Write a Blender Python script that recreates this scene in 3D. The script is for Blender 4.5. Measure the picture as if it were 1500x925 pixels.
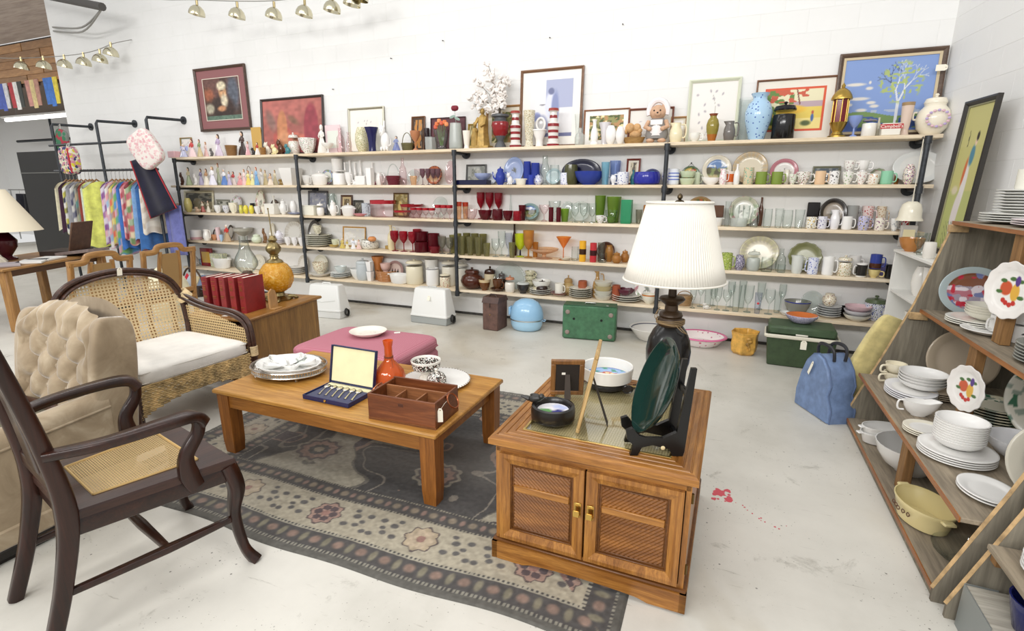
import bpy,bmesh,math,random
import numpy as np
from mathutils import Vector,Matrix
random.seed(7);np.random.seed(7)
for o in list(bpy.data.objects): bpy.data.objects.remove(o)
scene=bpy.context.scene
COL=scene.collection
pi=math.pi
# ------------------------------------------------------------------ camera
FPX,YAW,PIT,ROLL=753.27,.39275,.24087,.00212
CAM=np.array([7.9602,-5.6546,1.6196])
def cam_axes():
    f=np.array([-math.sin(YAW)*math.cos(PIT),math.cos(YAW)*math.cos(PIT),-math.sin(PIT)])
    r=np.array([math.cos(YAW),math.sin(YAW),0.]);u=np.cross(r,f)
    return r*math.cos(ROLL)+u*math.sin(ROLL),-r*math.sin(ROLL)+u*math.cos(ROLL),f
AR,AU,AF=cam_axes()
cd=bpy.data.cameras.new('camera');cam=bpy.data.objects.new('camera',cd);COL.objects.link(cam)
cd.sensor_width=36;cd.sensor_fit='HORIZONTAL';cd.lens=FPX/1500*36;cd.clip_start=.05;cd.clip_end=100
cam.matrix_world=Matrix(((AR[0],AU[0],-AF[0],CAM[0]),(AR[1],AU[1],-AF[1],CAM[1]),(AR[2],AU[2],-AF[2],CAM[2]),(0,0,0,1)))
scene.camera=cam
# ------------------------------------------------------------------ light
scene.view_settings.view_transform='Standard';scene.view_settings.look='None'
scene.view_settings.gamma=1;scene.view_settings.use_curve_mapping=False
scene.view_settings.exposure=-0.02
w=bpy.data.worlds.new('world');scene.world=w;w.use_nodes=True
w.node_tree.nodes['Background'].inputs[0].default_value=(1,.995,.985,1)
w.node_tree.nodes['Background'].inputs[1].default_value=.74
def area(name,loc,sx,sy,power,aim=None,col=(1,.985,.965)):
    l=bpy.data.lights.new(name,'AREA');l.shape='RECTANGLE';l.size=sx;l.size_y=sy;l.energy=power;l.color=col
    o=bpy.data.objects.new(name,l);COL.objects.link(o);o.location=loc
    if aim is not None:
        d=Vector(aim)-Vector(loc);o.rotation_euler=d.to_track_quat('-Z','Y').to_euler()
    return o
# rows of fluorescent fixtures under the high ceiling, out of frame, plus an added front fill row
for i,x in enumerate((0.5,3.7,6.9)):
    area('tube_and_fill_light',(x,-1.9,4.6),2.4,.5,24)
    area('tube_and_fill_light',(x+.6,-4.6,4.6),2.4,.5,24)
for x in (2.6,6.2,9.2): area('tube_and_fill_light',(x,-9.6,4.4),2.4,.8,172,(x-.6,0,2.0))  # added front fill behind the camera, aimed at the wall like bounced flash
area('tube_and_fill_light',(-6.5,2.6,3.3),2.4,.4,110)
area('tube_and_fill_light',(-7.0,-1.0,4.4),2.4,.5,110)
# ------------------------------------------------------------------ helpers
def lin(c):
    if isinstance(c,str):
        c=c.lstrip('#');c=[int(c[i:i+2],16)/255 for i in (0,2,4)]
    return tuple(((v/12.92) if v <= .04045 else ((v+.055)/1.055)**2.4) for v in c[:3])
def lina(a):
    a=np.clip(a,0,1);return np.where(a <= .04045,a/12.92,((a+.055)/1.055)**2.4)
MATS={}
def _new(key):
    m=bpy.data.materials.new(key);m.use_nodes=True;nt=m.node_tree
    b=nt.nodes['Principled BSDF'];MATS[key]=m
    return m,nt,b
def nd(nt,t,**kw):
    n=nt.nodes.new(t)
    for k,v in kw.items(): setattr(n,k,v)
    return n
def coords(nt,scale=(1,1,1),rot=(0,0,0)):
    tc=nd(nt,'ShaderNodeTexCoord');mp=nd(nt,'ShaderNodeMapping')
    mp.inputs['Scale'].default_value=scale;mp.inputs['Rotation'].default_value=rot
    nt.links.new(tc.outputs['Object'],mp.inputs[0]);return mp.outputs[0]
def noise(nt,vec,scale,detail=4,rough=.6,dist=0):
    n=nd(nt,'ShaderNodeTexNoise');n.inputs['Scale'].default_value=scale;n.inputs['Detail'].default_value=detail
    n.inputs['Roughness'].default_value=rough;n.inputs['Distortion'].default_value=dist
    nt.links.new(vec,n.inputs['Vector']);return n.outputs['Fac']
def ramp(nt,fac,stops):
    r=nd(nt,'ShaderNodeValToRGB');e=r.color_ramp.elements
    while len(e) < len(stops): e.new(.5)
    for q,(p,c) in zip(e,stops): q.position=p;q.color=(*lin(c),1)
    nt.links.new(fac,r.inputs[0]);return r.outputs[0]
def mixc(nt,a,b,fac,mode='MIX'):
    m=nd(nt,'ShaderNodeMix',data_type='RGBA',blend_type=mode)
    for s,v in ((m.inputs[0],fac),(m.inputs[6],a),(m.inputs[7],b)):
        if hasattr(v,'is_linked'): nt.links.new(v,s)
        elif isinstance(v,(int,float)): s.default_value=v
        else: s.default_value=(*lin(v),1)
    return m.outputs[2]
def bump(nt,b,fac,strength=.2,dist=.01):
    n=nd(nt,'ShaderNodeBump');n.inputs['Strength'].default_value=strength;n.inputs['Distance'].default_value=dist
    nt.links.new(fac,n.inputs['Height']);nt.links.new(n.outputs[0],b.inputs['Normal'])
def plain(col,rough=.5,metal=0.,coat=0.,var=.0):
    key=f'plain_{col}_{rough}_{metal}_{coat}_{var}'
    if key in MATS: return MATS[key]
    m,nt,b=_new(key)
    b.inputs['Base Color'].default_value=(*lin(col),1);b.inputs['Roughness'].default_value=rough
    b.inputs['Metallic'].default_value=metal;b.inputs['Coat Weight'].default_value=coat
    if var:
        f=noise(nt,coords(nt),18,5)
        d=tuple(v*(1-var) for v in _hex(col));l=tuple(min(1,v*(1+var)) for v in _hex(col))
        nt.links.new(ramp(nt,f,[(.3,d),(.7,l)]),b.inputs['Base Color'])
    return m
def _hex(c):
    if isinstance(c,str):
        c=c.lstrip('#');return [int(c[i:i+2],16)/255 for i in (0,2,4)]
    return c
def glaze(col): return plain(col,.16)
def metal(col='#b9b4a8',rough=.25): return plain(col,rough,1.)
def wood(c1,c2,axis='x',scale=1.,rough=.42,key=''):
    k=f'wood_{c1}_{c2}_{axis}_{scale}_{rough}{key}'
    if k in MATS: return MATS[k]
    m,nt,b=_new(k)
    s={'x': (2,26,26),'y': (26,2,26),'z': (26,26,2)}[axis]
    v=coords(nt,tuple(q*scale for q in s))
    f=noise(nt,v,1.0,6,.65,1.2)
    c=ramp(nt,f,[(.28,c1),(.5,tuple((a+d)/2 for a,d in zip(_hex(c1),_hex(c2)))),(.68,c2)])
    f2=noise(nt,coords(nt,tuple(q*scale*3.2 for q in s)),2.2,3)
    c=mixc(nt,c,ramp(nt,f2,[(.35,tuple(q*.62 for q in _hex(c1))),(.6,'#ffffff')]),.28,'MULTIPLY')
    nt.links.new(c,b.inputs['Base Color']);b.inputs['Roughness'].default_value=rough
    bump(nt,b,f2,.12,.004)
    return m
def fabric(col,rough=.9,scale=220,var=.12):
    k=f'fabric_{col}_{rough}_{scale}_{var}'
    if k in MATS: return MATS[k]
    m,nt,b=_new(k)
    f=noise(nt,coords(nt),9,5)
    d=tuple(q*(1-var) for q in _hex(col));l=tuple(min(1,q*(1+var)) for q in _hex(col))
    nt.links.new(ramp(nt,f,[(.3,d),(.7,l)]),b.inputs['Base Color']);b.inputs['Roughness'].default_value=rough
    b.inputs['Sheen Weight'].default_value=.25
    bump(nt,b,noise(nt,coords(nt),scale,2),.25,.003)
    return m
def spots(base,cols,scale=40,density=.35,rough=.18):
    """glazed base with small painted blossoms"""
    k=f'spots_{base}_{cols}_{scale}_{density}'
    if k in MATS: return MATS[k]
    m,nt,b=_new(k)
    c=base;vec=coords(nt)
    for i,cc in enumerate(cols):
        v=nd(nt,'ShaderNodeTexVoronoi');v.inputs['Scale'].default_value=scale*(1+.37*i);v.inputs['Randomness'].default_value=1
        mp=nd(nt,'ShaderNodeVectorMath',operation='ADD');mp.inputs[1].default_value=(3.1*i,1.7*i,.9*i)
        nt.links.new(vec,mp.inputs[0]);nt.links.new(mp.outputs[0],v.inputs['Vector'])
        r=nd(nt,'ShaderNodeValToRGB');r.color_ramp.interpolation='CONSTANT'
        r.color_ramp.elements[0].color=(1,1,1,1);r.color_ramp.elements[1].color=(0,0,0,1);r.color_ramp.elements[1].position=density
        nt.links.new(v.outputs['Distance'],r.inputs[0])
        c=mixc(nt,c,cc,r.outputs[0])
    nt.links.new(c,b.inputs['Base Color']);b.inputs['Roughness'].default_value=rough
    return m
def glass(tint='#eef3f1',edge=None,rough=.03,body=.0):
    k=f'glass_{tint}_{edge}_{rough}_{body}'
    if k in MATS: return MATS[k]
    m=bpy.data.materials.new(k);m.use_nodes=True;nt=m.node_tree;MATS[k]=m
    nt.nodes.clear();out=nd(nt,'ShaderNodeOutputMaterial')
    lw=nd(nt,'ShaderNodeLayerWeight');lw.inputs['Blend'].default_value=.5
    tr=nd(nt,'ShaderNodeBsdfTransparent');gl=nd(nt,'ShaderNodeBsdfGlossy');gl.inputs['Roughness'].default_value=rough
    e=edge or tuple(q*.72 for q in _hex(tint))
    nt.links.new(ramp(nt,lw.outputs['Facing'],[(.25,tint),(.95,e)]),tr.inputs[0])
    mx=nd(nt,'ShaderNodeMixShader');pw=nd(nt,'ShaderNodeMath',operation='POWER');pw.inputs[1].default_value=3.;mm=nd(nt,'ShaderNodeMath',operation='MULTIPLY_ADD');mm.inputs[1].default_value=.55;mm.inputs[2].default_value=.045
    nt.links.new(lw.outputs['Facing'],pw.inputs[0]);nt.links.new(pw.outputs[0],mm.inputs[0]);nt.links.new(mm.outputs[0],mx.inputs[0])
    nt.links.new(tr.outputs[0],mx.inputs[1]);nt.links.new(gl.outputs[0],mx.inputs[2])
    sh=mx.outputs[0]
    if body:
        df=nd(nt,'ShaderNodeBsdfDiffuse');df.inputs[0].default_value=(*lin(tint),1)
        m2=nd(nt,'ShaderNodeMixShader');m2.inputs[0].default_value=body
        nt.links.new(sh,m2.inputs[1]);nt.links.new(df.outputs[0],m2.inputs[2]);sh=m2.outputs[0]
    nt.links.new(sh,out.inputs[0])
    return m
def painted(rough=.5,sheen=0):
    k=f'painted_{rough}'
    if k in MATS: return MATS[k]
    m,nt,b=_new(k)
    a=nd(nt,'ShaderNodeVertexColor');a.layer_name='Col'
    nt.links.new(a.outputs[0],b.inputs['Base Color']);b.inputs['Roughness'].default_value=rough
    return m
# ---- mesh builder
class B:
    def __init__(s): s.v=[];s.f=[];s.c=[]
    def add(s,vs,fs,col=None):
        n=len(s.v);s.v += [tuple(p) for p in vs];s.f += [tuple(i+n for i in f) for f in fs]
        if col is not None: s.c += [tuple(col)]*len(vs) if not isinstance(col[0],(tuple,list,np.ndarray)) else [tuple(q) for q in col]
        return s
    def box(s,c,d,b=0.,R=None,col=None):
        hx,hy,hz=d[0]/2,d[1]/2,d[2]/2;b=min(b,.45*min(d))
        sg=[(x,y,z) for x in (-1,1) for y in (-1,1) for z in (-1,1)]
        if b <= 0:
            vs=[(x*hx,y*hy,z*hz) for x,y,z in sg]
            fs=[(0,1,3,2),(4,6,7,5),(0,4,5,1),(2,3,7,6),(0,2,6,4),(1,5,7,3)]
        else:
            vs=[];ix={}
            for x,y,z in sg:
                for k in range(3):
                    ix[(x,y,z,k)]=len(vs)
                    p=[x*(hx-b),y*(hy-b),z*(hz-b)];p[k]=(x,y,z)[k]*(hx,hy,hz)[k];vs.append(p)
            fs=[]
            for k in range(3):
                a,c2=[q for q in range(3) if q != k]
                for sn in (-1,1):
                    loop=[]
                    for (u,w_) in ((-1,-1),(1,-1),(1,1),(-1,1)):
                        t=[0,0,0];t[k]=sn;t[a]=u;t[c2]=w_;loop.append(ix[(*t,k)])
                    fs.append(loop if (sn > 0) == (k != 1) else loop[::-1])
                for u in (-1,1):
                    for w_ in (-1,1):   # edge along axis k
                        t0=[0,0,0];t0[k]=-1;t0[a]=u;t0[c2]=w_;t1=list(t0);t1[k]=1
                        fs.append((ix[(*t0,a)],ix[(*t1,a)],ix[(*t1,c2)],ix[(*t0,c2)]))
            for t in sg: fs.append((ix[(*t,0)],ix[(*t,1)],ix[(*t,2)]))
        M=R if R is not None else Matrix.Identity(3)
        vs=[tuple(M @ Vector(p)+Vector(c)) for p in vs]
        return s.add(vs,fs,col)
    def lathe(s,prof,seg=24,c=(0,0,0),sx=1.,sy=1.,R=None,cols=None,flute=None,cap=True):
        vs=[];fs=[];cc=[]
        n=len(prof)
        M=R if R is not None else Matrix.Identity(3)
        for i in range(seg):
            a=2*pi*i/seg
            for j,(r,z) in enumerate(prof):
                k=r*(1+(flute[1]*math.cos(flute[0]*a) if flute else 0))
                p=M @ Vector((k*math.cos(a)*sx,k*math.sin(a)*sy,z));vs.append((p[0]+c[0],p[1]+c[1],p[2]+c[2]))
                if cols: cc.append(cols[j] if not callable(cols) else cols(a,j/(n-1),r,z))
        for i in range(seg):
            i2=(i+1) % seg
            for j in range(n-1):
                fs.append((i*n+j,i2*n+j,i2*n+j+1,i*n+j+1))
        if prof[0][0] > 1e-6 and cap: fs.append(tuple(i*n for i in range(seg))[::-1])
        if prof[-1][0] > 1e-6 and cap: fs.append(tuple(i*n+n-1 for i in range(seg)))
        return s.add(vs,fs,cc if cols else None)
    def tube(s,pts,r,seg=8,closed=False,flat=None,col=None,cap=True):
        P=[Vector(p) for p in pts];n=len(P);rs=r if isinstance(r,(list,tuple)) else [r]*n
        vs=[];fs=[];up=None
        for i,p in enumerate(P):
            a=P[(i-1) % n] if (closed or i > 0) else P[i];b=P[(i+1) % n] if (closed or i < n-1) else P[i]
            t=(b-a).normalized() if (b-a).length > 1e-9 else Vector((0,0,1))
            if up is None: up=Vector((0,0,1)) if abs(t.z) < .9 else Vector((1,0,0))
            x=t.cross(up)
            if x.length < 1e-5: x=t.orthogonal()
            x.normalize();y=x.cross(t).normalized();up=y
            fx,fy=flat if flat else (1,1)
            for k in range(seg):
                q=2*pi*k/seg;vs.append(tuple(p+x*(math.cos(q)*rs[i]*fx)+y*(math.sin(q)*rs[i]*fy)))
        m=n if closed else n-1
        for i in range(m):
            i2=(i+1) % n
            for k in range(seg):
                k2=(k+1) % seg;fs.append((i*seg+k,i*seg+k2,i2*seg+k2,i2*seg+k))
        if not closed and cap:
            fs.append(tuple(range(seg))[::-1]);fs.append(tuple((n-1)*seg+k for k in range(seg)))
        return s.add(vs,fs,col)
    def prism(s,poly,z0,z1,axis='z',col=None):
        n=len(poly)
        def P(a,b,h): return {'z': (a,b,h),'y': (a,h,b),'x': (h,a,b)}[axis]
        vs=[P(a,b,z0) for a,b in poly]+[P(a,b,z1) for a,b in poly]
        fs=[tuple(range(n))[::-1],tuple(range(n,2*n))]+[(i,(i+1) % n,(i+1) % n+n,i+n) for i in range(n)]
        return s.add(vs,fs,col)
    def ball(s,c,r,seg=12,rings=8,R=None,col=None):
        rx,ry,rz=r if isinstance(r,(tuple,list)) else (r,r,r)
        prof=[(math.sin(pi*j/rings),-math.cos(pi*j/rings)) for j in range(rings+1)]
        M=R if R is not None else Matrix.Identity(3)
        vs=[];fs=[]
        vs.append((0,0,-1))
        for j in range(1,rings):
            for i in range(seg):
                a=2*pi*i/seg;vs.append((prof[j][0]*math.cos(a),prof[j][0]*math.sin(a),prof[j][1]))
        vs.append((0,0,1));top=len(vs)-1
        for i in range(seg):
            i2=(i+1) % seg
            fs.append((0,1+i2,1+i));fs.append((top,top-seg+i,top-seg+i2))
            for j in range(rings-2): fs.append((1+j*seg+i,1+j*seg+i2,1+(j+1)*seg+i2,1+(j+1)*seg+i))
        vs=[tuple(M @ Vector((x*rx,y*ry,z*rz))+Vector(c)) for x,y,z in vs]
        return s.add(vs,fs,col)
    def grid(s,fn,nu,nv,closed_u=False,col=None):
        vs=[];cc=[];fs=[]
        for i in range(nu+(0 if closed_u else 1)):
            for j in range(nv+1):
                vs.append(tuple(fn(i/nu,j/nv)))
                if col: cc.append(col(i/nu,j/nv))
        m=nv+1
        for i in range(nu):
            i2=(i+1) % nu if closed_u else i+1
            for j in range(nv): fs.append((i*m+j,i2*m+j,i2*m+j+1,i*m+j+1))
        return s.add(vs,fs,cc if col else None)
def link_mesh(name,b,mat,parent=None,loc=(0,0,0),rot=(0,0,0),smooth=True,ang=40,fix=True):
    me=bpy.data.meshes.new(name);me.from_pydata([tuple(map(float,p)) for p in b.v],[],b.f)
    if fix:
        bm=bmesh.new();bm.from_mesh(me);bmesh.ops.recalc_face_normals(bm,faces=bm.faces);bm.to_mesh(me);bm.free()
    if b.c and len(b.c) == len(b.v):
        at=me.color_attributes.new('Col','FLOAT_COLOR','POINT')
        arr=np.ones((len(b.v),4));arr[:,:3]=lina(np.array([_hex(c) for c in b.c],float));at.data.foreach_set('color',arr.ravel())
    if smooth:
        me.polygons.foreach_set('use_smooth',[True]*len(me.polygons));me.set_sharp_from_angle(angle=math.radians(ang))
    me.materials.append(mat)
    o=bpy.data.objects.new(name,me);COL.objects.link(o);o.location=loc;o.rotation_euler=rot
    if parent: o.parent=parent
    return o
def thing(name,label,cat,loc=(0,0,0),rz=0.,group=None,rot=None):
    o=bpy.data.objects.new(name,None);o.empty_display_size=.05;COL.objects.link(o)
    o.location=loc;o.rotation_euler=rot if rot else (0,0,rz);o['label']=label;o['category']=cat
    if group: o['group']=group
    return o
def tag(o,label,cat,group=None):
    o['label']=label;o['category']=cat
    if group: o['group']=group
    return o
def struct(o): o['kind']='structure';return o
def copy_tree(o,parent=None):
    c=o.copy();COL.objects.link(c);c.parent=parent
    for ch in list(o.children): copy_tree(ch,c)
    return c
def canvas(name,w,h,nx,ny,fn,parent,loc=(0,0,0),rot=(0,0,0),rough=.5):
    """flat print in the local XZ plane facing -Y; fn(u, v) arrays -> rgb (0..1), v up"""
    us,vs_=np.meshgrid(np.linspace(0,1,nx+1),np.linspace(0,1,ny+1))
    C_=fn(us.ravel(),vs_.ravel())
    b=B();b.v=[((u-.5)*w,0,v*h) for u,v in zip(us.ravel(),vs_.ravel())]
    m=nx+1
    b.f=[(j*m+i,j*m+i+1,(j+1)*m+i+1,(j+1)*m+i) for j in range(ny) for i in range(nx)]
    b.c=[tuple(c) for c in C_]
    return link_mesh(name,b,painted(rough),parent,loc,rot,smooth=False,fix=False)
def rgb(c): return np.array(_hex(c))
def layer(img,mask,col):
    m=np.clip(mask,0,1)[:,None];return img*(1-m)+rgb(col)[None]*m
def blob(u,v,cx,cy,rx,ry,soft=.25,rot=0):
    x,y=u-cx,v-cy
    if rot: x,y=x*math.cos(rot)+y*math.sin(rot),-x*math.sin(rot)+y*math.cos(rot)
    d=np.sqrt((x/rx)**2+(y/ry)**2);return np.clip((1+soft-d)/(2*soft),0,1)
def vnoise(u,v,s,seed=0):
    """smooth value noise on arrays"""
    x,y=u*s+seed*13.7,v*s+seed*7.3
    xi,yi=np.floor(x),np.floor(y);fx,fy=x-xi,y-yi
    fx=fx*fx*(3-2*fx);fy=fy*fy*(3-2*fy)
    def hsh(a,b): q=np.sin(a*127.1+b*311.7+seed*74.7)*43758.5453;return q-np.floor(q)
    return (hsh(xi,yi)*(1-fx)+hsh(xi+1,yi)*fx)*(1-fy)+(hsh(xi,yi+1)*(1-fx)+hsh(xi+1,yi+1)*fx)*fy
def RX(a): return Matrix.Rotation(a,3,'X')
def RY(a): return Matrix.Rotation(a,3,'Y')
def RZ(a): return Matrix.Rotation(a,3,'Z')
def txt(body,size,mat,parent,loc,rot,depth=.0006,align='CENTER',name='lettering'):
    cu=bpy.data.curves.new(name,'FONT');cu.body=body;cu.size=size;cu.extrude=depth;cu.align_x=align;cu.align_y='CENTER';cu.resolution_u=2
    t=bpy.data.objects.new(name,cu);COL.objects.link(t);bpy.context.view_layer.update()
    me=bpy.data.meshes.new_from_object(t.evaluated_get(bpy.context.evaluated_depsgraph_get()));bpy.data.objects.remove(t)
    me.materials.clear();me.materials.append(mat)
    o=bpy.data.objects.new(name,me);COL.objects.link(o);o.location=loc;o.rotation_euler=rot;o.parent=parent
    return o
# ------------------------------------------------------------------ the setting
WY=.30                                   # face of the back wall
def wall_x(y): return 9.60+.124*(.30-y)    # the right wall runs slightly off square
def mat_floor():
    m,nt,b=_new('painted_concrete')
    v=coords(nt)
    c=ramp(nt,noise(nt,v,.9,8,.65),[(.3,'#bdbab0'),(.5,'#cfccc3'),(.7,'#dad7ce')])
    st=ramp(nt,noise(nt,v,3.1,9,.72,.6),[(.30,'#8d887d'),(.40,'#ffffff')])
    c=mixc(nt,c,st,.5,'MULTIPLY')
    sp=nd(nt,'ShaderNodeTexVoronoi');sp.inputs['Scale'].default_value=16;nt.links.new(v,sp.inputs['Vector'])
    spr=ramp(nt,sp.outputs['Distance'],[(.05,'#4c4a46'),(.085,'#ffffff')])
    s2=nd(nt,'ShaderNodeTexVoronoi');s2.inputs['Scale'].default_value=47;nt.links.new(v,s2.inputs['Vector'])
    spr=mixc(nt,spr,ramp(nt,s2.outputs['Distance'],[(.06,'#6d675c'),(.12,'#ffffff')]),1.,'MULTIPLY')
    gate=ramp(nt,noise(nt,v,2.2,3),[(.46,'#000000'),(.55,'#ffffff')])
    c=mixc(nt,c,mixc(nt,'#ffffff',spr,gate),.8,'MULTIPLY')
    br=ramp(nt,noise(nt,v,.55,4,.5,.8),[(.58,'#ffffff'),(.66,'#c9b793'),(.70,'#e6ddc8')])
    c=mixc(nt,c,br,.4,'MULTIPLY')
    scr=ramp(nt,noise(nt,coords(nt,(1.2,14,1),(0,0,.5)),3.5,5,.7),[(.30,'#958f84'),(.36,'#ffffff')])
    c=mixc(nt,c,scr,.4,'MULTIPLY')
    nt.links.new(c,b.inputs['Base Color']);b.inputs['Roughness'].default_value=.42
    bump(nt,b,noise(nt,v,9,6),.06,.01)
    return m
b=B();b.box((2.0,-1.5,-.05),(28,17,.1));floor=struct(link_mesh('floor',b,mat_floor(),smooth=False))
# red paint splash on the floor beside the cabinet
b=B();rs=random.Random(3)
def splat(cx,cy,r,n=14):
    pts=[(cx+r*(.6+.6*rs.random())*math.cos(2*pi*i/n),cy+r*(.6+.6*rs.random())*math.sin(2*pi*i/n)) for i in range(n)]
    b.prism(pts,0,.0010+.00003*len(b.v)/28)
splat(8.055,-2.90,.034);splat(8.10,-2.945,.022)
for t in range(16): splat(8.06+rs.uniform(-.05,.05),-2.91+rs.uniform(-.06,.06),rs.uniform(.006,.016),10)
for t in range(12): splat(8.14+.02*t+rs.uniform(-.03,.03),-2.96-.013*t+rs.uniform(-.03,.03),rs.uniform(.002,.006),9)
o=link_mesh('paint_splash',b,plain('#c9505c',.6),floor);
def mat_wall():
    m,nt,b=_new('white_painted_block')
    v=coords(nt)
    c=ramp(nt,noise(nt,v,1.3,6),[(.3,'#e4e4e2'),(.7,'#ebebea')])
    d=ramp(nt,noise(nt,v,7,6,.7),[(.24,'#cfcdc8'),(.30,'#ffffff')])
    c=mixc(nt,c,d,.25,'MULTIPLY')
    nt.links.new(c,b.inputs['Base Color']);b.inputs['Roughness'].default_value=.6
    bump(nt,b,noise(nt,v,60,5),.10,.004)
    return m
MW=mat_wall()
BW,BH=.406,.203
mortar=plain('#e4e4e2',.8)
def block_wall(name,x0,x1,h,place,prefer,keep=300):
    """painted concrete blocks: the nearest as parts, the others joined"""
    core=B();core.box(((x0+x1)/2,.0930,h/2),(x1-x0,.195,h));wobj=struct(link_mesh(name,core,mortar,smooth=False))
    wobj.matrix_world=place
    cells=[]
    row=0;z=0
    while z < h-.05:
        x=x0-(BW/2 if row % 2 else 0)
        while x < x1-.02:
            a,c=max(x,x0),min(x+BW,x1)
            if c-a > .05: cells.append((a,c,z,min(z+BH,h)))
            x += BW
        z += BH;row += 1
    cells.sort(key=prefer)
    cache={}
    rest=B()
    for n,(a,c,z0,z1) in enumerate(cells):
        d=(round(c-a-.001,4),.018,round(z1-z0-.0018,4));ctr=((a+c)/2,.0028,(z0+z1)/2)
        if n < keep:
            if d not in cache:
                q=B();q.box((0,0,0),d,.0009);cache[d]=link_mesh('concrete_block',q,MW,wobj,ctr,smooth=False)
            else:
                o=bpy.data.objects.new('concrete_block',cache[d].data);COL.objects.link(o);o.parent=wobj;o.location=ctr
        else: rest.box(ctr,d,.0009)
    if rest.v:
        o=link_mesh('blockwork',rest,MW,wobj,smooth=False);o['kind']='stuff'
    return wobj
def vis_back(c):
    x,z=(c[0]+c[1])/2,(c[2]+c[3])/2
    return abs(x-5.8)*.55+abs(z-2.6)*1.6
wall_back=block_wall('wall_back',-3.1,9.75,5.075,Matrix.Translation((0,WY,0)),vis_back)
# right wall: local x runs from the corner toward the camera
d=Vector((.124,-1,0)).normalized()
Mr=Matrix(((d.x,-d.y,0,9.60),(d.y,d.x,0,.30),(0,0,1,0),(0,0,0,1)))
wall_right=block_wall('wall_right',0,4.5,4.06,Mr,lambda c: (c[0]+abs(c[2]-2.6)))
# dark dirty joint where the back wall meets the floor
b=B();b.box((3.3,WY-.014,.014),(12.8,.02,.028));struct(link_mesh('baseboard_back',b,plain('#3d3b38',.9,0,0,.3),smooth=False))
# masonry nails left in the wall
for k,(x,z) in enumerate(((4.6,3.35),(5.95,3.25),(6.75,3.30),(8.35,3.36),(3.85,3.22),(2.9,2.92))):
    b=B();b.tube([(0,0,0),(0,-.03,-.004)],.004,6);b.ball((0,-.03,-.004),.007,6,4)
    o=link_mesh('wall_nail',b,metal('#5a5550',.5),wall_back,(x,-.005,z))
# next room beyond the left end of the wall
b=B();b.box((-9.5,5.1,2.4),(13,.2,4.8));struct(link_mesh('wall_far',b,plain('#e6e6e4',.7),smooth=False))
b=B();b.box((-16,0,2.4),(.2,13,4.8));struct(link_mesh('wall_left',b,plain('#e6e6e4',.7),smooth=False))
fasc=struct(link_mesh('trim_1',B().box((-9,2.12,4.48),(12,.06,.9)),plain('#3a2f26',.8),smooth=False))
wd=[wood('#94683f','#c4935f','x',.35),wood('#a17449','#cf9f6c','x',.35),wood('#86623f','#b78c61','x',.35)]
for k in range(5):
    for j in range(5):
        q=B();q.box((0,0,0),(2.36,.03,.168),.004)
        link_mesh('plank',q,wd[(k*2+j) % 3],fasc,(-13.6+2.4*j+(k % 2)*.7,2.075,4.12+.172*k))
b=B();b.prism([(2.05,4.93),(2.05,4.99),(-1.2,6.55),(-1.2,6.49)],-15,-3.1,'x');struct(link_mesh('ceiling',b,wood('#a3948a','#bdb1a8','x',.12,.8),smooth=False))
b=B();b.box((-9.5,3.6,4.0),(13,3,.08));struct(link_mesh('ceiling_far',b,plain('#6b5d52',.8),smooth=False))
# ------------------------------------------------------------------ pipe shelving
SZ=[2.03872,1.62186,1.21066,.77372,.34137]      # pipe joint heights
TOP=[z+.047 for z in SZ]                             # upper face of the planks
PX=[0,2.44,4.88,7.32,9.47]
iron=plain('#3f4246',.5,.6,0,.15)
pine=[wood('#e3d0b0','#f3e6d0','x',.5,.55,'a'),wood('#dec9a6','#efe0c8','x',.5,.55,'b')]
shelving=thing('pipe_shelving','wall shelving of pale pine planks on dark iron pipe along white block wall','shelving',(0,0,0))
for i,x in enumerate(PX):
    b=B();b.tube([(x,-.028,SZ[4]-.035),(x,-.028,SZ[0]+.02)],.0215,12)
    up=link_mesh('upright_pipe',b,iron,shelving)
    for z in SZ:
        b=B();b.tube([(x,-.028,z-.032),(x,-.028,z+.032)],.0285,12)
        link_mesh('pipe_tee',b,iron,up)
    for s,z in enumerate(SZ):
        if i == 4 and s == 4: continue
        b=B();b.tube([(x,-.01,z),(x,WY-.02,z)],.0185,10);a=link_mesh('bracket_arm',b,iron,shelving)
        q=B();q.tube([(x,WY-.03,z),(x,WY-.008,z)],.055,16);link_mesh('wall_flange',q,iron,a)
for s,z in enumerate(TOP):
    for i in range(4):
        x0=PX[i]-(.20 if i == 0 and s else .08 if i == 0 else 0);x1=PX[i+1]+(.11 if i == 3 else 0)
        if i == 3 and s == 4: x1=9.40
        b=B();b.box(((x0+x1)/2,.143,z-.0165),(x1-x0-.004,.296,.033),.003);link_mesh('shelf_plank',b,pine[(s+i) % 2],shelving)
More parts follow.
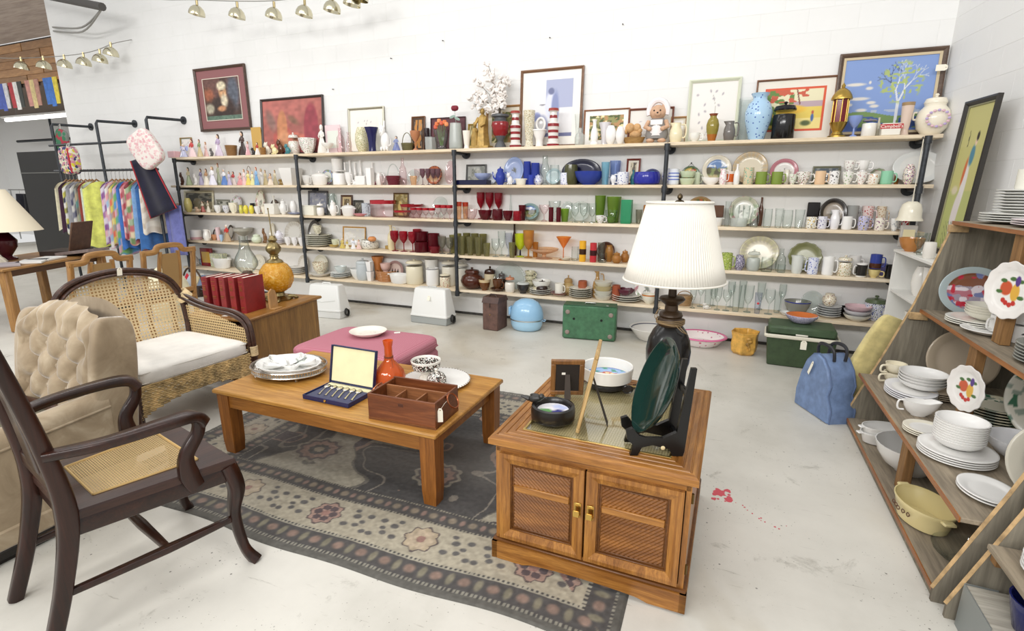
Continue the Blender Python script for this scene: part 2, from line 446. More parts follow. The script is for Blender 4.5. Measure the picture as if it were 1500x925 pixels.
# ------------------------------------------------------------------ shared pieces
def clip_line(p,d,poly):
    """interval of p+t*d inside a convex ccw polygon"""
    t0,t1=-9,9
    for i in range(len(poly)):
        a,c=poly[i],poly[(i+1) % len(poly)]
        nx,ny=-(c[1]-a[1]),c[0]-a[0]
        den=nx*d[0]+ny*d[1];num=nx*(p[0]-a[0])+ny*(p[1]-a[1])
        if abs(den) < 1e-9:
            if num < 0: return None
        else:
            t=-num/den
            if den > 0: t0=max(t0,t)
            else: t1=min(t1,t)
    return (t0,t1) if t1-t0 > 1e-4 else None
def cane(poly,pitch,wd_,warp=None,diag=True,th=.0012):
    """open cane webbing over a convex outline in (u, v); warp maps (u, v, h) to a point"""
    b=B();warp=warp or (lambda u,v,h: (u,v,h))
    us=[p[0] for p in poly];vs=[p[1] for p in poly];cx,cy=sum(us)/len(us),sum(vs)/len(vs)
    R_=max(max(us)-min(us),max(vs)-min(vs))
    dirs=[(0,1.0,1),(pi/2,1.0,1)]+([(pi/4,1.0,.8),(-pi/4,1.0,.8)] if diag else [])
    for k,(a,ps,ws) in enumerate(dirs):
        dx,dy=math.cos(a),math.sin(a);nx,ny=-dy,dx
        p_=pitch*(1.0 if k < 2 else 1/math.sqrt(2)*1.0)
        n=int(R_/p_)+2
        for i in range(-n,n+1):
            for off in ((-.22*pitch,.22*pitch) if (k < 2 and diag) else (0,)):
                q=(cx+nx*(i*p_+off),cy+ny*(i*p_+off));t=clip_line(q,(dx,dy),poly)
                if not t: continue
                hw=wd_*ws/2;L=t[1]-t[0];m=max(1,int(L/.06)) if warp else 1
                h=th*(k+1);vs_=[];fs=[]
                for j in range(m+1):
                    tt=t[0]+L*j/m
                    for sgn in (-1,1): vs_.append(warp(q[0]+dx*tt+nx*hw*sgn,q[1]+dy*tt+ny*hw*sgn,h))
                fs=[(2*j,2*j+1,2*j+3,2*j+2) for j in range(m)]
                b.add(vs_,fs)
    return b
def clip_poly(poly,f):
    out=[]
    for i in range(len(poly)):
        a,c=poly[i],poly[(i+1) % len(poly)];fa,fc=f(a),f(c)
        if fa >= 0: out.append(a)
        if (fa >= 0) != (fc >= 0):
            t=fa/(fa-fc);out.append((a[0]+(c[0]-a[0])*t,a[1]+(c[1]-a[1])*t))
    return out
def reeds(w,h,pitch,ang,hmax):
    """diagonal ridged panel in XZ, facing -Y, centred"""
    b=B();R_=[(-w/2,-h/2),(w/2,-h/2),(w/2,h/2),(-w/2,h/2)];ca,sa=math.cos(ang),math.sin(ang)
    s_of=lambda p: p[0]*ca+p[1]*sa
    n=int((w+h)/pitch)+2
    for i in range(-n,n):
        for k in (0,1):
            s0=i*pitch+k*pitch/2;s1=s0+pitch/2
            P=clip_poly(clip_poly(R_,lambda p: s_of(p)-s0),lambda p: s1-s_of(p))
            if len(P) < 3: continue
            mid=i*pitch+pitch/2
            b.add([(x,-hmax*(1-abs(s_of((x,z))-mid)/(pitch/2)),z) for x,z in P],[tuple(range(len(P)))])
    return b
def frame_rails(w,h,t,d,mat,parent,name='frame_rail',bev=.003,y=0):
    """four mitred rails in XZ plane around an opening, outer size w x h, origin at bottom centre"""
    for k in range(4):
        b=B()
        o=[(-w/2,0),(w/2,0),(w/2,h),(-w/2,h)];i_=[(-w/2+t,t),(w/2-t,t),(w/2-t,h-t),(-w/2+t,h-t)]
        a,c=k,(k+1) % 4
        P=[o[a],o[c],i_[c],i_[a]]
        mid=[((o[a][0]*.6+i_[a][0]*.4),(o[a][1]*.6+i_[a][1]*.4)),((o[c][0]*.6+i_[c][0]*.4),(o[c][1]*.6+i_[c][1]*.4))]
        vs=[(P[0][0],y,P[0][1]),(P[1][0],y,P[1][1]),(P[2][0],y,P[2][1]),(P[3][0],y,P[3][1]),
              (P[0][0],y-d,P[0][1]),(P[1][0],y-d,P[1][1]),(mid[1][0],y-d*1.12,mid[1][1]),(mid[0][0],y-d*1.12,mid[0][1]),(P[2][0],y-d*.55,P[2][1]),(P[3][0],y-d*.55,P[3][1])]
        fs=[(0,1,2,3),(4,5,6,7),(7,6,8,9),(0,1,5,4),(3,2,8,9),(0,4,7,9,3),(1,2,8,6,5)]
        b.add(vs,fs);link_mesh(name,b,mat,parent,smooth=False)
def price_tag(parent,loc,rot,w=.03,h=.05,name='price_tag'):
    b=B();b.prism([(-w/2,0),(w/2,0),(w/2,h*.8),(w*.25,h),(-w*.25,h),(-w/2,h*.8)],-.0006,.0006,'y')
    o=link_mesh(name,b,plain('#f2eddc',.8),parent,loc,rot,smooth=False)
    q=B();q.ball((0,-.0008,h*.86),(.0035,.0006,.0035),8,5);link_mesh('tag_hole',q,plain('#8d7a55',.8),o)
    return o
def cushion(b,c,d,p=.35,nu=40,nv=20,R=None):
    sp=lambda x: math.copysign(abs(x)**p,x)
    M=R if R is not None else Matrix.Identity(3)
    def fn(u,v):
        a=2*pi*u;e=pi*(v-.5);ce=sp(math.cos(e))
        q=M @ Vector((d[0]/2*sp(math.cos(a))*ce,d[1]/2*sp(math.sin(a))*ce,d[2]/2*math.copysign(abs(math.sin(e))**.55,e)))
        return (q[0]+c[0],q[1]+c[1],q[2]+c[2])
    b.grid(fn,nu,nv,closed_u=True);return b
def arc(p0,p1,p2,n=10):
    P=[Vector(p) for p in (p0,p1,p2)]
    return [tuple(P[0]*(1-t)**2+P[1]*2*t*(1-t)+P[2]*t*t) for t in [i/n for i in range(n+1)]]
def spline(pts,n=6):
    P=[Vector(p) for p in pts];out=[]
    for i in range(len(P)-1):
        a,c,d_,e=P[max(0,i-1)],P[i],P[i+1],P[min(len(P)-1,i+2)]
        for k in range(n):
            t=k/n;out.append(tuple(.5*((2*c)+(d_-a)*t+(2*a-5*c+4*d_-e)*t*t+(3*c-a-3*d_+e)*t**3)))
    out.append(tuple(P[-1]));return out
# ------------------------------------------------------------------ rug
def rug_colour(x,y,W,D):
    """woven oriental pattern, x along the length, y across, metres from the front-left corner"""
    n=lambda s,k=0: vnoise(x,y,s,k)
    img=np.zeros((len(x),3));img[:]=rgb('#56524d')
    ed=np.minimum(np.minimum(x,W-x),np.minimum(y,D-y))
    def band(a,c,col):
        nonlocal img;img=layer(img,((ed >= a) & (ed < c)).astype(float),col)
    band(0,.035,'#5d5a52');band(.035,.05,'#8a8574');band(.05,.15,'#4f4b49');band(.15,.165,'#a29a83');band(.165,.40,'#a89d82')
    band(.40,.415,'#8f8773');band(.415,.50,'#504c49');band(.50,.512,'#8c8470')
    # along-edge coordinate
    dx=np.minimum(x,W-x);dy=np.minimum(y,D-y);s=np.where(dy <= dx,x,y);r=ed
    # guard stripe blossoms
    for (c0,per,rx,ry,col,ph) in ((.10,.13,.024,.022,'#8f6f5e',0),(.10,.13,.015,.030,'#81795f',.065),(.457,.11,.02,.02,'#8b7a62',0),(.457,.11,.012,.02,'#927062',.055)):
        q=(s+ph) % per-per/2;img=layer(img,np.clip(1.4-np.sqrt((q/rx)**2+((r-c0)/ry)**2),0,1)*1.6,col)
    for c0,per in ((.043,.02),(.158,.022),(.408,.02),(.506,.018)):
        q=(s % per) < per*.45;img=layer(img,(q & (np.abs(r-c0) < .007)).astype(float),'#4a4744')
    # main border: lobed rosettes and dark leaf sprays
    per=.56;k=np.floor(s/per);q=s % per-per/2;rr=np.sqrt(q**2+(r-.283)**2);th=np.arctan2(r-.283,q)
    lobe=.085*(1+.10*np.cos(8*th))
    even=(k % 2) == 0
    img=layer(img,(rr < lobe).astype(float),'#5f4f4c')
    img=layer(img,((rr < lobe*.9) & even).astype(float),'#a57e6c');img=layer(img,((rr < lobe*.9) & ~even).astype(float),'#b09a77')
    for a in range(6):
        cx,cy=.045*math.cos(a*pi/3),.045*math.sin(a*pi/3)
        img=layer(img,(np.sqrt((q-cx)**2+(r-.283-cy)**2) < .021).astype(float)*even,'#5c4a4c')
        img=layer(img,(np.sqrt((q-cx)**2+(r-.283-cy)**2) < .023).astype(float)*(~even),'#b8a07f')
    img=layer(img,(rr < .022).astype(float),'#9a6a5c')
    for sg in (-1,1):
        for (ox,oy,ax) in ((.14,-.04,.02),(.17,.03,.022),(.2,-.03,.018),(.24,.05,.02),(.15,.07,.016),(.22,.0,.016),(.26,-.06,.018)):
            img=layer(img,blob(q,r,sg*ox,.283+oy,ax,ax*.8,.15),'#5d5956')
    # field: dark scrolling ground with pale and rose areas
    f=ed >= .512
    a1=n(3.2,1)+.5*n(7,2);a2=n(4.1,5)+.4*n(9,6)
    img2=np.zeros_like(img);img2[:]=rgb('#4b4846')
    img2=layer(img2,(a1 > .93).astype(float),'#a0977f');img2=layer(img2,((a1 > .89) & (a1 <= .93)).astype(float),'#6e685c')
    img2=layer(img2,((a2 > .98) & (a1 < .9)).astype(float),'#95725f');img2=layer(img2,((a2 > 1.04)).astype(float),'#51474a')
    img2=layer(img2,(np.abs(a1-.70) < .018).astype(float),'#83796a')
    for (cx,cy,R_) in ((.9,.78,.16),(1.75,.80,.14),(2.4,1.15,.17),(1.2,1.35,.15),(.45,1.2,.13)):
        d_=np.sqrt((x-cx)**2+((y-cy)*1.1)**2);th=np.arctan2(y-cy,x-cx);L=R_*(1+.08*np.cos(10*th))
        img2=layer(img2,(d_ < L).astype(float),'#8f8570');img2=layer(img2,(d_ < L*.85).astype(float),'#5b4f4d');img2=layer(img2,(d_ < L*.7).astype(float),'#97705f')
        img2=layer(img2,(d_ < L*.42).astype(float),'#4c4b4a');img2=layer(img2,(d_ < L*.2).astype(float),'#a08d70')
    img=np.where(f[:,None],img2,img)
    # worn, dusty pile
    img=img*(.90+.16*n(60,3)[:,None]+.08*n(140,4)[:,None]);wear=np.clip((n(1.6,8)-.45)*1.2,0,.35)
    img=img*(1-wear[:,None])+rgb('#9d968a')[None]*wear[:,None];g_=img.mean(1,keepdims=True);return np.clip((img*.66+g_*.34)*.97,0,1)
RUG0=(4.80,-4.17);RW,RD=2.93,2.12
nx,ny=520,352
us,vs_=np.meshgrid(np.linspace(0,1,nx+1),np.linspace(0,1,ny+1));us=us.ravel();vs_=vs_.ravel()
b=B();cc=rug_colour(us*RW,vs_*RD,RW,RD)
zz=.008+.003*vnoise(us*RW,vs_*RD,55,9)+.006*np.clip(vnoise(us*RW,vs_*RD,1.7,4)-.6,0,1)
edge=np.minimum(np.minimum(us,1-us)*RW,np.minimum(vs_,1-vs_)*RD);zz=np.where(edge < .006,.0005,zz)
wob=.012*np.sin(us*9)+.008*np.sin(us*23+1)
b.v=list(zip(us*RW,vs_*RD+wob*np.where(vs_ < .5,1-2*vs_,0),zz));m=nx+1
b.f=[(j*m+i,j*m+i+1,(j+1)*m+i+1,(j+1)*m+i) for j in range(ny) for i in range(nx)]
b.c=[tuple(c) for c in cc]
rug=link_mesh('area_rug',b,painted(.95),None,(RUG0[0],RUG0[1],0),(0,0,.012),smooth=True,ang=180,fix=False)
tag(rug,'worn dark oriental rug with pale floral border under the coffee table','rug')
RUGZ=.011
# ------------------------------------------------------------------ oak cabinet with reeded doors
oak=wood('#7a4a1c','#b8803c','x',.9,.33,'c');oakz=wood('#7a4a1c','#b8803c','z',.9,.33,'c');oaky=wood('#7a4a1c','#b8803c','y',.9,.33,'c')
oakd=wood('#5a3413','#84521f','x',.9,.4,'c');brass=metal('#c2a057',.3)
cab=thing('end_cabinet','oak end cabinet with two reeded doors and glass-covered cane top','cabinet',(7.535,-3.40,.009),-.012)
W,D,Hc=.80,.86,.60
def ring(w,d,z0,z1,mat,name,parent,b_=.004):
    q=B();q.box((0,0,(z0+z1)/2),(w,d,z1-z0),b_);return link_mesh(name,q,mat,parent)
# plinth with shallow scalloped apron
pl=B()
prof=[(-.415,0),(-.415,.085),(.415,.085),(.415,0),(.27,0)]+[(.27-.54*t,.022*math.sin(pi*t)**.4) for t in [i/14 for i in range(1,14)]]+[(-.27,0)]
pl.prism(prof,-.45,-.425,'y');pl.prism(prof,.425,.45,'y')
prof=[(-.45,0),(-.45,.085),(.45,.085),(.45,0),(.30,0)]+[(.30-.6*t,.022*math.sin(pi*t)**.4) for t in [i/14 for i in range(1,14)]]+[(-.30,0)]
pl.prism(prof,-.415,-.39,'x');pl.prism(prof,.39,.415,'x')
link_mesh('plinth',pl,oak,cab,smooth=False)
ring(.825,.89,.085,.098,oakd,'plinth_moulding',cab)
q=B();q.box((-.39,0,.325),(.02,D,.455));q.box((.39,0,.325),(.02,D,.455));q.box((0,.42,.325),(.78,.02,.455));q.box((0,0,.105),(.78,D,.015));link_mesh('body',q,oakz,cab,smooth=False)
q=B();q.box((0,-.385,.325),(.77,.02,.44));link_mesh('interior_panel',q,plain('#241407',.9),cab,smooth=False)
q=B();q.box((0,-.415,.537),(W,.03,.035),.003);link_mesh('front_rail',q,oak,cab)
ring(.80,.87,.553,.563,oakd,'cornice',cab)
# top: mitred border boards with grooves, brass line, cane and glass
topm=thing  # placeholder keeps naming simple
TW,TD,bw=.845,.925,.112
for k in range(4):
    o4=[(-TW/2,-TD/2),(TW/2,-TD/2),(TW/2,TD/2),(-TW/2,TD/2)];i4=[(-TW/2+bw,-TD/2+bw),(TW/2-bw,-TD/2+bw),(TW/2-bw,TD/2-bw),(-TW/2+bw,TD/2-bw)]
    lv=[(0,.563),(0,.588),(.010,.597),(.028,.600),(.030,.597),(.034,.597),(.036,.600),(.058,.600),(.060,.597),(.064,.597),(.066,.600),(.088,.600),(.090,.597),(.094,.597),(.096,.600),(bw,.600),(bw,.563)]
    a,c=k,(k+1) % 4;vs2=[]
    for (t,z) in lv:
        u=t/bw
        for e in (a,c): vs2.append((o4[e][0]*(1-u)+i4[e][0]*u,o4[e][1]*(1-u)+i4[e][1]*u,z))
    fs2=[(2*j,2*j+1,2*j+3,2*j+2) for j in range(len(lv)-1)]+[(len(lv)*2-2,len(lv)*2-1,1,0)]
    fs2 += [tuple(2*j for j in range(len(lv)))[::-1],tuple(2*j+1 for j in range(len(lv)))]
    q=B();q.add(vs2,fs2);link_mesh('top_board',q,oak if k % 2 == 0 else oaky,cab,smooth=False)
iw,id_=TW-2*bw,TD-2*bw
for (c,d) in (((0,-id_/2+.005,.5985),(iw,.010,.006)),((0,id_/2-.005,.5985),(iw,.010,.006)),((-iw/2+.005,0,.5985),(.010,id_-.02,.006)),((iw/2-.005,0,.5985),(.010,id_-.02,.006))):
    q=B();q.box(c,d,.001);link_mesh('brass_strip',q,metal('#d8bd78',.28),cab)
q=B();q.box((0,0,.580),(iw,id_,.004));link_mesh('panel_board',q,plain('#a8925f',.7),cab,smooth=False)
poly=[(-iw/2,-id_/2),(iw/2,-id_/2),(iw/2,id_/2),(-iw/2,id_/2)]
q=cane(poly,.011,.0062,lambda u,v,h: (u,v,.583+h),diag=False);o=link_mesh('cane_webbing',q,plain('#dcc698',.6),cab,smooth=False,fix=False);o['kind']='stuff'
q=B();q.box((0,0,.5955),(iw-.02,id_-.02,.005));link_mesh('glass_panel',q,glass('#fdfefd','#eef3f0'),cab,smooth=False)
def door(side):
    dw,dh=.372,.412;cx=side*.1905
    dr=B();dr.box((0,.0,dh/2),(dw,.018,dh));d_=link_mesh('door',dr,oakd,cab,(cx,-.42,.112),smooth=False)
    frame_rails(dw,dh,.046,.020,oakz,d_,'door_rail',y=-.009)
    q=B()
    for (a,c) in (((0,-.012,.0485),(dw-.092,.012,.006)),((0,-.012,dh-.0485),(dw-.092,.012,.006)),((-dw/2+.049,-.012,dh/2),(.006,.012,dh-.096)),((dw/2-.049,-.012,dh/2),(.006,.012,dh-.096))): q.box(a,c,.002)
    for (a,c) in (((0,-.010,.0600),(dw-.116,.008,.005)),((0,-.010,dh-.0600),(dw-.116,.008,.005)),((-dw/2+.0605,-.010,dh/2),(.005,.008,dh-.121)),((dw/2-.0605,-.010,dh/2),(.005,.008,dh-.121))): q.box(a,c,.002)
    link_mesh('door_moulding',q,oakd,d_)
    q=B();q.box((0,-.013,.252),(dw-.126,.014,.032),.003);link_mesh('middle_rail',q,oak,d_)
    sg=-side
    for (z0,z1) in ((.063,.236),(.268,dh-.063)):
        r_=reeds(dw-.126,z1-z0,.0125,pi/2-sg*.72,.0045);o=link_mesh('reeded_panel',r_,wood('#6b3f17','#9a642b','x',.9,.4,'r'),d_,(0,-.0095,(z0+z1)/2),smooth=False,fix=False)
    hx=-side*(dw/2-.022)
    q=B();q.box((hx,-.034,.235),(.030,.004,.062),.0015);q.box((hx,-.046,.216),(.026,.022,.004),.0015);q.box((hx,-.056,.229),(.026,.004,.028),.001)
    link_mesh('handle',q,brass,d_)
door(-1);door(1)
for z in (.16,.47):
    q=B();q.tube([(.403,-.42,z),(.403,-.42,z+.04)],.006,8);link_mesh('hinge',q,metal('#6d5a36',.4),cab)
# ------------------------------------------------------------------ coffee table
ot=wood('#a06b28','#cf9c52','x',.55,.30,'ct');ol=wood('#7a4718','#a86c2e','z',.6,.4,'ct');oa=wood('#84511d','#b07636','x',.6,.4,'ct')
ct=thing('coffee_table','low rectangular golden oak coffee table on four square legs','table',(5.935,-3.225,0),0)
TZ=.435
q=B();q.box((0,0,TZ-.014),(1.57,.85,.028),.007);link_mesh('tabletop',q,ot,ct)
for (a,c) in (((0,-.385,TZ-.072),(1.40,.022,.09)),((0,.385,TZ-.072),(1.40,.022,.09))): q=B();q.box(a,c,.002);link_mesh('apron',q,oa,ct)
for sx in (-1,1): q=B();q.box((sx*.72,0,TZ-.072),(.022,.70,.09),.002);link_mesh('apron',q,oa,ct)
for sx in (-1,1):
    for sy in (-1,1):
        z0=RUGZ+.001;q=B();h_=TZ-.028
        A=[(-.042,-.042),(.042,-.042),(.042,.042),(-.042,.042)]
        vs2=[(x*.86,y*.86,z0) for x,y in A]+[(x,y,z0+.08) for x,y in A]+[(x*1.08,y*1.08,h_) for x,y in A]
        q.add(vs2,[(0,1,2,3)]+[(i,(i+1) % 4,(i+1) % 4+4,i+4) for i in range(4)]+[(i+4,(i+1) % 4+4,(i+1) % 4+8,i+8) for i in range(4)]+[(8,9,10,11)])
        link_mesh('leg',q,ol,ct,(sx*.722,sy*.362,0),smooth=False)
# ------------------------------------------------------------------ ottoman
pk=None
def mat_ott():
    m,nt,b=_new('pink_weave');v=coords(nt,(1,1,1),(0,0,pi/4))
    ck=nd(nt,'ShaderNodeTexChecker');ck.inputs['Scale'].default_value=95;ck.inputs[1].default_value=(*lin('#a9606f'),1);ck.inputs[2].default_value=(*lin('#bd7f8b'),1)
    nt.links.new(v,ck.inputs[0]);nt.links.new(ck.outputs[0],b.inputs['Base Color']);b.inputs['Roughness'].default_value=.9
    return m
pk=mat_ott()
ott=thing('ottoman','square rose-pink upholstered ottoman with small diamond weave','ottoman',(5.36,-2.43,.0115),.03)
q=B();q.box((0,0,.19),(.93,.70,.26),.03);link_mesh('base',q,pk,ott)
q=B();cushion(q,(0,0,.365),(.96,.72,.13),.22,48,16);link_mesh('seat_cushion',q,pk,ott)
q=B();q.tube([(x,y,.345) for x,y in [(-.47,-.31),(-.43,-.355),(.43,-.355),(.47,-.31),(.47,.31),(.43,.355),(-.43,.355),(-.47,.31)]],.006,6,True);link_mesh('piping',q,pk,ott)
for sx in (-1,1):
    for sy in (-1,1): q=B();q.box((sx*.4,sy*.29,.03),(.06,.06,.06),.01);link_mesh('foot',q,plain('#3a2415',.5),ott)
# ------------------------------------------------------------------ dark wooden armchair with cane seat (front = local +Y)
dk=wood('#1c0d08','#38190f','z',.7,.28,'dk');dkx=wood('#1f0f09','#3b1c11','x',.7,.28,'dk');dkt=wood('#2c1813','#472a20','y',.7,.3,'dk')
ch=thing('armchair','dark mahogany open armchair with square woven cane seat panel','chair',(5.755,-4.48,0),-.23);ch.scale=(1,1,1.13)
def beam(name,pts,w,t,mat,parent,seg=4,up=(0,0,1)):
    """rectangular section swept along pts; w along local side, t along local up; scalars or lists"""
    P=[Vector(p) for p in spline(pts,6)] if len(pts) > 2 else [Vector(p) for p in pts]
    n=len(P);q=B();vs2=[];fs2=[]
    def val(v,i):
        if isinstance(v,(int,float)): return v
        x=i/(n-1)*(len(v)-1);k=min(int(x),len(v)-2);return v[k]*(1-(x-k))+v[k+1]*(x-k)
    for i,p in enumerate(P):
        d=(P[min(n-1,i+1)]-P[max(0,i-1)]).normalized();s=d.cross(Vector(up))
        if s.length < 1e-4: s=Vector((1,0,0))
        s.normalize();u=s.cross(d).normalized();hw,ht_=val(w,i)/2,val(t,i)/2;c=.28*min(hw,ht_)
        for (a,e) in ((-hw+c,-ht_),(hw-c,-ht_),(hw,-ht_+c),(hw,ht_-c),(hw-c,ht_),(-hw+c,ht_),(-hw,ht_-c),(-hw,-ht_+c)): vs2.append(tuple(p+s*a+u*e))
    for i in range(n-1):
        for k in range(8): fs2.append((i*8+k,i*8+(k+1) % 8,(i+1)*8+(k+1) % 8,(i+1)*8+k))
    fs2.append(tuple(range(8))[::-1]);fs2.append(tuple((n-1)*8+k for k in range(8)))
    q.add(vs2,fs2);return link_mesh(name,q,mat,parent,ang=50)
FW,BWd,FY,BY,SH=.32,.235,.275,-.265,.455
# seat frame: four boards round the cane
so=[(-BWd,BY),(BWd,BY),(FW,FY),(-FW,FY)];si=[(-.165,-.17),(.165,-.17),(.205,.175),(-.205,.175)]
q=B();vs2=[];fs2=[]
for (ring_,z) in ((so,SH-.03),(so,SH-.006),([(x*.985,y*.985) for x,y in so],SH),(si,SH),(si,SH-.03)):
    vs2 += [(x,y,z) for x,y in ring_]
for j in range(5):
    for k in range(4): a,c=j*4,((j+1) % 5)*4;fs2.append((a+k,a+(k+1) % 4,c+(k+1) % 4,c+k))
q.add(vs2,fs2);link_mesh('seat_frame',q,dkt,ch,smooth=False)
q=cane(si,.0165,.0031,lambda u,v,h: (u,v,SH-.004+h));o=link_mesh('cane_webbing',q,plain('#d6ba86',.6),ch,smooth=False,fix=False);o['kind']='stuff'
q=B()
N4=len(si)
for k in range(4):
    a,c=si[k],si[(k+1) % 4];q.tube([(a[0],a[1],SH+.001),(c[0],c[1],SH+.001)],.005,6)
link_mesh('cane_edging',q,plain('#c6a468',.55),ch)
for (a,c) in (((-FW+.03,FY-.02),(FW-.03,FY-.02)),((-BWd+.02,BY+.02),(BWd-.02,BY+.02)),((FW-.025,FY-.02),(BWd-.02,BY+.02)),((-FW+.025,FY-.02),(-BWd+.02,BY+.02))):
    beam('seat_rail',[(a[0],a[1],SH-.06),(c[0],c[1],SH-.06)],.022,.062,dkx,ch)
for s in (-1,1):
    beam('leg',[(s*(FW-.03),FY-.025,SH-.03),(s*(FW-.012),FY-.008,SH-.12),(s*(FW-.035),FY-.02,.22),(s*(FW-.02),FY-.005,.07),(s*(FW+.012),FY+.025,.0)],[.062,.058,.042,.036,.044],[.062,.058,.042,.036,.044],dk,ch,up=(0,1,0))
    po=beam('back_post',[(s*(BWd-.005),BY-.13,.0),(s*(BWd-.008),BY-.05,.22),(s*(BWd-.01),BY,SH),(s*(BWd+.0),BY-.03,.72),(s*(BWd+.005),BY-.10,1.06)],[.042,.046,.052,.046,.042],[.045,.05,.062,.048,.04],dk,ch,up=(0,1,0))
    # arm sweeps forward, scrolls over and runs down to the seat rail
    beam('arm',[(s*(BWd+.01),BY-.025,.665),(s*(FW-.005),BY+.12,.672),(s*(FW+.015),BY+.30,.678),(s*(FW+.005),BY+.40,.672),(s*(FW-.005),BY+.435,.635)],[.046,.058,.07,.07,.062],[.026,.028,.03,.036,.042],dkx,ch)
    beam('arm_support',[(s*(FW-.003),BY+.425,.655),(s*(FW-.008),BY+.415,.60),(s*(FW-.012),BY+.365,.53),(s*(FW-.018),BY+.365,.46),(s*(FW-.018),BY+.385,.40)],[.034,.036,.032,.034,.03],[.04,.042,.05,.07,.06],dk,ch,up=(0,1,0))
    beam('stretcher',[(s*(FW-.035),FY-.02,.20),(s*(BWd+.03),0,.195),(s*(BWd-.008),BY-.055,.19)],[.022,.034,.022],[.022,.026,.022],dkx,ch)
beam('stretcher',[(-.265,.0,.195),(0,.0,.195),(.265,.0,.195)],[.022,.036,.022],[.022,.028,.022],dkx,ch)
beam('crest_rail',[(-.26,BY-.095,1.04),(0,BY-.13,1.075),(.26,BY-.095,1.04)],.03,.11,dkx,ch)
beam('lower_rail',[(-.22,BY-.005,.53),(.22,BY-.005,.53)],.026,.05,dkx,ch)
beam('back_splat',[(-.02,BY-.01,.54),(-.02,BY-.04,.78),(-.02,BY-.10,1.04)],.17,.016,dk,ch,up=(0,1,0))
# ------------------------------------------------------------------ beige tufted armchair (front = local -Y)
def velvet():
    m,nt,b=_new('beige_velvet');v=coords(nt)
    c=ramp(nt,noise(nt,v,5,6,.6,.8),[(.3,'#85735a'),(.52,'#9c8a70'),(.72,'#b8a88f')])
    nt.links.new(c,b.inputs['Base Color']);b.inputs['Roughness'].default_value=.75;b.inputs['Sheen Weight'].default_value=.6;b.inputs['Sheen Roughness'].default_value=.4
    bump(nt,b,noise(nt,v,260,2),.15,.002);return m
vel=velvet()
tf=thing('tufted_armchair','beige velvet armchair with deep button-tufted back and rolled arms','chair',(4.795,-4.44,0),.0);tf.scale=(.83,1,1)
btn=[(-.2,.72),(0,.72),(.2,.72),(-.1,.83),(.1,.83),(-.29,.83),(.29,.83),(-.1,.61),(.1,.61),(-.29,.61),(.29,.61),(-.2,.94),(0,.94),(.2,.94),(0,.5),(-.2,.5),(.2,.5)]
def back_pt(u,v):
    x=(u-.5)*.80;z=.42+v*.62
    topz=.63*(1-.20*abs(2*u-1)**2.6)
    z=.42+v*topz
    dep=.085
    for (bx,bz) in btn:
        r2=((x-bx)/.052)**2+((z-bz)/.052)**2;dep -= .046*math.exp(-r2)
    for bx in (-.2,0,.2,-.1,.1,-.3,.3):
        if z > .90: dep -= .022*math.exp(-((x-bx)/.022)**2)*min(1,(z-.90)/.06)
    for i,(bx,bz) in enumerate(btn):   # diagonal pleats between neighbouring buttons
        for (dx,dz) in ((.1,.11),(-.1,.11)):
            ex,ez=bx+dx,bz+dz
            if not any(abs(ex-q[0]) < .02 and abs(ez-q[1]) < .02 for q in btn): continue
            t=((x-bx)*dx+(z-bz)*dz)/(dx*dx+dz*dz)
            if 0 < t < 1:
                px,pz=bx+dx*t,bz+dz*t;dep -= .018*math.exp(-(((x-px)**2+(z-pz)**2)/.018**2))
    e=max(0,abs(2*u-1)-.86)/.14;dep -= .075*e**2.2
    e=max(0,v-.88)/.12;dep -= .07*e**2.2
    lean=(z-.42)*.17
    return (x,.20-dep+lean+.02,z)
q=B();q.grid(back_pt,84,76)
bk=link_mesh('tufted_back',q,vel,tf,ang=180)
for (bx,bz) in btn:
    u=bx/.80+.5;v=min(.97,(bz-.42)/(.63*(1-.20*abs(2*u-1)**2.6)));p=back_pt(u,v);k=B();k.ball((p[0],p[1]-.006,p[2]),(.013,.008,.013),10,6);link_mesh('button',k,vel,bk)
q=B()   # outer shell of the back
def shell(u,v):
    x=(u-.5)*.80;z=.10+v*(.32+.63*(1-.20*abs(2*u-1)**2.6)-.004);lean=max(0,z-.42)*.17
    e=max(0,abs(2*u-1)-.80)/.20
    return (x*1.0,.34+lean-.12*e**2.5,z)
q.grid(shell,24,16);link_mesh('back_shell',q,vel,tf,ang=180)
for s in (-1,1):
    q=B();cushion(q,(s*.375,.285,.56),(.12,.22,.86),.42,30,24,RX(-.15));w_=link_mesh('back_wing',q,vel,tf,ang=180)
    q=B();q.tube([(s*.405,.175+.17*max(0,z-.42),z) for z in [.2+.07*i for i in range(11)]],.006,6);link_mesh('piping',q,vel,w_)
q=B();q.box((0,-.06,.24),(.70,.62,.24),.02);link_mesh('seat_deck',q,vel,tf)
q=B();cushion(q,(0,-.10,.425),(.62,.58,.15),.3,44,18);link_mesh('seat_cushion',q,vel,tf)
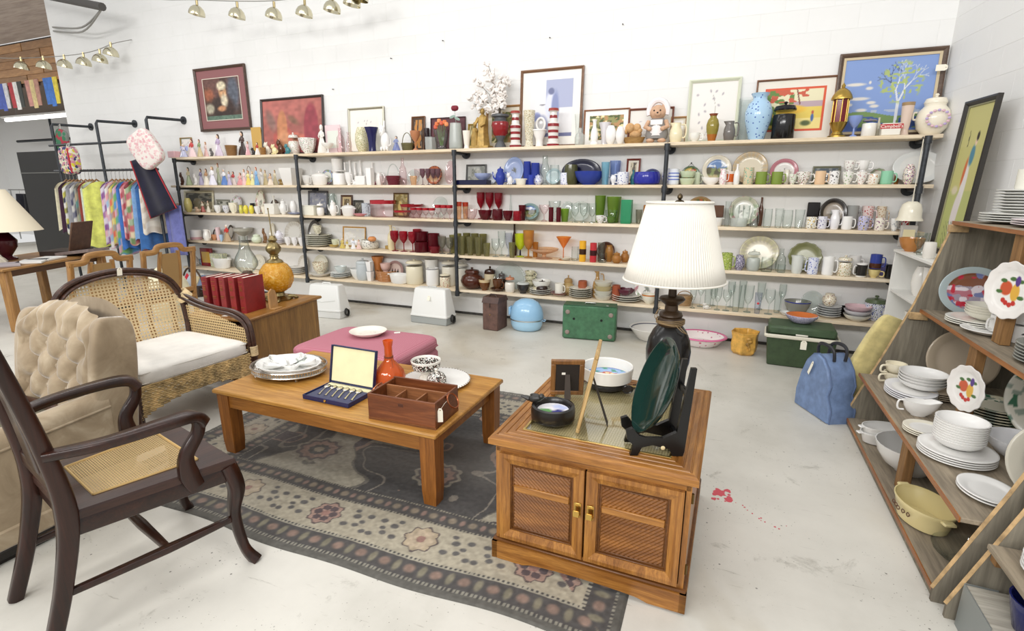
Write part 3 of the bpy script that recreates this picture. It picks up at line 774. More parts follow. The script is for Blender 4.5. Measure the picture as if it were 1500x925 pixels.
for s in (-1,1):
    q=B()   # arm: outer panel, rolled top and rounded front
    def armf(u,v,s=s):
        y=-.42+.66*v;fr=1-max(0,(.10-v)/.10)**2*.25
        a=-.35*pi+1.7*pi*u
        top=.565+.045*v
        if u < .001: return (s*.315,y,.14)
        if u > .999: return (s*.425,y,.14)
        cx=.37;r=.072*fr
        return (s*(cx-r*math.cos(pi*(u*1.0))),y,top-.055+r*math.sin(pi*u)+0)
    q.grid(armf,16,20)
    q.add([(s*.315,-.42,.14),(s*.425,-.42,.14),(s*.425,-.42,.55),(s*.40,-.425,.60),(s*.37,-.427,.615),(s*.335,-.425,.60),(s*.31,-.42,.55)],[(0,1,2,3,4,5,6)])
    a_=link_mesh('arm',q,vel,tf,ang=180)
    k=B();k.tube([(s*.443,-.42+.66*t,.505+.045*t) for t in [i/10 for i in range(11)]],.006,6);k.tube([(s*.425,-.425,.13),(s*.435,-.425,.5),(s*.425,-.427,.58),(s*.37,-.43,.61)],.005,6);link_mesh('piping',k,vel,a_)
q=B();q.box((0,-.03,.115),(.87,.80,.10),.015);link_mesh('skirt_rail',q,vel,tf)
q=B();q.box((0,-.03,.045),(.85,.78,.045),.008);link_mesh('plinth',q,plain('#17110d',.6),tf)
q=B();q.box((0,-.03,.012),(.80,.72,.024));link_mesh('glide',q,plain('#17110d',.6),tf)
# ------------------------------------------------------------------ rattan armchair (front = +X)
rt=thing('rattan_armchair','dark rattan armchair with cane back and white box cushion','chair',(4.20,-3.30,0),-.06)
rd=wood('#2c1a12','#57382a','x',.8,.3,'rt');bind=plain('#cdb68c',.6,0,0,.15);seag=plain('#b39a6c',.8,0,0,.3)
def backx(z): return -.36-.16*(max(0,z-.42))
arch=[(-.44,.42),(-.455,.60),(-.445,.76),(-.38,.90),(-.24,.985),(0,1.02),(.24,.985),(.38,.90),(.445,.76),(.455,.60),(.44,.42)]
path=spline([(backx(z),y,z) for y,z in arch],5)
fr=B();
for off in (0,.026): fr.tube([(x-off*.4,y*(1-off*.9),z-off*.55) for x,y,z in path],.019,8)
fr.tube([(x+.02,y*.955,z-.03) for x,y,z in path],.012,8)
link_mesh('back_frame',fr,rd,rt)
op=[(-.40,.45),(.40,.45),(.415,.60),(.40,.75),(.335,.87),(.21,.945),(0,.975),(-.21,.945),(-.335,.87),(-.40,.75),(-.415,.60)]
def bulge(u,v,h): return (backx(v)+.006+h-.05*(1-(u/.45)**2)*min(1,(v-.40)/.2),u,v)
q=cane(op,.024,.0115,bulge,diag=False);o=link_mesh('cane_back',q,plain('#cdb68c',.6),rt,smooth=False,fix=False);o['kind']='stuff'
for s in (-1,1):
    a3=spline([(backx(.74)-.005,s*.45,.77),(-.20,s*.455,.715),(.0,s*.455,.69),(.22,s*.452,.68),(.36,s*.447,.63),(.41,s*.44,.52),(.415,s*.435,.30),(.40,s*.43,.02)],6)
    q=B();q.tube(a3,.019,8);q.tube([(x-.012,y-s*.024,z-.02) for x,y,z in a3],.016,8);q.tube([(x-.030,y,z-.034) for x,y,z in a3],.013,8)
    af=link_mesh('arm_frame',q,rd,rt)
    side=[(-.36,.44),(.37,.44),(.36,.58),(.31,.635),(.2,.655),(0,.665),(-.2,.69),(-.38,.735)]
    q=cane(side,.022,.0095,lambda u,v,h,s=s: (u,s*(.442-h),v),diag=False);o=link_mesh('cane_side',q,plain('#cfb585',.6),rt,smooth=False,fix=False);o['kind']='stuff'
    q=B();P=a3
    for (c,d) in (((backx(.74)+.0,s*.452,.755),(-.14,.0,.05)),): 
        for k in range(9): t=k/8-.5;q.tube([(c[0]+.04*t*2+.055*math.cos(a),c[1]+.036*math.sin(a)*1.1,c[2]-.02*t*2+.045*math.cos(a)*.3+.03*math.sin(a*1.0)) for a in [i*2*pi/12 for i in range(12)]],.0065,5,True)
    link_mesh('binding',q,bind,rt)
    q=B()
    for k in range(7): q.tube([(.405+.03*math.cos(a),s*.435+.03*math.sin(a),.36+.011*k) for a in [i*2*pi/12 for i in range(12)]],.0065,5,True)
    link_mesh('binding',q,bind,rt)
    q=B();q.tube([(backx(.42)+.0,s*.43,.45),(-.37,s*.42,.0)],.02,8);link_mesh('leg',q,rd,rt)
# seagrass apron : wavy woven cords, arched below
for (p0,p1,n_) in (((.40,-.43),(.40,.43),'front_apron'),((-.35,.44),(.40,.44),'side_apron'),((-.35,-.44),(.40,-.44),'side_apron')):
    q=B();L=math.dist(p0,p1);dx,dy=(p1[0]-p0[0])/L,(p1[1]-p0[1])/L;nx_,ny_=(dy,-dx) if n_ == 'front_apron' else (0,math.copysign(1,p0[1]))
    for k in range(20):
        z=.378-.0125*k;pts=[]
        for i in range(int(L/.012)+1):
            t=i*.012;u=t/L;low=.145+.105*(1-(2*u-1)**2)**.8 if n_ == 'front_apron' else .145+.06*math.sin(pi*u)
            if z < low:
                if len(pts) > 2: q.tube(pts,.0072,5)
                pts=[];continue
            o_=.0028*math.sin(t*2*pi/.04+pi*(k % 2));pts.append((p0[0]+dx*t+nx_*(o_+.008),p0[1]+dy*t+ny_*(o_+.008),z+.0012*math.sin(t*70+k*2)))
        if len(pts) > 2: q.tube(pts,.0072,5)
    o=link_mesh(n_,q,seag,rt,ang=180);o['kind']='stuff'
q=B();q.box((.02,0,.36),(.74,.84,.04),.01);link_mesh('seat_deck',q,plain('#57402e',.7),rt)
q=B();cushion(q,(.045,0,.43),(.76,.80,.125),.17,56,18);cu=link_mesh('seat_cushion',q,fabric('#e6e2da',.9,300,.03),rt,ang=180)
for z in (.397,.463):
    q=B();q.tube([(.045+.38*x,.40*y,z) for x,y in [(-.97,-.93),(-.93,-.97),(.93,-.97),(.97,-.93),(.99,0),(.97,.93),(.93,.97),(-.93,.97),(-.97,.93),(-.99,0)]],.0042,6,True);link_mesh('piping',q,fabric('#cfcac0',.9,300,.03),cu)
price_tag(rt,(backx(.99)+.03,.02,.985),(0.2,0,pi/2),.035,.06)
# glass serving tray with a dark rim lying on the beige seat
gt=thing('serving_tray','glass tray with dark wooden rim lying on the beige armchair seat','tray',(4.79,-4.50,.503),-.03);gt.scale=(.88,.88,1)
q=B();q.box((0,0,.006),(.50,.46,.006));link_mesh('glass_base',q,glass('#fbfdfb','#dfe6e1'),gt,smooth=False)
for (c,d) in (((0,-.235,.022),(.53,.03,.044)),((0,.235,.022),(.53,.03,.044)),((-.25,0,.022),(.03,.44,.044)),((.25,0,.022),(.03,.44,.044))):
    q=B();q.box(c,d,.010);link_mesh('rim',q,rd,gt)
# ------------------------------------------------------------------ oak end table behind rattan chair
oe=thing('end_table','large oak end table with dark drawers behind the ottoman','table',(3.98,-2.23,0),.14)
oe1=wood('#745020','#a87c3c','z',.55,.4,'oe');oe2=wood('#855a26','#b5823f','y',.55,.35,'oe')
EW,ED,EH=.60,.98,.57
q=B();q.box((0,0,EH-.014),(EW+.05,ED+.05,.028),.009);link_mesh('tabletop',q,oe2,oe)
q=B();q.box((EW/2-.012,0,.30),(.022,ED-.06,.48));link_mesh('side_panel',q,oe1,oe,smooth=False)
q=B();q.box((-EW/2+.012,0,.30),(.022,ED-.06,.48));link_mesh('side_panel',q,oe1,oe,smooth=False)
q=B();q.box((0,ED/2-.03,.30),(EW-.04,.02,.48));link_mesh('back_panel',q,oe1,oe,smooth=False)
q=B();q.box((0,-.38,.30),(EW-.05,.02,.48));link_mesh('inner_panel',q,plain('#2a170c',.8),oe,smooth=False)
for z in (.16,.40):
    q=B();q.box((0,-ED/2+.03,z),(EW-.06,.05,.21),.006);dr=link_mesh('drawer',q,wood('#3a1f10','#5b3520','x',.6,.4,'oe'),oe)
    k=B();k.ball((0,-ED/2-.01,z),.014,10,6);link_mesh('knob',k,brass,dr)
q=B();q.box((0,0,.03),(EW+.01,ED-.02,.06),.006);link_mesh('plinth',q,oe2,oe)
for s in (-1,1): q=B();q.box((s*(EW/2-.02),-ED/2+.03,.30),(.045,.045,.5),.008);link_mesh('corner_post',q,oe2,oe)
def oeP(x,y,z=EH): c,s=math.cos(.14),math.sin(.14);return (3.98+x*c-y*s,-2.23+x*s+y*c,z)
# five red books
cv=['#7d1f23','#861f22','#8c3434','#8e2c2c','#842021']
for k in range(5):
    bk_=thing('hardback_book',['dark red hardback book with gilt spine at outer end of the row','dark red hardback book second in the row','brownish red hardback book in the middle of the row','red hardback book fourth in the row','red hardback book with full front cover showing beside amber lamp'][k]+' on end table','book',oeP(-.20+.081*k+.01*(k == 4),-.26+.012*k),.14+[.02,.05,-.04,.03,.0][k],'red encyclopedia volumes on the oak end table')
    m_=plain(cv[k],.45,0,0,.08);L,T,Hh=.235,.058,.31
    q=B();q.box((-T/2+.002,0,Hh/2),(.004,L,Hh),.001);q.box((T/2-.002,0,Hh/2),(.004,L,Hh),.001);q.tube([(0,-L/2,.0),(0,-L/2,Hh)],T/2,10,flat=(.35,1));link_mesh('cover',q,m_,bk_)
    q=B();q.box((0,.005,Hh/2),(T-.008,L-.02,Hh-.012));link_mesh('page_block',q,plain('#efe9da',.9),bk_,smooth=False)
    q=B()
    for z in (.03,.05,.13,.145,.24,.275): q.box((0,-L/2-.0108,z),(T*.62,.001,.006 if z in (.05,.145) else .003))
    for z in (.20,.212,.224): q.box((0,-L/2-.0108,z),(T*.45,.001,.005))
    link_mesh('gilt_lettering',q,metal('#b58d4a',.4),bk_,smooth=False)['kind']='stuff'
# amber lamp base
al=thing('table_lamp','amber crackle-glass globe lamp with ornate brass foot and bare rod','lamp',oeP(.03,.24));al.scale=(1.42,1.42,1.4)
q=B();q.lathe([(.0,.0),(.085,.0),(.09,.01),(.07,.022),(.045,.03),(.038,.05),(.045,.06),(.0,.062)],28,flute=(8,.06))
for k in range(4):
    a=pi/4+k*pi/2;q.tube([(.06*math.cos(a),.06*math.sin(a),.02),(.10*math.cos(a),.10*math.sin(a),.018),(.118*math.cos(a),.118*math.sin(a),.006),(.125*math.cos(a),.125*math.sin(a),.012)],[.014,.013,.012,.006],8)
ab=metal('#93835c',.35);link_mesh('foot',q,ab,al)
q=B();q.lathe([(.0,.058),(.05,.06),(.085,.085),(.108,.13),(.112,.165),(.10,.21),(.075,.245),(.05,.262),(.0,.265)],36,flute=(12,.025))
m,nt,bb=_new('amber_glass');c_=ramp(nt,noise(nt,coords(nt),26,5,.7,1.5),[(.3,'#c4800c'),(.5,'#e6a61c'),(.68,'#f7d27a')]);nt.links.new(c_,bb.inputs['Base Color']);bb.inputs['Roughness'].default_value=.12;bb.inputs['Transmission Weight'].default_value=.35;bump(nt,bb,noise(nt,coords(nt),45,3,.6,2),.7,.01)
link_mesh('globe',q,m,al)
q=B();q.lathe([(.0,.258),(.055,.262),(.045,.275),(.028,.285),(.024,.30),(.03,.305),(.024,.312),(.045,.34),(.048,.36),(.035,.385),(.02,.40),(.026,.405),(.03,.415),(.02,.425),(.016,.44),(.0,.442)],24,flute=(12,.04));link_mesh('stem',q,ab,al)
q=B();q.tube([(0,0,.44),(-.01,0,.62)],.0035,6);q.ball((-.01,0,.62),.006,6,5);link_mesh('rod',q,ab,al)
# clear hurricane lamp chimney on a burner
hu=thing('oil_lamp','clear glass oil-lamp chimney with brown burner behind the red books','lamp',oeP(-.19,.12));hu.scale=(1.6,1.6,1.12)
q=B();q.lathe([(.0,0),(.05,0),(.052,.01),(.03,.02),(.022,.05),(.03,.19),(.045,.20),(.048,.225),(.03,.24),(.022,.26),(.0,.262)],20);link_mesh('burner',q,plain('#6d554b',.35,.5),hu)
q=B();q.lathe([(.034,.25),(.062,.30),(.066,.335),(.055,.38),(.032,.44),(.024,.50),(.026,.55),(.024,.55),(.022,.50),(.030,.44),(.053,.38),(.064,.335),(.060,.30),(.032,.25)],24);link_mesh('chimney',q,glass('#fafcfb','#cfd6d3'),hu)
# bookend and small card
be=thing('bookend','small light wood bookend leaning between books and amber lamp','bookend',oeP(.245,-.10),.14)
q=B();q.prism([(-.05,0),(.05,0),(.05,.10),(.03,.16),(-.01,.18),(-.05,.15)],-.008,.008,'x');link_mesh('upright',q,wood('#a87c49','#caa06b','z',.8),be,smooth=False)
q=B();q.box((.025,0,.004),(.06,.10,.008),.001);link_mesh('foot',q,wood('#a87c49','#caa06b','z',.8),be)
o=link_mesh('price_card',B().box((0,0,.001),(.05,.035,.002)),plain('#f1ecdf',.8),None,oeP(.05,-.455),(0,0,.3),smooth=False);tag(o,'blank white price card lying beside red books on end table','card')
# ------------------------------------------------------------------ black urn lamp on the cabinet
CT=.6105
lamp=thing('table_lamp','black urn table lamp with pleated white shade and twine round the neck','lamp',(7.745,-3.125,.6095),0)
blk=plain('#100e0d',.22)
q=B();q.lathe([(.0,.0),(.062,.0),(.066,.012),(.05,.022),(.045,.035),(.058,.06),(.088,.12),(.104,.19),(.107,.245),(.098,.30),(.078,.345),(.058,.37),(.0,.372)],36);link_mesh('urn_body',q,blk,lamp)
bz=plain('#3a2a1a',.35,.3)
q=B();q.lathe([(.0,.365),(.06,.37),(.064,.385),(.058,.40),(.052,.41),(.056,.42),(.05,.435),(.032,.445),(.03,.47),(.055,.49),(.062,.50),(.055,.51),(.02,.515),(.018,.575),(.0,.575)],28);link_mesh('neck',q,bz,lamp)
q=B()
for k in range(4): q.tube([(.066*math.cos(a)+.002*math.sin(3*a),.066*math.sin(a),.382+.006*k+.003*math.sin(2*a+k)) for a in [i*2*pi/20 for i in range(20)]],.0022,5,True)
q.tube(spline([(.03,-.058,.385),(.06,-.066,.36),(.085,-.05,.345),(.075,-.075,.36),(.05,-.062,.38)],5),.0018,5);q.tube(spline([(-.055,-.035,.39),(-.07,-.045,.42),(-.05,-.03,.46),(-.06,-.05,.44),(-.055,-.05,.39)],5),.0018,5)
link_mesh('twine',q,plain('#8d7654',.8),lamp)
q=B();q.tube([(0,0,.57),(0,0,.635)],.017,10);q.tube([(-.03,0,.62),(-.035,0,.8),(-.02,0,.955),(0,0,.962),(.02,0,.955),(.035,0,.8),(.03,0,.62)],.0028,6);link_mesh('harp',q,metal('#8c7f66',.4),lamp)
m,nt,bb=_new('shade_linen');bb.inputs['Base Color'].default_value=(*lin('#e4e0d6'),1);bb.inputs['Roughness'].default_value=.9;bb.inputs['Transmission Weight'].default_value=0
bump(nt,bb,noise(nt,coords(nt),300,2),.1,.002)
NP=110
def shade(u,v,r0=.233,r1=.145,z0=.592,z1=.955):
    k=u*NP*2;r=r0+(r1-r0)*v;r *= 1+.010*(1 if int(round(k)) % 2 else -1)*(1-.3*v);a=2*pi*u
    return (r*math.cos(a),r*math.sin(a),z0+(z1-z0)*v-.0)
q=B();q.grid(shade,NP*2,4,closed_u=True);sh=link_mesh('lamp_shade',q,m,lamp,ang=25)
mo=sh.modifiers.new('thick','SOLIDIFY');mo.thickness=.0025;mo.offset=-1
for (r,z) in ((.235,.594),(.147,.953)): q=B();q.tube([(r*math.cos(a),r*math.sin(a),z) for a in [i*2*pi/48 for i in range(48)]],.005,6,True);link_mesh('shade_trim',q,m,sh)
q=B();q.lathe([(.0,.955),(.02,.957),(.016,.962),(.006,.966),(.012,.973),(.012,.983),(.005,.992),(.0,.994)],16);link_mesh('finial',q,metal('#564a38',.35),lamp)
# ------------------------------------------------------------------ things on the cabinet
def easel_frame(name,label,loc,rz,w,h,t,d,mat,backc,lean=.16):
    r=thing(name,label,'picture',loc,rz);R_=lean
    fr_=thing;e=bpy.data.objects.new('frame',None)
    # frame body leaning back: local front is -Y
    rails=B()
    for (c,dd) in (((0,0,t/2),(w,d,t)),((0,0,h-t/2),(w,d,t)),((-w/2+t/2,0,h/2),(t,d,h-2*t)),((w/2-t/2,0,h/2),(t,d,h-2*t))): rails.box(c,dd,.003)
    f=link_mesh('frame',rails,mat,r,(0,0,d*.5*math.sin(R_)),(-R_,0,0))
    q=B();q.box((0,d*.15,h/2),(w-2*t,d*.3,h-2*t));link_mesh('backing_board',q,plain(backc,.8),f,smooth=False)
    q=B();q.box((0,d*.1-d*.25,h/2),(w-2*t,.002,h-2*t));link_mesh('print',q,plain('#d9d2c0',.6),f,smooth=False)
    q=B();L=h*.62;q.prism([(-w*.10,0),(w*.10,0),(w*.07,L),(-w*.07,L)],-.0015,.0015,'y');link_mesh('easel_strut',q,plain('#3c332c',.8),r,(0,h*.34,0),(.32,0,0),smooth=False)
    q=B();q.box((w*.12,d*.32,h*.62),(.018,.001,.012));link_mesh('sticker',q,plain('#f3efe6',.7),f,smooth=False)
    return r
easel_frame('easel_picture','small wooden picture frame seen from its dark back, standing on glass top',(7.285,-3.30,CT),pi+.35,.165,.20,.024,.018,wood('#6b4524','#94683a','z',.9),'#241c17',.20)
easel_frame('easel_picture','taller gilt-edged picture frame standing edge-on with dark back strut',(7.43,-3.58,CT),-1.40,.24,.36,.02,.016,wood('#a5824e','#c9aa74','z',.9),'#5a4a38',.2)
# low black planter dish with a bird on the rim
bd=thing('trinket_dish','black round dish with a small bird on its rim and picture inside','dish',(7.31,-3.60,CT),0)
q=B();q.lathe([(.0,0),(.088,0),(.098,.01),(.10,.045),(.096,.068),(.085,.072),(.078,.066),(.074,.045),(.0,.045)],36);link_mesh('bowl',q,plain('#14110f',.3),bd)
def dishpic(u,v):
    img=np.ones((len(u),3))*rgb('#e9e7ea');img=layer(img,blob(u,v,.35,.3,.25,.2,.1),'#4f8f48');img=layer(img,blob(u,v,.7,.35,.2,.22,.1),'#3b3f7d');img=layer(img,blob(u,v,.65,.75,.25,.15,.2),'#b9c3e6')
    img=layer(img,blob(u,v,.3,.7,.12,.12,.2),'#d8d8de');return img
q=B();n_=24;vs2=[(0,0,.0465)];cs2=[]
pts=[(r,a) for r in (.02,.04,.055,.072) for a in [i*2*pi/n_ for i in range(n_)]]
vs2 += [(r*math.cos(a),r*math.sin(a),.0465) for r,a in pts]
fs2=[(0,1+i,1+(i+1) % n_) for i in range(n_)]+[(1+j*n_+i,1+(j+1)*n_+i,1+(j+1)*n_+(i+1) % n_,1+j*n_+(i+1) % n_) for j in range(3) for i in range(n_)]
U=np.array([p[0]/.15+.5 for p in vs2]);V=np.array([p[1]/.15+.5 for p in vs2]);q.add(vs2,fs2,[tuple(c) for c in dishpic(U,V)]);link_mesh('picture_disc',q,painted(.15),bd,smooth=False)
q=B();q.ball((-.085,.0,.085),(.035,.018,.018),12,8,RY(-.25));q.ball((-.055,-.002,.10),.014,10,7);q.tube([(-.115,0,.08),(-.155,.0,.088)],[.012,.004],8);q.tube([(-.043,-.002,.10),(-.03,-.002,.097)],[.005,.001],6);q.tube([(-.085,.012,.07),(-.085,.012,.055)],.003,5);q.tube([(-.08,-.01,.07),(-.08,-.01,.055)],.003,5)
q.ball((-.09,.016,.092),(.028,.006,.012),10,6);link_mesh('bird',q,plain('#2a2826',.35),bd)
# white bowl with a blue picture inside, on a black base
bo=thing('serving_bowl','white round bowl with blue picture inside on dark base','bowl',(7.445,-3.10,CT),0)
q=B();q.lathe([(.0,.03),(.10,.03),(.128,.045),(.135,.11),(.132,.114),(.126,.11),(.118,.06),(.0,.055)],40);link_mesh('bowl_body',q,glaze('#e9e6df'),bo)
q=B();q.lathe([(.0,0),(.095,0),(.105,.012),(.105,.03),(.0,.032)],32);link_mesh('base',q,plain('#1d1c1e',.4),bo)
def bp(u,v):
    img=np.ones((len(u),3))*rgb('#3b5d9e');img=layer(img,blob(u,v,.5,.75,.5,.2,.4),'#8fb0dc');img=layer(img,blob(u,v,.5,.38,.3,.24,.15),'#d9a45e');img=layer(img,(vnoise(u,v,14,2) > .62)*blob(u,v,.5,.4,.35,.3,.1),'#b8463a');img=layer(img,(vnoise(u,v,18,5) > .66)*blob(u,v,.5,.4,.3,.25,.1),'#f0d9a0')
    img=layer(img,(vnoise(u,v,9,4) > .72).astype(float),'#2c8a74');return img
def disc(r,z,fn,parent,name,n=48,rings=16,rough=.2,dome=0.):
    q=B();vs2=[(0,0,z)]+[(r*j/rings*math.cos(i*2*pi/n),r*j/rings*math.sin(i*2*pi/n),z+dome*(j/rings)**2) for j in range(1,rings+1) for i in range(n)]
    fs2=[(0,1+i,1+(i+1) % n) for i in range(n)]+[(1+j*n+i,1+(j+1)*n+i,1+(j+1)*n+(i+1) % n,1+j*n+(i+1) % n) for j in range(rings-1) for i in range(n)]
    U=np.array([p[0]/(2*r)+.5 for p in vs2]);V=np.array([p[1]/(2*r)+.5 for p in vs2]);q.add(vs2,fs2,[tuple(c) for c in fn(U,V)]);return link_mesh(name,q,painted(rough),parent,smooth=True,fix=False)
disc(.113,.0625,bp,bo,'painted_picture')
# sunglasses
sg_=thing('sunglasses','dark sunglasses folded beside the white bowl','sunglasses',(7.60,-3.16,CT),.4)
q=B()
for s in (-1,1):
    q.tube([(s*.035+.026*math.cos(a),.0,.024+.02*math.sin(a)) for a in [i*2*pi/14 for i in range(14)]],.0035,6,True);q.tube([(s*.065,.0,.032),(s*.062,.06,.026),(s*.02,.11,.006)],.0028,6)
q.tube([(-.01,0,.03),(.01,0,.03)],.003,6);link_mesh('frame',q,plain('#1a1512',.25),sg_)
for s in (-1,1):
    q=B();q.ball((s*.035,0,.024),(.025,.002,.019),14,8);link_mesh('lens',q,plain('#2a2320',.08),sg_)
# big dark green oval dish on a black plate stand
st=thing('plate_stand','black wooden plate stand with scrolled feet holding dark green dish','stand',(7.765,-3.70,CT),-1.2)
bw_=plain('#0d0c0c',.3)
for s in (-1,1):
    q=B();P2=[(-.105,0),(-.075,0),(-.06,.035),(-.02,.045),(.045,.03),(.06,.0),(.10,.0),(.105,.02),(.125,.36),(.105,.36),(.07,.10),(.02,.075),(-.045,.075),(-.075,.085),(-.10,.115),(-.125,.105),(-.12,.07),(-.095,.045)]
    q.prism(P2,s*.055-.009,s*.055+.009,'x');link_mesh('side_bracket',q,bw_,st,smooth=False)
q=B();q.box((0,.085,.06),(.11,.018,.03),.003);link_mesh('cross_bar',q,bw_,st);q=B();q.box((0,.105,.25),(.11,.014,.03),.003);link_mesh('cross_bar',q,bw_,st)
q=B();q.ball((.0655,.02,.035),(.003,.009,.009),10,6);link_mesh('screw_cap',q,plain('#d9c79a',.5),st)
dg=thing('oval_dish','large dark green oval dish leaning on black plate stand','dish',(7.765,-3.70,CT+.0),-1.2);dg.scale=(.94,.94,.94)
q=B();q.lathe([(.0,.0),(.14,.0),(.172,-.012),(.202,-.036),(.208,-.036),(.206,-.030),(.178,-.004),(.145,.010),(.0,.010)],56,(0,0,0),.9,1.0)
link_mesh('dish_body',q,plain('#17312c',.08),dg,(0,.012,.278),(-pi/2-.33,0,0))
# ------------------------------------------------------------------ things on the coffee table
TT=TZ+.0008
tr=thing('gallery_tray','oval silver tray with pierced gallery rim on coffee table','tray',(5.375,-3.25,TT),.10)
sil=metal('#cfcbc4',.22)
q=B();q.lathe([(.0,.026),(.24,.026),(.245,.03),(.24,.032),(.0,.032)],48,sx=1.0,sy=.80);link_mesh('tray_base',q,sil,tr)
q=B();N_=76
for k in range(N_):
    a=2*pi*k/N_;q.tube([(.241*math.cos(a),.193*math.sin(a),.028),(.247*math.cos(a),.198*math.sin(a),.062)],.0028,4)
for r,z,t in ((1.0,.03,.006),(1.03,.063,.0065)): q.tube([(.243*r*math.cos(a),.195*r*math.sin(a),z) for a in [i*2*pi/64 for i in range(64)]],t,6,True)
link_mesh('gallery_rim',q,sil,tr)
q=B()
for k in range(4):
    a=pi/4+k*pi/2;q.tube([(.2*math.cos(a),.16*math.sin(a),.026),(.215*math.cos(a),.172*math.sin(a),.010),(.225*math.cos(a),.18*math.sin(a),.0)],[.012,.009,.011],8)
link_mesh('feet',q,sil,tr)
dd=thing('divided_dish','white divided porcelain dish with leaf-shaped sections resting on silver tray','dish',(5.375,-3.25,TT+.0325),.10)
wh=glaze('#e9e8e4')
q=B();q.lathe([(.0,.004),(.17,.004),(.205,.03),(.215,.042),(.211,.045),(.198,.034),(.165,.012),(.0,.012)],56,sx=1.02,sy=.80,flute=(20,.012));link_mesh('dish_body',q,wh,dd)
for k in range(5):
    a=2*pi*k/5+.4;q=B()
    def leaf(u,v,a=a):
        r=.02+.165*u;wv=(v-.5)*1.05*math.sin(pi*min(1,.15+.85*u))**.7;aa=a+wv;z=.016+.038*abs(2*v-1)**2*u+.010*u+.003*math.cos(18*v*u)
        return (r*math.cos(aa)*1.0,r*math.sin(aa)*.78,z)
    q.grid(leaf,12,14);o=link_mesh('leaf_section',q,wh,dd,ang=180);mo=o.modifiers.new('thick','SOLIDIFY');mo.thickness=.004
q=B();q.lathe([(.0,.014),(.03,.016),(.028,.045),(.036,.055),(.032,.055),(.024,.045),(.024,.022),(.0,.022)],20,(.05,.06,0));link_mesh('glass_cup',q,glass('#fafcfb','#d5dcd9'),dd)
# spoon case
nv=plain('#1c2450',.35,0,0,.1);crm=fabric('#ebe2b4',.7,400,.03)
sb=thing('spoon_case','open navy case with cream lid lining for silver teaspoons','case',(5.945,-3.435,TT),-.02)
q=B();q.box((0,0,.004),(.335,.235,.008),.002)
for (c,d) in (((0,-.1145,.016),(.335,.006,.024)),((0,.1145,.016),(.335,.006,.024)),((-.1645,0,.016),(.006,.223,.024)),((.1645,0,.016),(.006,.223,.024))): q.box(c,d,.001)
link_mesh('case_base',q,nv,sb)
q=B();q.box((0,-.02,.0135),(.322,.185,.011),.002);link_mesh('velvet_bed',q,fabric('#20264f',.95,300,.1),sb)
q=B();q.box((0,.093,.017),(.322,.035,.018),.003);link_mesh('satin_bar',q,crm,sb)
lid=B();lid.box((0,-.004,.115),(.335,.008,.23),.002)
for (c,d) in (((0,-.016,.003),(.335,.016,.006)),((0,-.016,.227),(.335,.016,.006)),((-.1645,-.016,.115),(.006,.016,.22)),((.1645,-.016,.115),(.006,.016,.22))): lid.box(c,d,.001)
ld=link_mesh('lid',lid,nv,sb,(0,.121,.026),(-.20,0,0))
q=B();q.box((0,-.0105,.115),(.32,.005,.214),.002);link_mesh('lid_lining',q,crm,ld)
q=B();q.box((0,-.1195,.016),(.016,.004,.012),.001);q.tube([(-.004,-.122,.012),(.004,-.122,.012)],.003,6);link_mesh('clasp',q,brass,sb)
for k in range(6):
    sp_=thing('teaspoon','silver teaspoon lying in navy case','spoon',(5.945-.118+.047*k,-3.435,TT+.0195),.35,'six silver teaspoons in the navy case')
    q=B();q.ball((0,.058,.005),(.018,.028,.006),14,8);link_mesh('spoon_bowl',q,metal('#d5d2cc',.15),sp_)
    q=B();q.tube([(0,.04,.004),(0,.0,.006),(0,-.045,.005),(0,-.072,.004)],[.003,.003,.0042,.007],8,flat=(1,.5));link_mesh('spoon_handle',q,metal('#cfccc5',.2),sp_)
# orange bottle vase
ob=thing('bottle_vase','orange glass bottle vase with wire round its neck','vase',(6.135,-3.20,TT))
og=glass('#f59048','#d8590f',.05,.30)
q=B();q.lathe([(.0,.003),(.055,.0),(.085,.03),(.094,.065),(.085,.105),(.055,.145),(.03,.175),(.024,.20),(.023,.26),(.027,.275),(.031,.30),(.027,.30),(.021,.26),(.021,.20),(.027,.175),(.05,.145),(.08,.105),(.089,.065),(.08,.032),(.0,.01)],40,flute=(8,.02));link_mesh('bottle',q,og,ob)
q=B()
for k in range(3): q.tube([(.027*math.cos(a),.027*math.sin(a),.193+.004*k) for a in [i*2*pi/14 for i in range(14)]],.0015,4,True)
q.tube([(.025,-.012,.195),(.045,-.03,.175),(.06,-.045,.15)],.0013,4);link_mesh('neck_wire',q,plain('#6b3a1a',.5),ob)
# compartment caddy
ca=thing('wooden_caddy','dark wooden desk caddy with three front compartments and copper ring handles','caddy',(6.49,-3.48,TT),.04)
cw=wood('#5a2c14','#8a4f2a','x',.8,.4,'ca');ci=wood('#7d4a29','#a9744a','x',.8,.5,'ca')
q=B();q.box((0,0,.006),(.40,.26,.012));link_mesh('floor_panel',q,ci,ca,smooth=False)
for nm,c,d in (('front_panel',(0,-.124,.072),(.40,.012,.144)),('back_panel',(0,.124,.075),(.40,.012,.150)),('side_panel',(-.194,0,.072),(.012,.236,.144)),('side_panel',(.194,0,.072),(.012,.236,.144))):
    q=B();q.box(c,d,.002);link_mesh(nm,q,cw,ca)
q=B();q.box((0,.035,.072),(.376,.01,.13),.001);link_mesh('divider',q,ci,ca)
for x in (-.063,.063): q=B();q.box((x,-.045,.065),(.009,.148,.118),.001);link_mesh('divider',q,ci,ca)
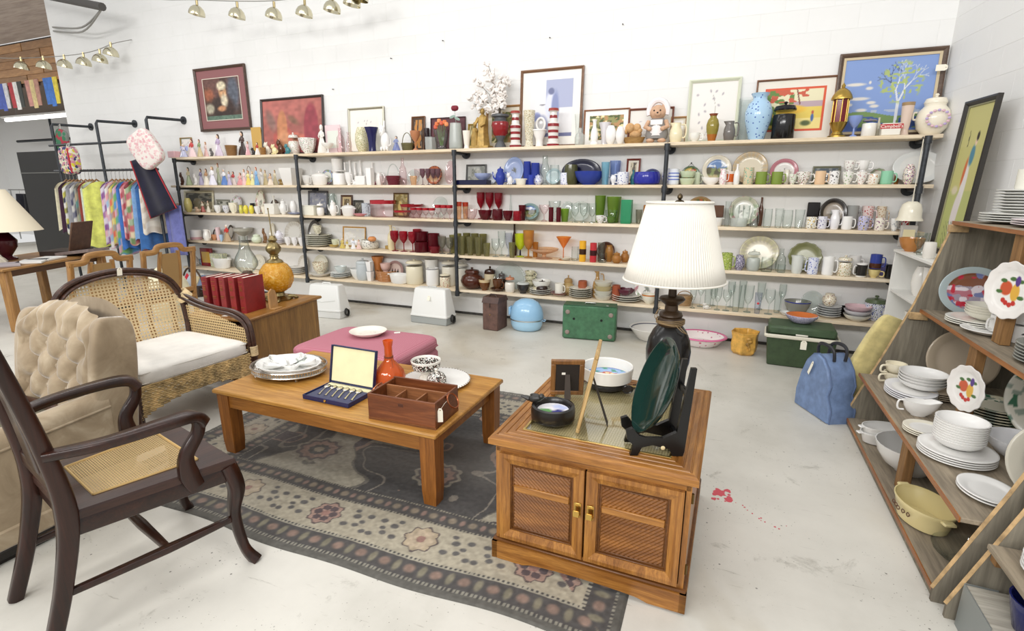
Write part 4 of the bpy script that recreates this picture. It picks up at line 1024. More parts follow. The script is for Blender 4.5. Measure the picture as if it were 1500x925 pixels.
for s in (-1,1):
    q=B();q.tube([(s*(.212+.022*(1-math.cos(a))),.045*math.sin(a),.125+.03*math.cos(a)*1.1-.01) for a in [i*2*pi/22 for i in range(22)]],.0042,6,True);rg=link_mesh('ring_handle',q,metal('#b06a48',.35),ca)
    q=B();q.box((s*.204,0,.135),(.010,.03,.02),.002);link_mesh('handle_mount',q,metal('#8d563c',.4),rg)
q=B();q.box((0,-.1305,.105),(.03,.002,.016),.001);link_mesh('label_plate',q,plain('#4a2412',.5),ca)
price_tag(ca,(.212,-.10,.035),(0,0,.5),.026,.075)
q=B();q.tube([(.212,-.10,.10),(.216,-.06,.12),(.222,-.03,.13)],.001,4);link_mesh('tag_string',q,plain('#e9e2d0',.8),ca)
# white plate with dotted silver edge, bowls on it
wp=thing('serving_plate','large white plate with dotted silver rim behind wooden caddy','plate',(6.35,-3.02,TT))
q=B();q.lathe([(.0,.002),(.11,.0),(.13,.006),(.215,.018),(.217,.021),(.213,.022),(.13,.011),(.0,.007)],56);link_mesh('plate_body',q,wh,wp)
q=B()
for k in range(60): a=2*pi*k/60;q.ball((.213*math.cos(a),.213*math.sin(a),.021),.005,6,4)
link_mesh('beaded_rim',q,sil,wp)
bwp=spots('#ece9e0',('#2a2420','#5a2f2a','#3b4238'),62,.42)
bl=thing('pedestal_bowl','footed cream bowl with black patterned band on white plate','bowl',(6.27,-3.0,TT+.0085))
q=B();q.lathe([(.0,0),(.05,0),(.045,.012),(.03,.022),(.035,.04),(.075,.06),(.082,.068)],36);link_mesh('bowl_foot',q,glaze('#e9e5da'),bl)
q=B();q.lathe([(.0,.055),(.07,.062),(.088,.075),(.094,.11),(.092,.115),(.088,.11),(.08,.08),(.0,.07)],36);link_mesh('bowl_body',q,bwp,bl)
q=B();q.lathe([(.0935,.108),(.096,.122),(.093,.126),(.088,.118),(.087,.110)],36,cap=False);link_mesh('rim',q,glaze('#ece9e0'),bl)
cb=thing('covered_sugar_bowl','small black and cream patterned sugar bowl with domed lid on white plate','bowl',(6.395,-3.085,TT+.0085))
q=B();q.lathe([(.0,0),(.045,0),(.058,.012),(.062,.035),(.056,.052),(.0,.052)],32);link_mesh('bowl_body',q,bwp,cb)
q=B();q.lathe([(.06,.05),(.058,.056),(.045,.075),(.02,.088),(.0,.09)],32);l_=link_mesh('lid',q,bwp,cb)
q=B();q.lathe([(.0,.086),(.008,.088),(.006,.094),(.012,.102),(.009,.11),(.0,.112)],16);link_mesh('knob',q,glaze('#e9e5da'),l_)
# floral plate and card on ottoman
fpz=.442
op_=thing('floral_plate','shallow cream bowl plate with sprig decoration on pink ottoman','plate',(5.29,-2.32,fpz))
q=B();q.lathe([(.0,.004),(.085,.0),(.105,.008),(.15,.036),(.152,.041),(.147,.041),(.10,.015),(.0,.011)],48);link_mesh('plate_body',q,glaze('#ebe6da'),op_)
def sprig(u,v):
    img=np.ones((len(u),3))*rgb('#ebe6da');img=layer(img,(vnoise(u,v,26,3) > .62)*blob(u,v,.62,.72,.16,.10,.2),'#a9a892');img=layer(img,(vnoise(u,v,26,7) > .66)*blob(u,v,.35,.3,.13,.08,.2),'#b9a58e');return img
disc(.10,.0165,sprig,op_,'sprig_print')
o=link_mesh('price_card',B().box((0,0,.001),(.05,.035,.002)),plain('#f3efe4',.8),None,(5.47,-2.17,fpz+.001),(0,0,.6),smooth=False);tag(o,'small white price card lying on the pink ottoman','card')
# ------------------------------------------------------------------ floor items below the shelving
def sewing_case(loc,rz,label,w,hh,low,base):
    t=thing('sewing_machine_case',label,'case',loc,rz,'two white sewing machine cases on the floor')
    cm=plain('#e6e7e4',.35)
    bs=B();d=.24;bh=.09
    bs.box((0,0,bh/2),(w,d,bh),.008);link_mesh('case_base',bs,plain(base,.45),t)
    q=B();b0,b1=(w/2,d/2),(w/2-.035,d/2-.045);z0,z1=bh,hh
    rr=.02;pts=[]
    def ringp(hx,hy,r,n=5):
        out=[]
        for (sx,sy,a0) in ((1,1,0),(-1,1,pi/2),(-1,-1,pi),(1,-1,1.5*pi)):
            for i in range(n+1): a=a0+i*pi/2/n;out.append((sx*(hx-r)+r*math.cos(a),sy*(hy-r)+r*math.sin(a)))
        return out
    lev=[(b0[0]+.006,b0[1]+.006,z0+.002),(b0[0]+.006,b0[1]+.006,z0+.02),(b0[0],b0[1],z0+.024),(b1[0],b1[1],z1-.03),(b1[0]-.008,b1[1]-.008,z1-.008),(b1[0]-.03,b1[1]-.03,z1)]
    for (hx,hy,z) in lev: pts += [(x,y,z) for x,y in ringp(hx,hy,.025)]
    n=24;fs2=[(j*n+i,j*n+(i+1) % n,(j+1)*n+(i+1) % n,(j+1)*n+i) for j in range(len(lev)-1) for i in range(n)]+[tuple((len(lev)-1)*n+i for i in range(n)),tuple(range(n))[::-1]]
    q.add(pts,fs2);cvr=link_mesh('cover',q,cm,t)
    q=B();q.tube([(-.06,0,z1-.004),(-.055,0,z1+.012),(.055,0,z1+.012),(.06,0,z1-.004)],.008,8);link_mesh('handle',q,cm if low else plain('#c9cac6',.4),cvr)
    if low:
        y_=lambda z: -(d/2-.045*(z-bh)/(hh-bh))-.002
        q=B();q.tube([(-w*.42,y_(.235),.235),(-.02,y_(.205),.205),(w*.36,y_(.235),.235)],.0035,6);link_mesh('seam',q,plain('#d3d4d0',.5),cvr)
    q=B()
    for k in range(4): q.tube([(w/2+.012+.008*k,.0+.035*math.cos(a),.075+.045*math.sin(a)-.004*k) for a in [i*2*pi/14 for i in range(14)]],.005,5,True)
    link_mesh('power_cord',q,plain('#2c2b29',.5),t)
    return t
sewing_case((3.24,-.52,0),.10,'white sewing machine case with chevron seam and lower pale base',.50,.43,True,'#dcddda')
t=sewing_case((4.66,-.26,0),-.03,'white sewing machine case on grey base with paper tag by brown case',.52,.44,False,'#9ea2a0')
price_tag(t,(.02,-.128,.30),(-.25,0,0),.035,.06)
# brown leather case
bc=thing('camera_case','upright brown fibreboard case with top strap under the shelves','case',(5.49,-.22,0),-.05)
q=B();q.box((0,0,.17),(.20,.26,.34),.01);link_mesh('case_body',q,plain('#5f463e',.55,0,0,.15),bc)
q=B();q.prism([(-.14,.33),(.14,.33),(.10,.395),(-.10,.395)],-.105,.105,'x');link_mesh('lid',q,plain('#4a342d',.5,0,0,.15),bc,smooth=False)
q=B();q.tube([(-.05,-.05,.39),(-.03,-.05,.415),(.03,-.05,.415),(.05,-.05,.39)],.007,6);q.tube([(0,-.133,.33),(0,-.138,.28)],.006,6);link_mesh('strap',q,plain('#33231d',.5),bc)
q=B();q.ball((0,-.131,.19),.007,8,6);link_mesh('stud',q,brass,bc)
# pale blue clamshell case (hair dryer)
bl_=thing('round_case','glossy pale blue round clamshell case standing on its hinge','case',(5.86,-.13,0),.1)
lb=plain('#93bede',.18)
q=B();q.lathe([(.0,0),(.14,.0),(.17,.02),(.19,.07),(.192,.12),(.186,.125),(.0,.125)],36,sy=.82);link_mesh('lower_shell',q,plain('#a5cbe3',.2),bl_)
q=B();q.lathe([(.0,.137),(.195,.137),(.20,.15),(.198,.20),(.18,.27),(.14,.33),(.08,.365),(.0,.375)],36,sy=.82);link_mesh('upper_shell',q,lb,bl_)
q=B();q.lathe([(.188,.120),(.199,.126),(.199,.136),(.188,.142)],36,sy=.82);link_mesh('rim_band',q,metal('#cfcfca',.3),bl_)
q=B();q.box((-.20,0,.22),(.03,.10,.10),.008);q.tube([(.19,-.03,.13),(.225,-.03,.12),(.225,.03,.12),(.19,.03,.13)],.005,6);link_mesh('hinge_block',q,lb,bl_)
# green metal case
gc=thing('typewriter_case','green metal carrying case with four round feet standing on its side','case',(6.64,-.20,0),.12)
gm=plain('#3f6b4c',.4,.0,0,.12)
q=B();q.box((0,0,.195),(.585,.20,.385),.018);link_mesh('case_body',q,gm,gc)
q=B();q.box((0,.0,.388),(.57,.185,.008),.003);link_mesh('lid_seam',q,plain('#37583f',.4),gc)
for (x,z) in ((-.235,.08),(.235,.06),(-.235,.31),(.235,.30)): q=B();q.lathe([(.0,0),(.024,0),(.026,.006),(.018,.016),(.0,.018)],16,R=RX(pi/2));link_mesh('rubber_foot',q,plain('#8d7f76',.6),gc,(x,-.10,z))
for x in (-.165,.135): q=B();q.lathe([(.0,0),(.014,0),(.014,.003),(.0,.003)],14,R=RX(pi/2));link_mesh('vent_hole',q,plain('#0f1110',.8),gc,(x,-.10,.235))
q=B();q.tube([(-.06,0,.388),(-.05,0,.405),(.05,0,.405),(.06,0,.388)],.008,8);link_mesh('handle',q,plain('#8a8d88',.3,.8),gc)
q=B();q.box((.19,-.06,.392),(.03,.02,.01),.002);link_mesh('latch',q,plain('#aeb0ab',.3,.8),gc)
# enamel basins
eb=thing('enamel_basin','white enamel basin with dark ring on the floor behind black lamp','basin',(7.28,.02,0),0)
q=B();q.lathe([(.0,0),(.12,0),(.15,.02),(.215,.11),(.235,.135),(.24,.142),(.232,.145),(.21,.118),(.14,.03),(.0,.015)],44);link_mesh('basin_body',q,glaze('#e4e2dd'),eb)
q=B();q.tube([(.212*math.cos(a),.212*math.sin(a),.1265) for a in [i*2*pi/48 for i in range(48)]],.005,6,True);link_mesh('dark_ring',q,plain('#4b4f63',.4),eb)
pb=thing('floral_basin','white oval basin with pink rim and rose sprays on the floor','basin',(7.80,.02,0),0)
q=B();q.lathe([(.0,0),(.14,0),(.17,.02),(.225,.10),(.21,.105),(.155,.03),(.0,.014)],48,sx=1.1,sy=.95);link_mesh('basin_body',q,spots('#eee6e4',('#d2748f','#c98aa0'),13,.17),pb)
q=B();q.tube([(.250*math.cos(a),.215*math.sin(a),.103) for a in [i*2*pi/56 for i in range(56)]],.014,8,True,flat=(1.3,.7));link_mesh('pink_rim',q,glaze('#d9709c'),pb)
# yellow pot
yp_=thing('planter_pot','amber yellow hexagonal pottery planter with draped relief beside green cooler','pot',(8.225,-.13,0),.3)
q=B();q.lathe([(.0,0),(.10,0),(.125,.03),(.135,.10),(.128,.17),(.138,.225),(.146,.235),(.13,.235),(.118,.17),(.118,.06),(.0,.03)],6);o=link_mesh('pot_body',q,plain('#cfa04d',.3,0,0,.15),yp_,ang=20);mo=o.modifiers.new('round','BEVEL');mo.width=.012;mo.segments=3
q=B();
for k in range(5): q.ball((-.0+.012*math.sin(k*2.1),-.122,.18-.026*k),(.028-.004*k,.012,.02),8,6)
link_mesh('relief_drape',q,plain('#a8803c',.5,0,0,.3),yp_)
# green cooler
co=thing('cooler','dark green insulated cooler with cream carrying handle and paper tag','cooler',(8.69,-.26,0),-.05)
cg=plain('#37492e',.5,0,0,.1)
q=B();vs2=[]
for (hx,hy,z) in ((.255,.165,0),(.26,.17,.01),(.285,.185,.30)): vs2 += [(-hx,-hy,z),(hx,-hy,z),(hx,hy,z),(-hx,hy,z)]
q.add(vs2,[(0,1,2,3)]+[(j*4+i,j*4+(i+1) % 4,(j+1)*4+(i+1) % 4,(j+1)*4+i) for j in (0,1) for i in range(4)]+[(8,9,10,11)]);o=link_mesh('cooler_body',q,cg,co,smooth=False);mo=o.modifiers.new('round','BEVEL');mo.width=.018;mo.segments=3
q=B();q.box((0,0,.345),(.555,.36,.085),.02);ld=link_mesh('lid',q,plain('#40543a',.5,0,0,.1),co)
q=B();q.box((0,-.182,.318),(.10,.008,.016),.003);link_mesh('lid_latch',q,plain('#e7e3d6',.4),ld)
q=B();q.tube([(-.295,.08,.30),(-.30,-.19,.295),(-.285,-.205,.295),(.285,-.205,.295),(.30,-.19,.295),(.295,.08,.30)],.016,8,flat=(.6,1.1));link_mesh('handle',q,plain('#ddd8c6',.45),co)
price_tag(co,(.02,-.228,.20),(.02,0,0),.05,.085)
pbw=thing('stoneware_bowl','speckled purple bowl with orange and yellow inside on green cooler lid','bowl',(8.69,-.20,.3885),0)
q=B();q.lathe([(.0,0),(.07,0),(.09,.012),(.135,.055),(.14,.075),(.134,.078)],40,cap=False);link_mesh('bowl_body',q,spots('#b3adc6',('#635b92','#e2dcea'),120,.4),pbw)
def ob_(u,v):
    img=np.ones((len(u),3))*rgb('#c8703c');img=layer(img,blob(u,v,.68,.32,.30,.26,.12),'#efcb2e');img=layer(img,blob(u,v,.4,.6,.25,.1,.3),'#d98a55');return img
disc(.135,.030,ob_,pbw,'glazed_inside',dome=.046)
# blue bowling bag
bg=thing('bowling_bag','dusty blue vinyl bowling bag with black handles and paper tag','bag',(8.745,-1.47,0),-1.12);bg.scale=(1.0,1.0,1.22)
bm_=plain('#6d83a8',.5,0,0,.1)
P2=[(-.20,0),(.20,0)]+[(.20+.015*math.sin(t*pi)-.05*t**2*2*.5,.0+.16*t*2*.5) for t in (.5,1)]+[(.17,.22),(.125,.31),(.06,.365),(0,.38),(-.06,.365),(-.125,.31),(-.17,.22),(-.205,.10)]
q=B();vs2=[];n=len(P2)
for (k,y) in ((.93,-.105),(1,-.085),(1,.085),(.93,.105)): vs2 += [(x*k,y,.0+z*(1 if k == 1 else .965)+(0 if k == 1 else .006)) for x,z in P2]
q.add(vs2,[tuple(range(n))]+[(j*n+i,j*n+(i+1) % n,(j+1)*n+(i+1) % n,(j+1)*n+i) for j in range(3) for i in range(n)]+[tuple(3*n+i for i in range(n))]);link_mesh('bag_body',q,bm_,bg,ang=50)
q=B();q.tube([(x*1.0,-.088,z) for x,z in P2[1:]],.006,6);q.tube([(x,.088,z) for x,z in P2[1:]],.006,6);link_mesh('piping',q,plain('#5a6c8d',.5),bg)
for y in (-.04,.04): q=B();q.tube(spline([(-.09,y,.355),(-.085,y*1.2,.41),(-.04,y*1.4,.435),(.04,y*1.4,.435),(.085,y*1.2,.41),(.09,y,.355)],5),.011,8);link_mesh('handle',q,plain('#23252b',.5),bg)
price_tag(bg,(-.06,-.118,.24),(.05,.5,0),.022,.10)
# ------------------------------------------------------------------ kit for the shelf goods
def column_x(xp_,y,z):
    """world x on the line (y, z) that lies in the view column measured in the photograph"""
    d0=AF+AR*(xp_-750)/FPX+AU*.6;d1=AF+AR*(xp_-750)/FPX-AU*.6;n=np.cross(d0,d1)
    return CAM[0]-(n[1]*(y-CAM[1])+n[2]*(z-CAM[2]))/n[0]
def mscale(p): return float((np.array(p)-CAM) @ AF)/FPX
def ves(outer,w,h,t=None,solid=False):
    """profile of an open vessel from an outer line given in fractions of radius and height"""
    O=[(r*w/2,z*h) for r,z in outer]
    if solid: return O+[(0,O[-1][1])]
    t=t or min(.006,w*.06);I=[(max(r-t,.0),z) for r,z in O[1:]][::-1]
    I=[(r,z) for r,z in I if z > O[0][1]+t*1.2]
    return O+I+[(0,O[0][1]+t*1.5)]
PR=dict(
    cyl=[(0,0),(.88,0),(.96,.03),(1,.12),(1,1)],taper=[(0,0),(.68,0),(.72,.03),(1,1)],barrel=[(0,0),(.78,0),(.93,.12),(1,.45),(.95,.85),(.9,1)],
    bowl=[(0,0),(.42,0),(.45,.06),(.72,.28),(.92,.65),(1,1)],cup=[(0,0),(.5,0),(.48,.08),(.78,.3),(.92,.62),(1,1)],flare=[(0,0),(.55,0),(.5,.12),(.52,.35),(.68,.72),(1,1)],
    urn=[(0,0),(.5,0),(.42,.08),(.62,.25),(.98,.55),(1,.68),(.8,.84),(.62,.9),(.78,1)],bottle=[(0,0),(.8,0),(.98,.08),(1,.45),(.85,.62),(.4,.74),(.34,.92),(.42,1)],
    ball=[(0,0),(.5,0),(.85,.2),(1,.48),(.88,.74),(.6,.9),(.62,1)],vase=[(0,0),(.55,0),(.6,.05),(.95,.42),(1,.6),(.8,.78),(.52,.86),(.5,.92),(.68,1)],
    bud=[(0,0),(.8,0),(.85,.04),(.6,.12),(.75,.3),(.62,.55),(.35,.72),(.32,.9),(.5,1)],egg=[(0,0),(.45,0),(.8,.15),(1,.45),(.92,.72),(.65,.93),(.55,1)],
    light=[(0,0),(1,0),(1,.1),(.82,.12),(.85,.5),(.92,.52),(.92,.6),(.68,.64),(.6,.8),(.6,.9),(.85,.93),(.78,1)],shaker=[(0,0),(.9,0),(.7,.05),(.62,.18),(.72,.3),(.95,.85),(1,1)],
    gob=[(0,0),(.82,0),(.8,.02),(.12,.05),(.10,.40),(.35,.46),(.88,.62),(1,.82),(.93,1)],gobs=[(0,0),(.75,0),(.73,.025),(.16,.06),(.12,.30),(.45,.36),(.9,.55),(1,1)],mart=[(0,0),(.62,0),(.6,.02),(.06,.05),(.06,.5),(1,1)],
    comp=[(0,0),(.6,0),(.55,.04),(.16,.12),(.14,.42),(.5,.55),(.95,.8),(1,1)],hurr=[(0,0),(.8,0),(.75,.04),(.3,.1),(.25,.22),(.6,.3),(1,.42),(.9,.6),(.55,.75),(.5,1)],
    jarb=[(0,0),(.75,0),(.9,.06),(1,.3),(1,.66),(.86,.78)],pit=[(0,0),(.72,0),(.8,.04),(1,.35),(.92,.6),(.66,.82),(.72,1)],crock=[(0,0),(.9,0),(1,.05),(1,.8),(.95,.84)])
G=dict(clear=glass('#f6f9f8','#bcc6c2'),frost=glass('#eef1ee','#c9d0ca',.25,.30),pink=glass('#faf1f2','#dcc3c6'),ruby=glass('#c03044','#7a0f1c',.04,.25),dkruby=glass('#7a2430','#3f0a12',.04,.35),
         cobalt=glass('#4a60cc','#1c2a86',.04,.45),navy=glass('#2a2f70','#0e1238',.04,.7),olive=glass('#b9b585','#6f6d3c',.04,.18),smoke=glass('#c6c4b8','#7f7e74',.04,.10),green=glass('#9fbf55','#5a7a1f',.04,.30),
         emer=glass('#4fb585','#1c7a4e',.06,.45),amber=glass('#e0ac5c','#a5701f',.04,.30),orange=glass('#f0a050','#c2691a',.04,.35),peach=glass('#f2d5b5','#cf9a66',.04,.25),lime=glass('#dce838','#a5b512',.04,.45),
         aqua=glass('#a5d2e2','#5fa0b8',.04,.30),blue=glass('#b3c5ea','#6f88c4',.04,.30),ameth=glass('#9f7d88','#5a3c48',.04,.22),cran=glass('#a84a5c','#5f1a28',.04,.35),ice=glass('#eceef5','#b9bccd',.04),brown=glass('#5a3c2c','#2a1810',.04,.5))
def mt(c):
    """material from a short colour word: glass name, hex colour, or 'base/spot/spot' for blossoms"""
    if not isinstance(c,str): return c
    if c in G: return G[c]
    if '/' in c: q=c.split('/');return spots(q[0],tuple(q[1:]),55,.30)
    return glaze(c)
def loop_handle(r,z0,z1,out,side,t,seg=7):
    b=B();P=[(side*(r-.004),0,z0),(side*(r+out*.75),0,z0+.02*(z1-z0)),(side*(r+out),0,(z0+z1)/2),(side*(r+out*.75),0,z1-.03*(z1-z0)),(side*(r-.004),0,z1)]
    b.tube(spline(P,4),t,seg);return b
def k_vessel(T,w,h,c,o):
    b=B();p=PR[o.get('p','cyl')];fl=o.get('fl');gl=c[0] in G;b.lathe([(r*w/2,z*h) for r,z in p] if gl else ves(p,w,h,o.get('t')),o.get('seg',24),flute=fl,sx=1,sy=o.get('sy',1),cap=not gl);body=link_mesh(o.get('bn','body'),b,mt(c[0]),T,rot=(0,0,o.get('rb',0)))
    if o.get('band'):      # coloured band or rim: (z0, z1, colour)
        for (z0,z1,cc) in o['band']:
            q=B();rr=lambda z: np.interp(z,[a[1] for a in p[1:]],[a[0] for a in p[1:]])*w/2+.0012
            zs=np.linspace(z0,z1,5);q.lathe([(rr(z),z*h) for z in zs]+[(rr(z)-.003,z*h) for z in zs[::-1]]+[(rr(zs[0]),zs[0]*h)],24,cap=False,flute=fl,sy=o.get('sy',1));link_mesh('band',q,mt(cc),body,rot=(0,0,o.get('rb',0)))
    return body
def k_mug(T,w,h,c,o):
    body=k_vessel(T,w,h,c,{'p': 'cyl',**o});s=o.get('side',1);hb=loop_handle(w/2*.98,h*.2,h*.8,w*.30,s,w*.055);link_mesh('handle',hb,mt(c[-1] if len(c) > 1 else c[0]),T,rot=(0,0,o.get('rz',-.35*s)))
    if o.get('text'): txt(o['text'],h*.62,mt(o.get('tc','#ffffff')),body,(0,-w/2-.0012,h*.48),(pi/2,0,0))
def k_cup(T,w,h,c,o): k_mug(T,w,h,c,{'p': 'cup',**o})
def k_teapot(T,w,h,c,o):
    W_=w*.62;b=B();b.lathe(ves(PR['ball'],W_,h*.8),24);link_mesh('body',b,mt(c[0]),T);s=o.get('side',1)
    b=B();b.tube(spline([(-s*W_*.42,0,h*.28),(-s*W_*.72,0,h*.42),(-s*W_*.82,0,h*.72)],5),[W_*.10,W_*.10,W_*.09,W_*.085,W_*.08,W_*.07,W_*.065,W_*.06,W_*.055,W_*.05,W_*.05],8);link_mesh('spout',b,mt(c[0]),T)
    link_mesh('handle',loop_handle(W_/2*.9,h*.2,h*.66,w*.2,s,w*.03),mt(c[-1]),T)
    b=B();b.lathe([(W_*.33,h*.78),(W_*.28,h*.86),(W_*.1,h*.91),(0,h*.92)],20);l=link_mesh('lid',b,mt(c[0]),T);b=B();b.ball((0,0,h*.955),h*.045,10,6);link_mesh('knob',b,mt(c[-1]),l)
def k_pitcher(T,w,h,c,o):
    b=B();p=ves(PR[o.get('p','pit')],w,h);b.lathe(p,24);b.v=[(x-(.18*w*max(0,(z/h-.8)/.2) if x < -w*.2 else 0),y,z) for x,y,z in b.v] if o.get('side',1) > 0 else [(x+(.18*w*max(0,(z/h-.8)/.2) if x > w*.2 else 0),y,z) for x,y,z in b.v]
    link_mesh('body',b,mt(c[0]),T);link_mesh('handle',loop_handle(w*.40,h*.25,h*.9,w*.35,o.get('side',1),w*.06),mt(c[-1]),T)
def k_jar(T,w,h,c,o):
    hb=h*o.get('bh',.78);b=B();b.lathe(ves(PR[o.get('p','jarb')],w,hb),26);link_mesh('body',b,mt(c[0]),T);r=w/2*PR[o.get('p','jarb')][-1][0]
    b=B();b.lathe([(0,hb*.97),(r*1.02,hb*.97),(r*1.06,hb*1.01),(r*.9,hb+(h-hb)*.45),(r*.3,hb+(h-hb)*.62),(0,hb+(h-hb)*.62)],26);l=link_mesh('lid',b,mt(c[-1]),T)
    b=B();b.lathe([(0,hb+(h-hb)*.58),(r*.14,hb+(h-hb)*.6),(r*.12,hb+(h-hb)*.72),(r*.22,hb+(h-hb)*.85),(r*.12,h),(0,h)],14);link_mesh('knob',b,mt(c[-1]),l)
    if o.get('hand'):
        for s in (-1,1): link_mesh('side_handle',loop_handle(w/2*.97,hb*.5,hb*.72,w*.09,s,w*.03),mt(c[0]),T)
    if o.get('band'):
        for (z0,z1,cc) in o['band']: q=B();q.lathe([(w/2*1.005,z0*hb),(w/2*1.005,z1*hb),(w/2*.97,z1*hb),(w/2*.97,z0*hb),(w/2*1.005,z0*hb)],26,cap=False);link_mesh('band',q,mt(cc),T)
def k_dish(T,w,h,c,o):     # oblong casserole with end lugs
    b=B();b.lathe(ves([(0,0),(.72,0),(.82,.08),(.95,.8),(1,.92),(1,1)],w*.86,h,.006),32,sy=o.get('sy',.62));link_mesh('body',b,mt(c[0]),T)
    for s in (-1,1): b=B();b.box((s*w*.455,0,h*.9),(w*.10,w*.2*o.get('sy',.62),h*.13),.004);link_mesh('lug',b,mt(c[0]),T)
    if o.get('lid'): b=B();b.lathe([(0,h),(w*.44,h),(w*.40,h*1.12),(w*.2,h*1.3),(0,h*1.34)],28,sy=o.get('sy',.62));l=link_mesh('lid',b,mt(c[-1]),T);b=B();b.ball((0,0,h*1.42),h*.12,10,6);link_mesh('knob',b,mt(c[-1]),l)
def k_boat(T,w,h,c,o):
    b=B();b.lathe(ves(PR['bowl'],w*.8,h),26,sy=.55);b.v=[(x+(-.1*w*max(0,z/h-.4) if x < -w*.2 else 0),y,z+(h*.25*max(0,z/h-.6) if x < -w*.15 else 0)) for x,y,z in b.v];link_mesh('body',b,mt(c[0]),T);link_mesh('handle',loop_handle(w*.36,h*.3,h*.95,w*.14,1,w*.025),mt(c[0]),T)
def k_box(T,w,h,c,o):
    d=o.get('d',min(w*.7,.14));b=B();b.box((0,0,h*.5),(w,d,h),min(.006,w*.06));link_mesh('body',b,mt(c[0]),T)
    if len(c) > 1: b=B();b.box((0,-d/2,h*.5),(w*.72,.003,h*.6),.001);link_mesh('front_panel',b,mt(c[1]),T)
    if o.get('lid'): b=B();b.box((0,0,h*.97),(w*1.04,d*1.04,h*.10),.003);link_mesh('lid',b,mt(o['lid']),T)
PLT={}
def plate_cols(pat,rim,mid,x,z,R_):
    """x, z arrays over the face, unit radius"""
    r=np.sqrt(x*x+z*z);img=np.ones((len(x),3))*rgb(mid);th=np.arctan2(z,x);u,v=x*.5+.5,z*.5+.5;sd=R_
    img=layer(img,(r > .74).astype(float),rim)
    if pat == 'ring': img=layer(img,((r > .68) & (r < .75)).astype(float),'#b98a66');img=layer(img,((r > .86) & (np.cos(18*th) > 0)).astype(float),'#3c2620');img=layer(img,(r < .35).astype(float),'#8a5a4c')
    if pat == 'floral': img=layer(img,((vnoise(u,v,9,sd) > .66) & (r > .72)).astype(float),'#8fa27f');img=layer(img,((vnoise(u,v,11,sd+3) > .70) & (r > .70)).astype(float),'#b57f86');img=layer(img,(vnoise(u,v,16,sd+1) > .55)*blob(u,v,.5,.47,.14,.13,.2),'#7f8478')
    if pat == 'sprig': img=layer(img,(vnoise(u,v,18,sd) > .55)*blob(u,v,.5,.5,.13,.13,.2),'#6d6f68')
    if pat == 'scene': f=r < .74;img=layer(img,f*(v > .55),'#5f82b5');img=layer(img,f*(v <= .55),'#7f8a52');img=layer(img,f*(vnoise(u,v,8,sd) > .6)*(v <= .6),'#4f4a30');img=layer(img,f*(vnoise(u,v,6,sd+2) > .62)*(v > .6),'#dfe5ee');img=layer(img,f*(v < .3)*(vnoise(u,v,7,sd+5) > .5),'#b7a77a')
    if pat == 'dark': f=r < .8;img=layer(img,f*(vnoise(u,v,7,sd) > .55),'#3c5a34');img=layer(img,f*(vnoise(u,v,9,sd+2) > .62),'#b5552f');img=layer(img,f*(vnoise(u,v,8,sd+4) > .66),'#cdb25a')
    if pat == 'tulip':
        for k in (-1,0,1): img=layer(img,blob(x,z,k*.32,-.12,.09,.2,.15),'#33352c');img=layer(img,blob(x,z,k*.32,.1,.05,.1,.15),'#5c3a44')
    if pat == 'fruit':
        img=layer(img,blob(x,z,-.2,.05,.24,.25,.1),'#c85a3a');img=layer(img,blob(x,z,.17,-.05,.17,.3,.1),'#dfae4a')
        for (a,c_) in ((-.1,-.45),(.06,-.5),(.2,-.42),(-.22,-.38)): img=layer(img,blob(x,z,a,c_,.09,.09,.1),'#c23b35')
        for (a,c_) in ((-.35,.3),(0,.4),(.32,.35),(-.45,-.1),(.42,-.2)): img=layer(img,blob(x,z,a,c_,.13,.07,.1),'#4d7040')
        img=layer(img,blob(x,z,.2,.35,.1,.18,.1),'#5a3f86')
    if pat == 'bouquet':
        f=r < .76;img=layer(img,f.astype(float),'#9a8f9e');q=vnoise(u,v,9,sd);img=layer(img,f*(q > .5),'#b06a78');img=layer(img,f*(vnoise(u,v,10,sd+3) > .6),'#d9cfd6');img=layer(img,f*(vnoise(u,v,8,sd+6) > .64),'#6d76a5');img=layer(img,f*(v > .6)*(vnoise(u,v,7,sd+8) > .4),'#7c4a32');img=layer(img,f*(vnoise(u,v,11,sd+9) > .72),'#b8243a')
    if pat == 'green':
        f=r > .55;img=layer(img,f*(vnoise(u,v,13,sd) > .60),'#3f6a52');img=layer(img,f*(vnoise(u,v,15,sd+4) > .68),'#8f9a8d')
    if pat == 'glassy': img=layer(img,(np.cos(24*th) > .3)*(r > .6)*.6,'#b5ada0')
    return img
def plate_mesh(dia,rim,mid,pat,sx=1.,seg=44,deep=.10,scal=0,seed=1):
    prof=[(0,.0),(.15,0),(.3,0),(.45,0),(.58,.0),(.68,.015),(.75,.045),(.85,.07),(.94,.092),(1,.1)]
    if pat in ('fruit','bouquet','green','tulip'): seg=110;rr_=np.linspace(0,1,40);prof=list(zip(rr_,np.interp(rr_,[p[0] for p in prof],[p[1] for p in prof])))
    R_=dia/2;b=B();vs2=[];n=len(prof)
    for i in range(seg):
        a=2*pi*i/seg;k=1+scal*math.cos(12*a)
        for (r,z) in prof: vs2.append((r*R_*math.cos(a)*sx*(k if r > .8 else 1),r*R_*math.sin(a)*(k if r > .8 else 1),z*R_*deep*10*.9))
    fs2=[(i*n+j,((i+1) % seg)*n+j,((i+1) % seg)*n+j+1,i*n+j+1) for i in range(seg) for j in range(n-1)]
    X=np.array([p[0]/(R_*sx) for p in vs2]);Z=np.array([p[1]/R_ for p in vs2]);cs=plate_cols(pat,rim,mid,X,Z,seed)
    b.add(vs2,fs2,[tuple(c) for c in cs]);return b
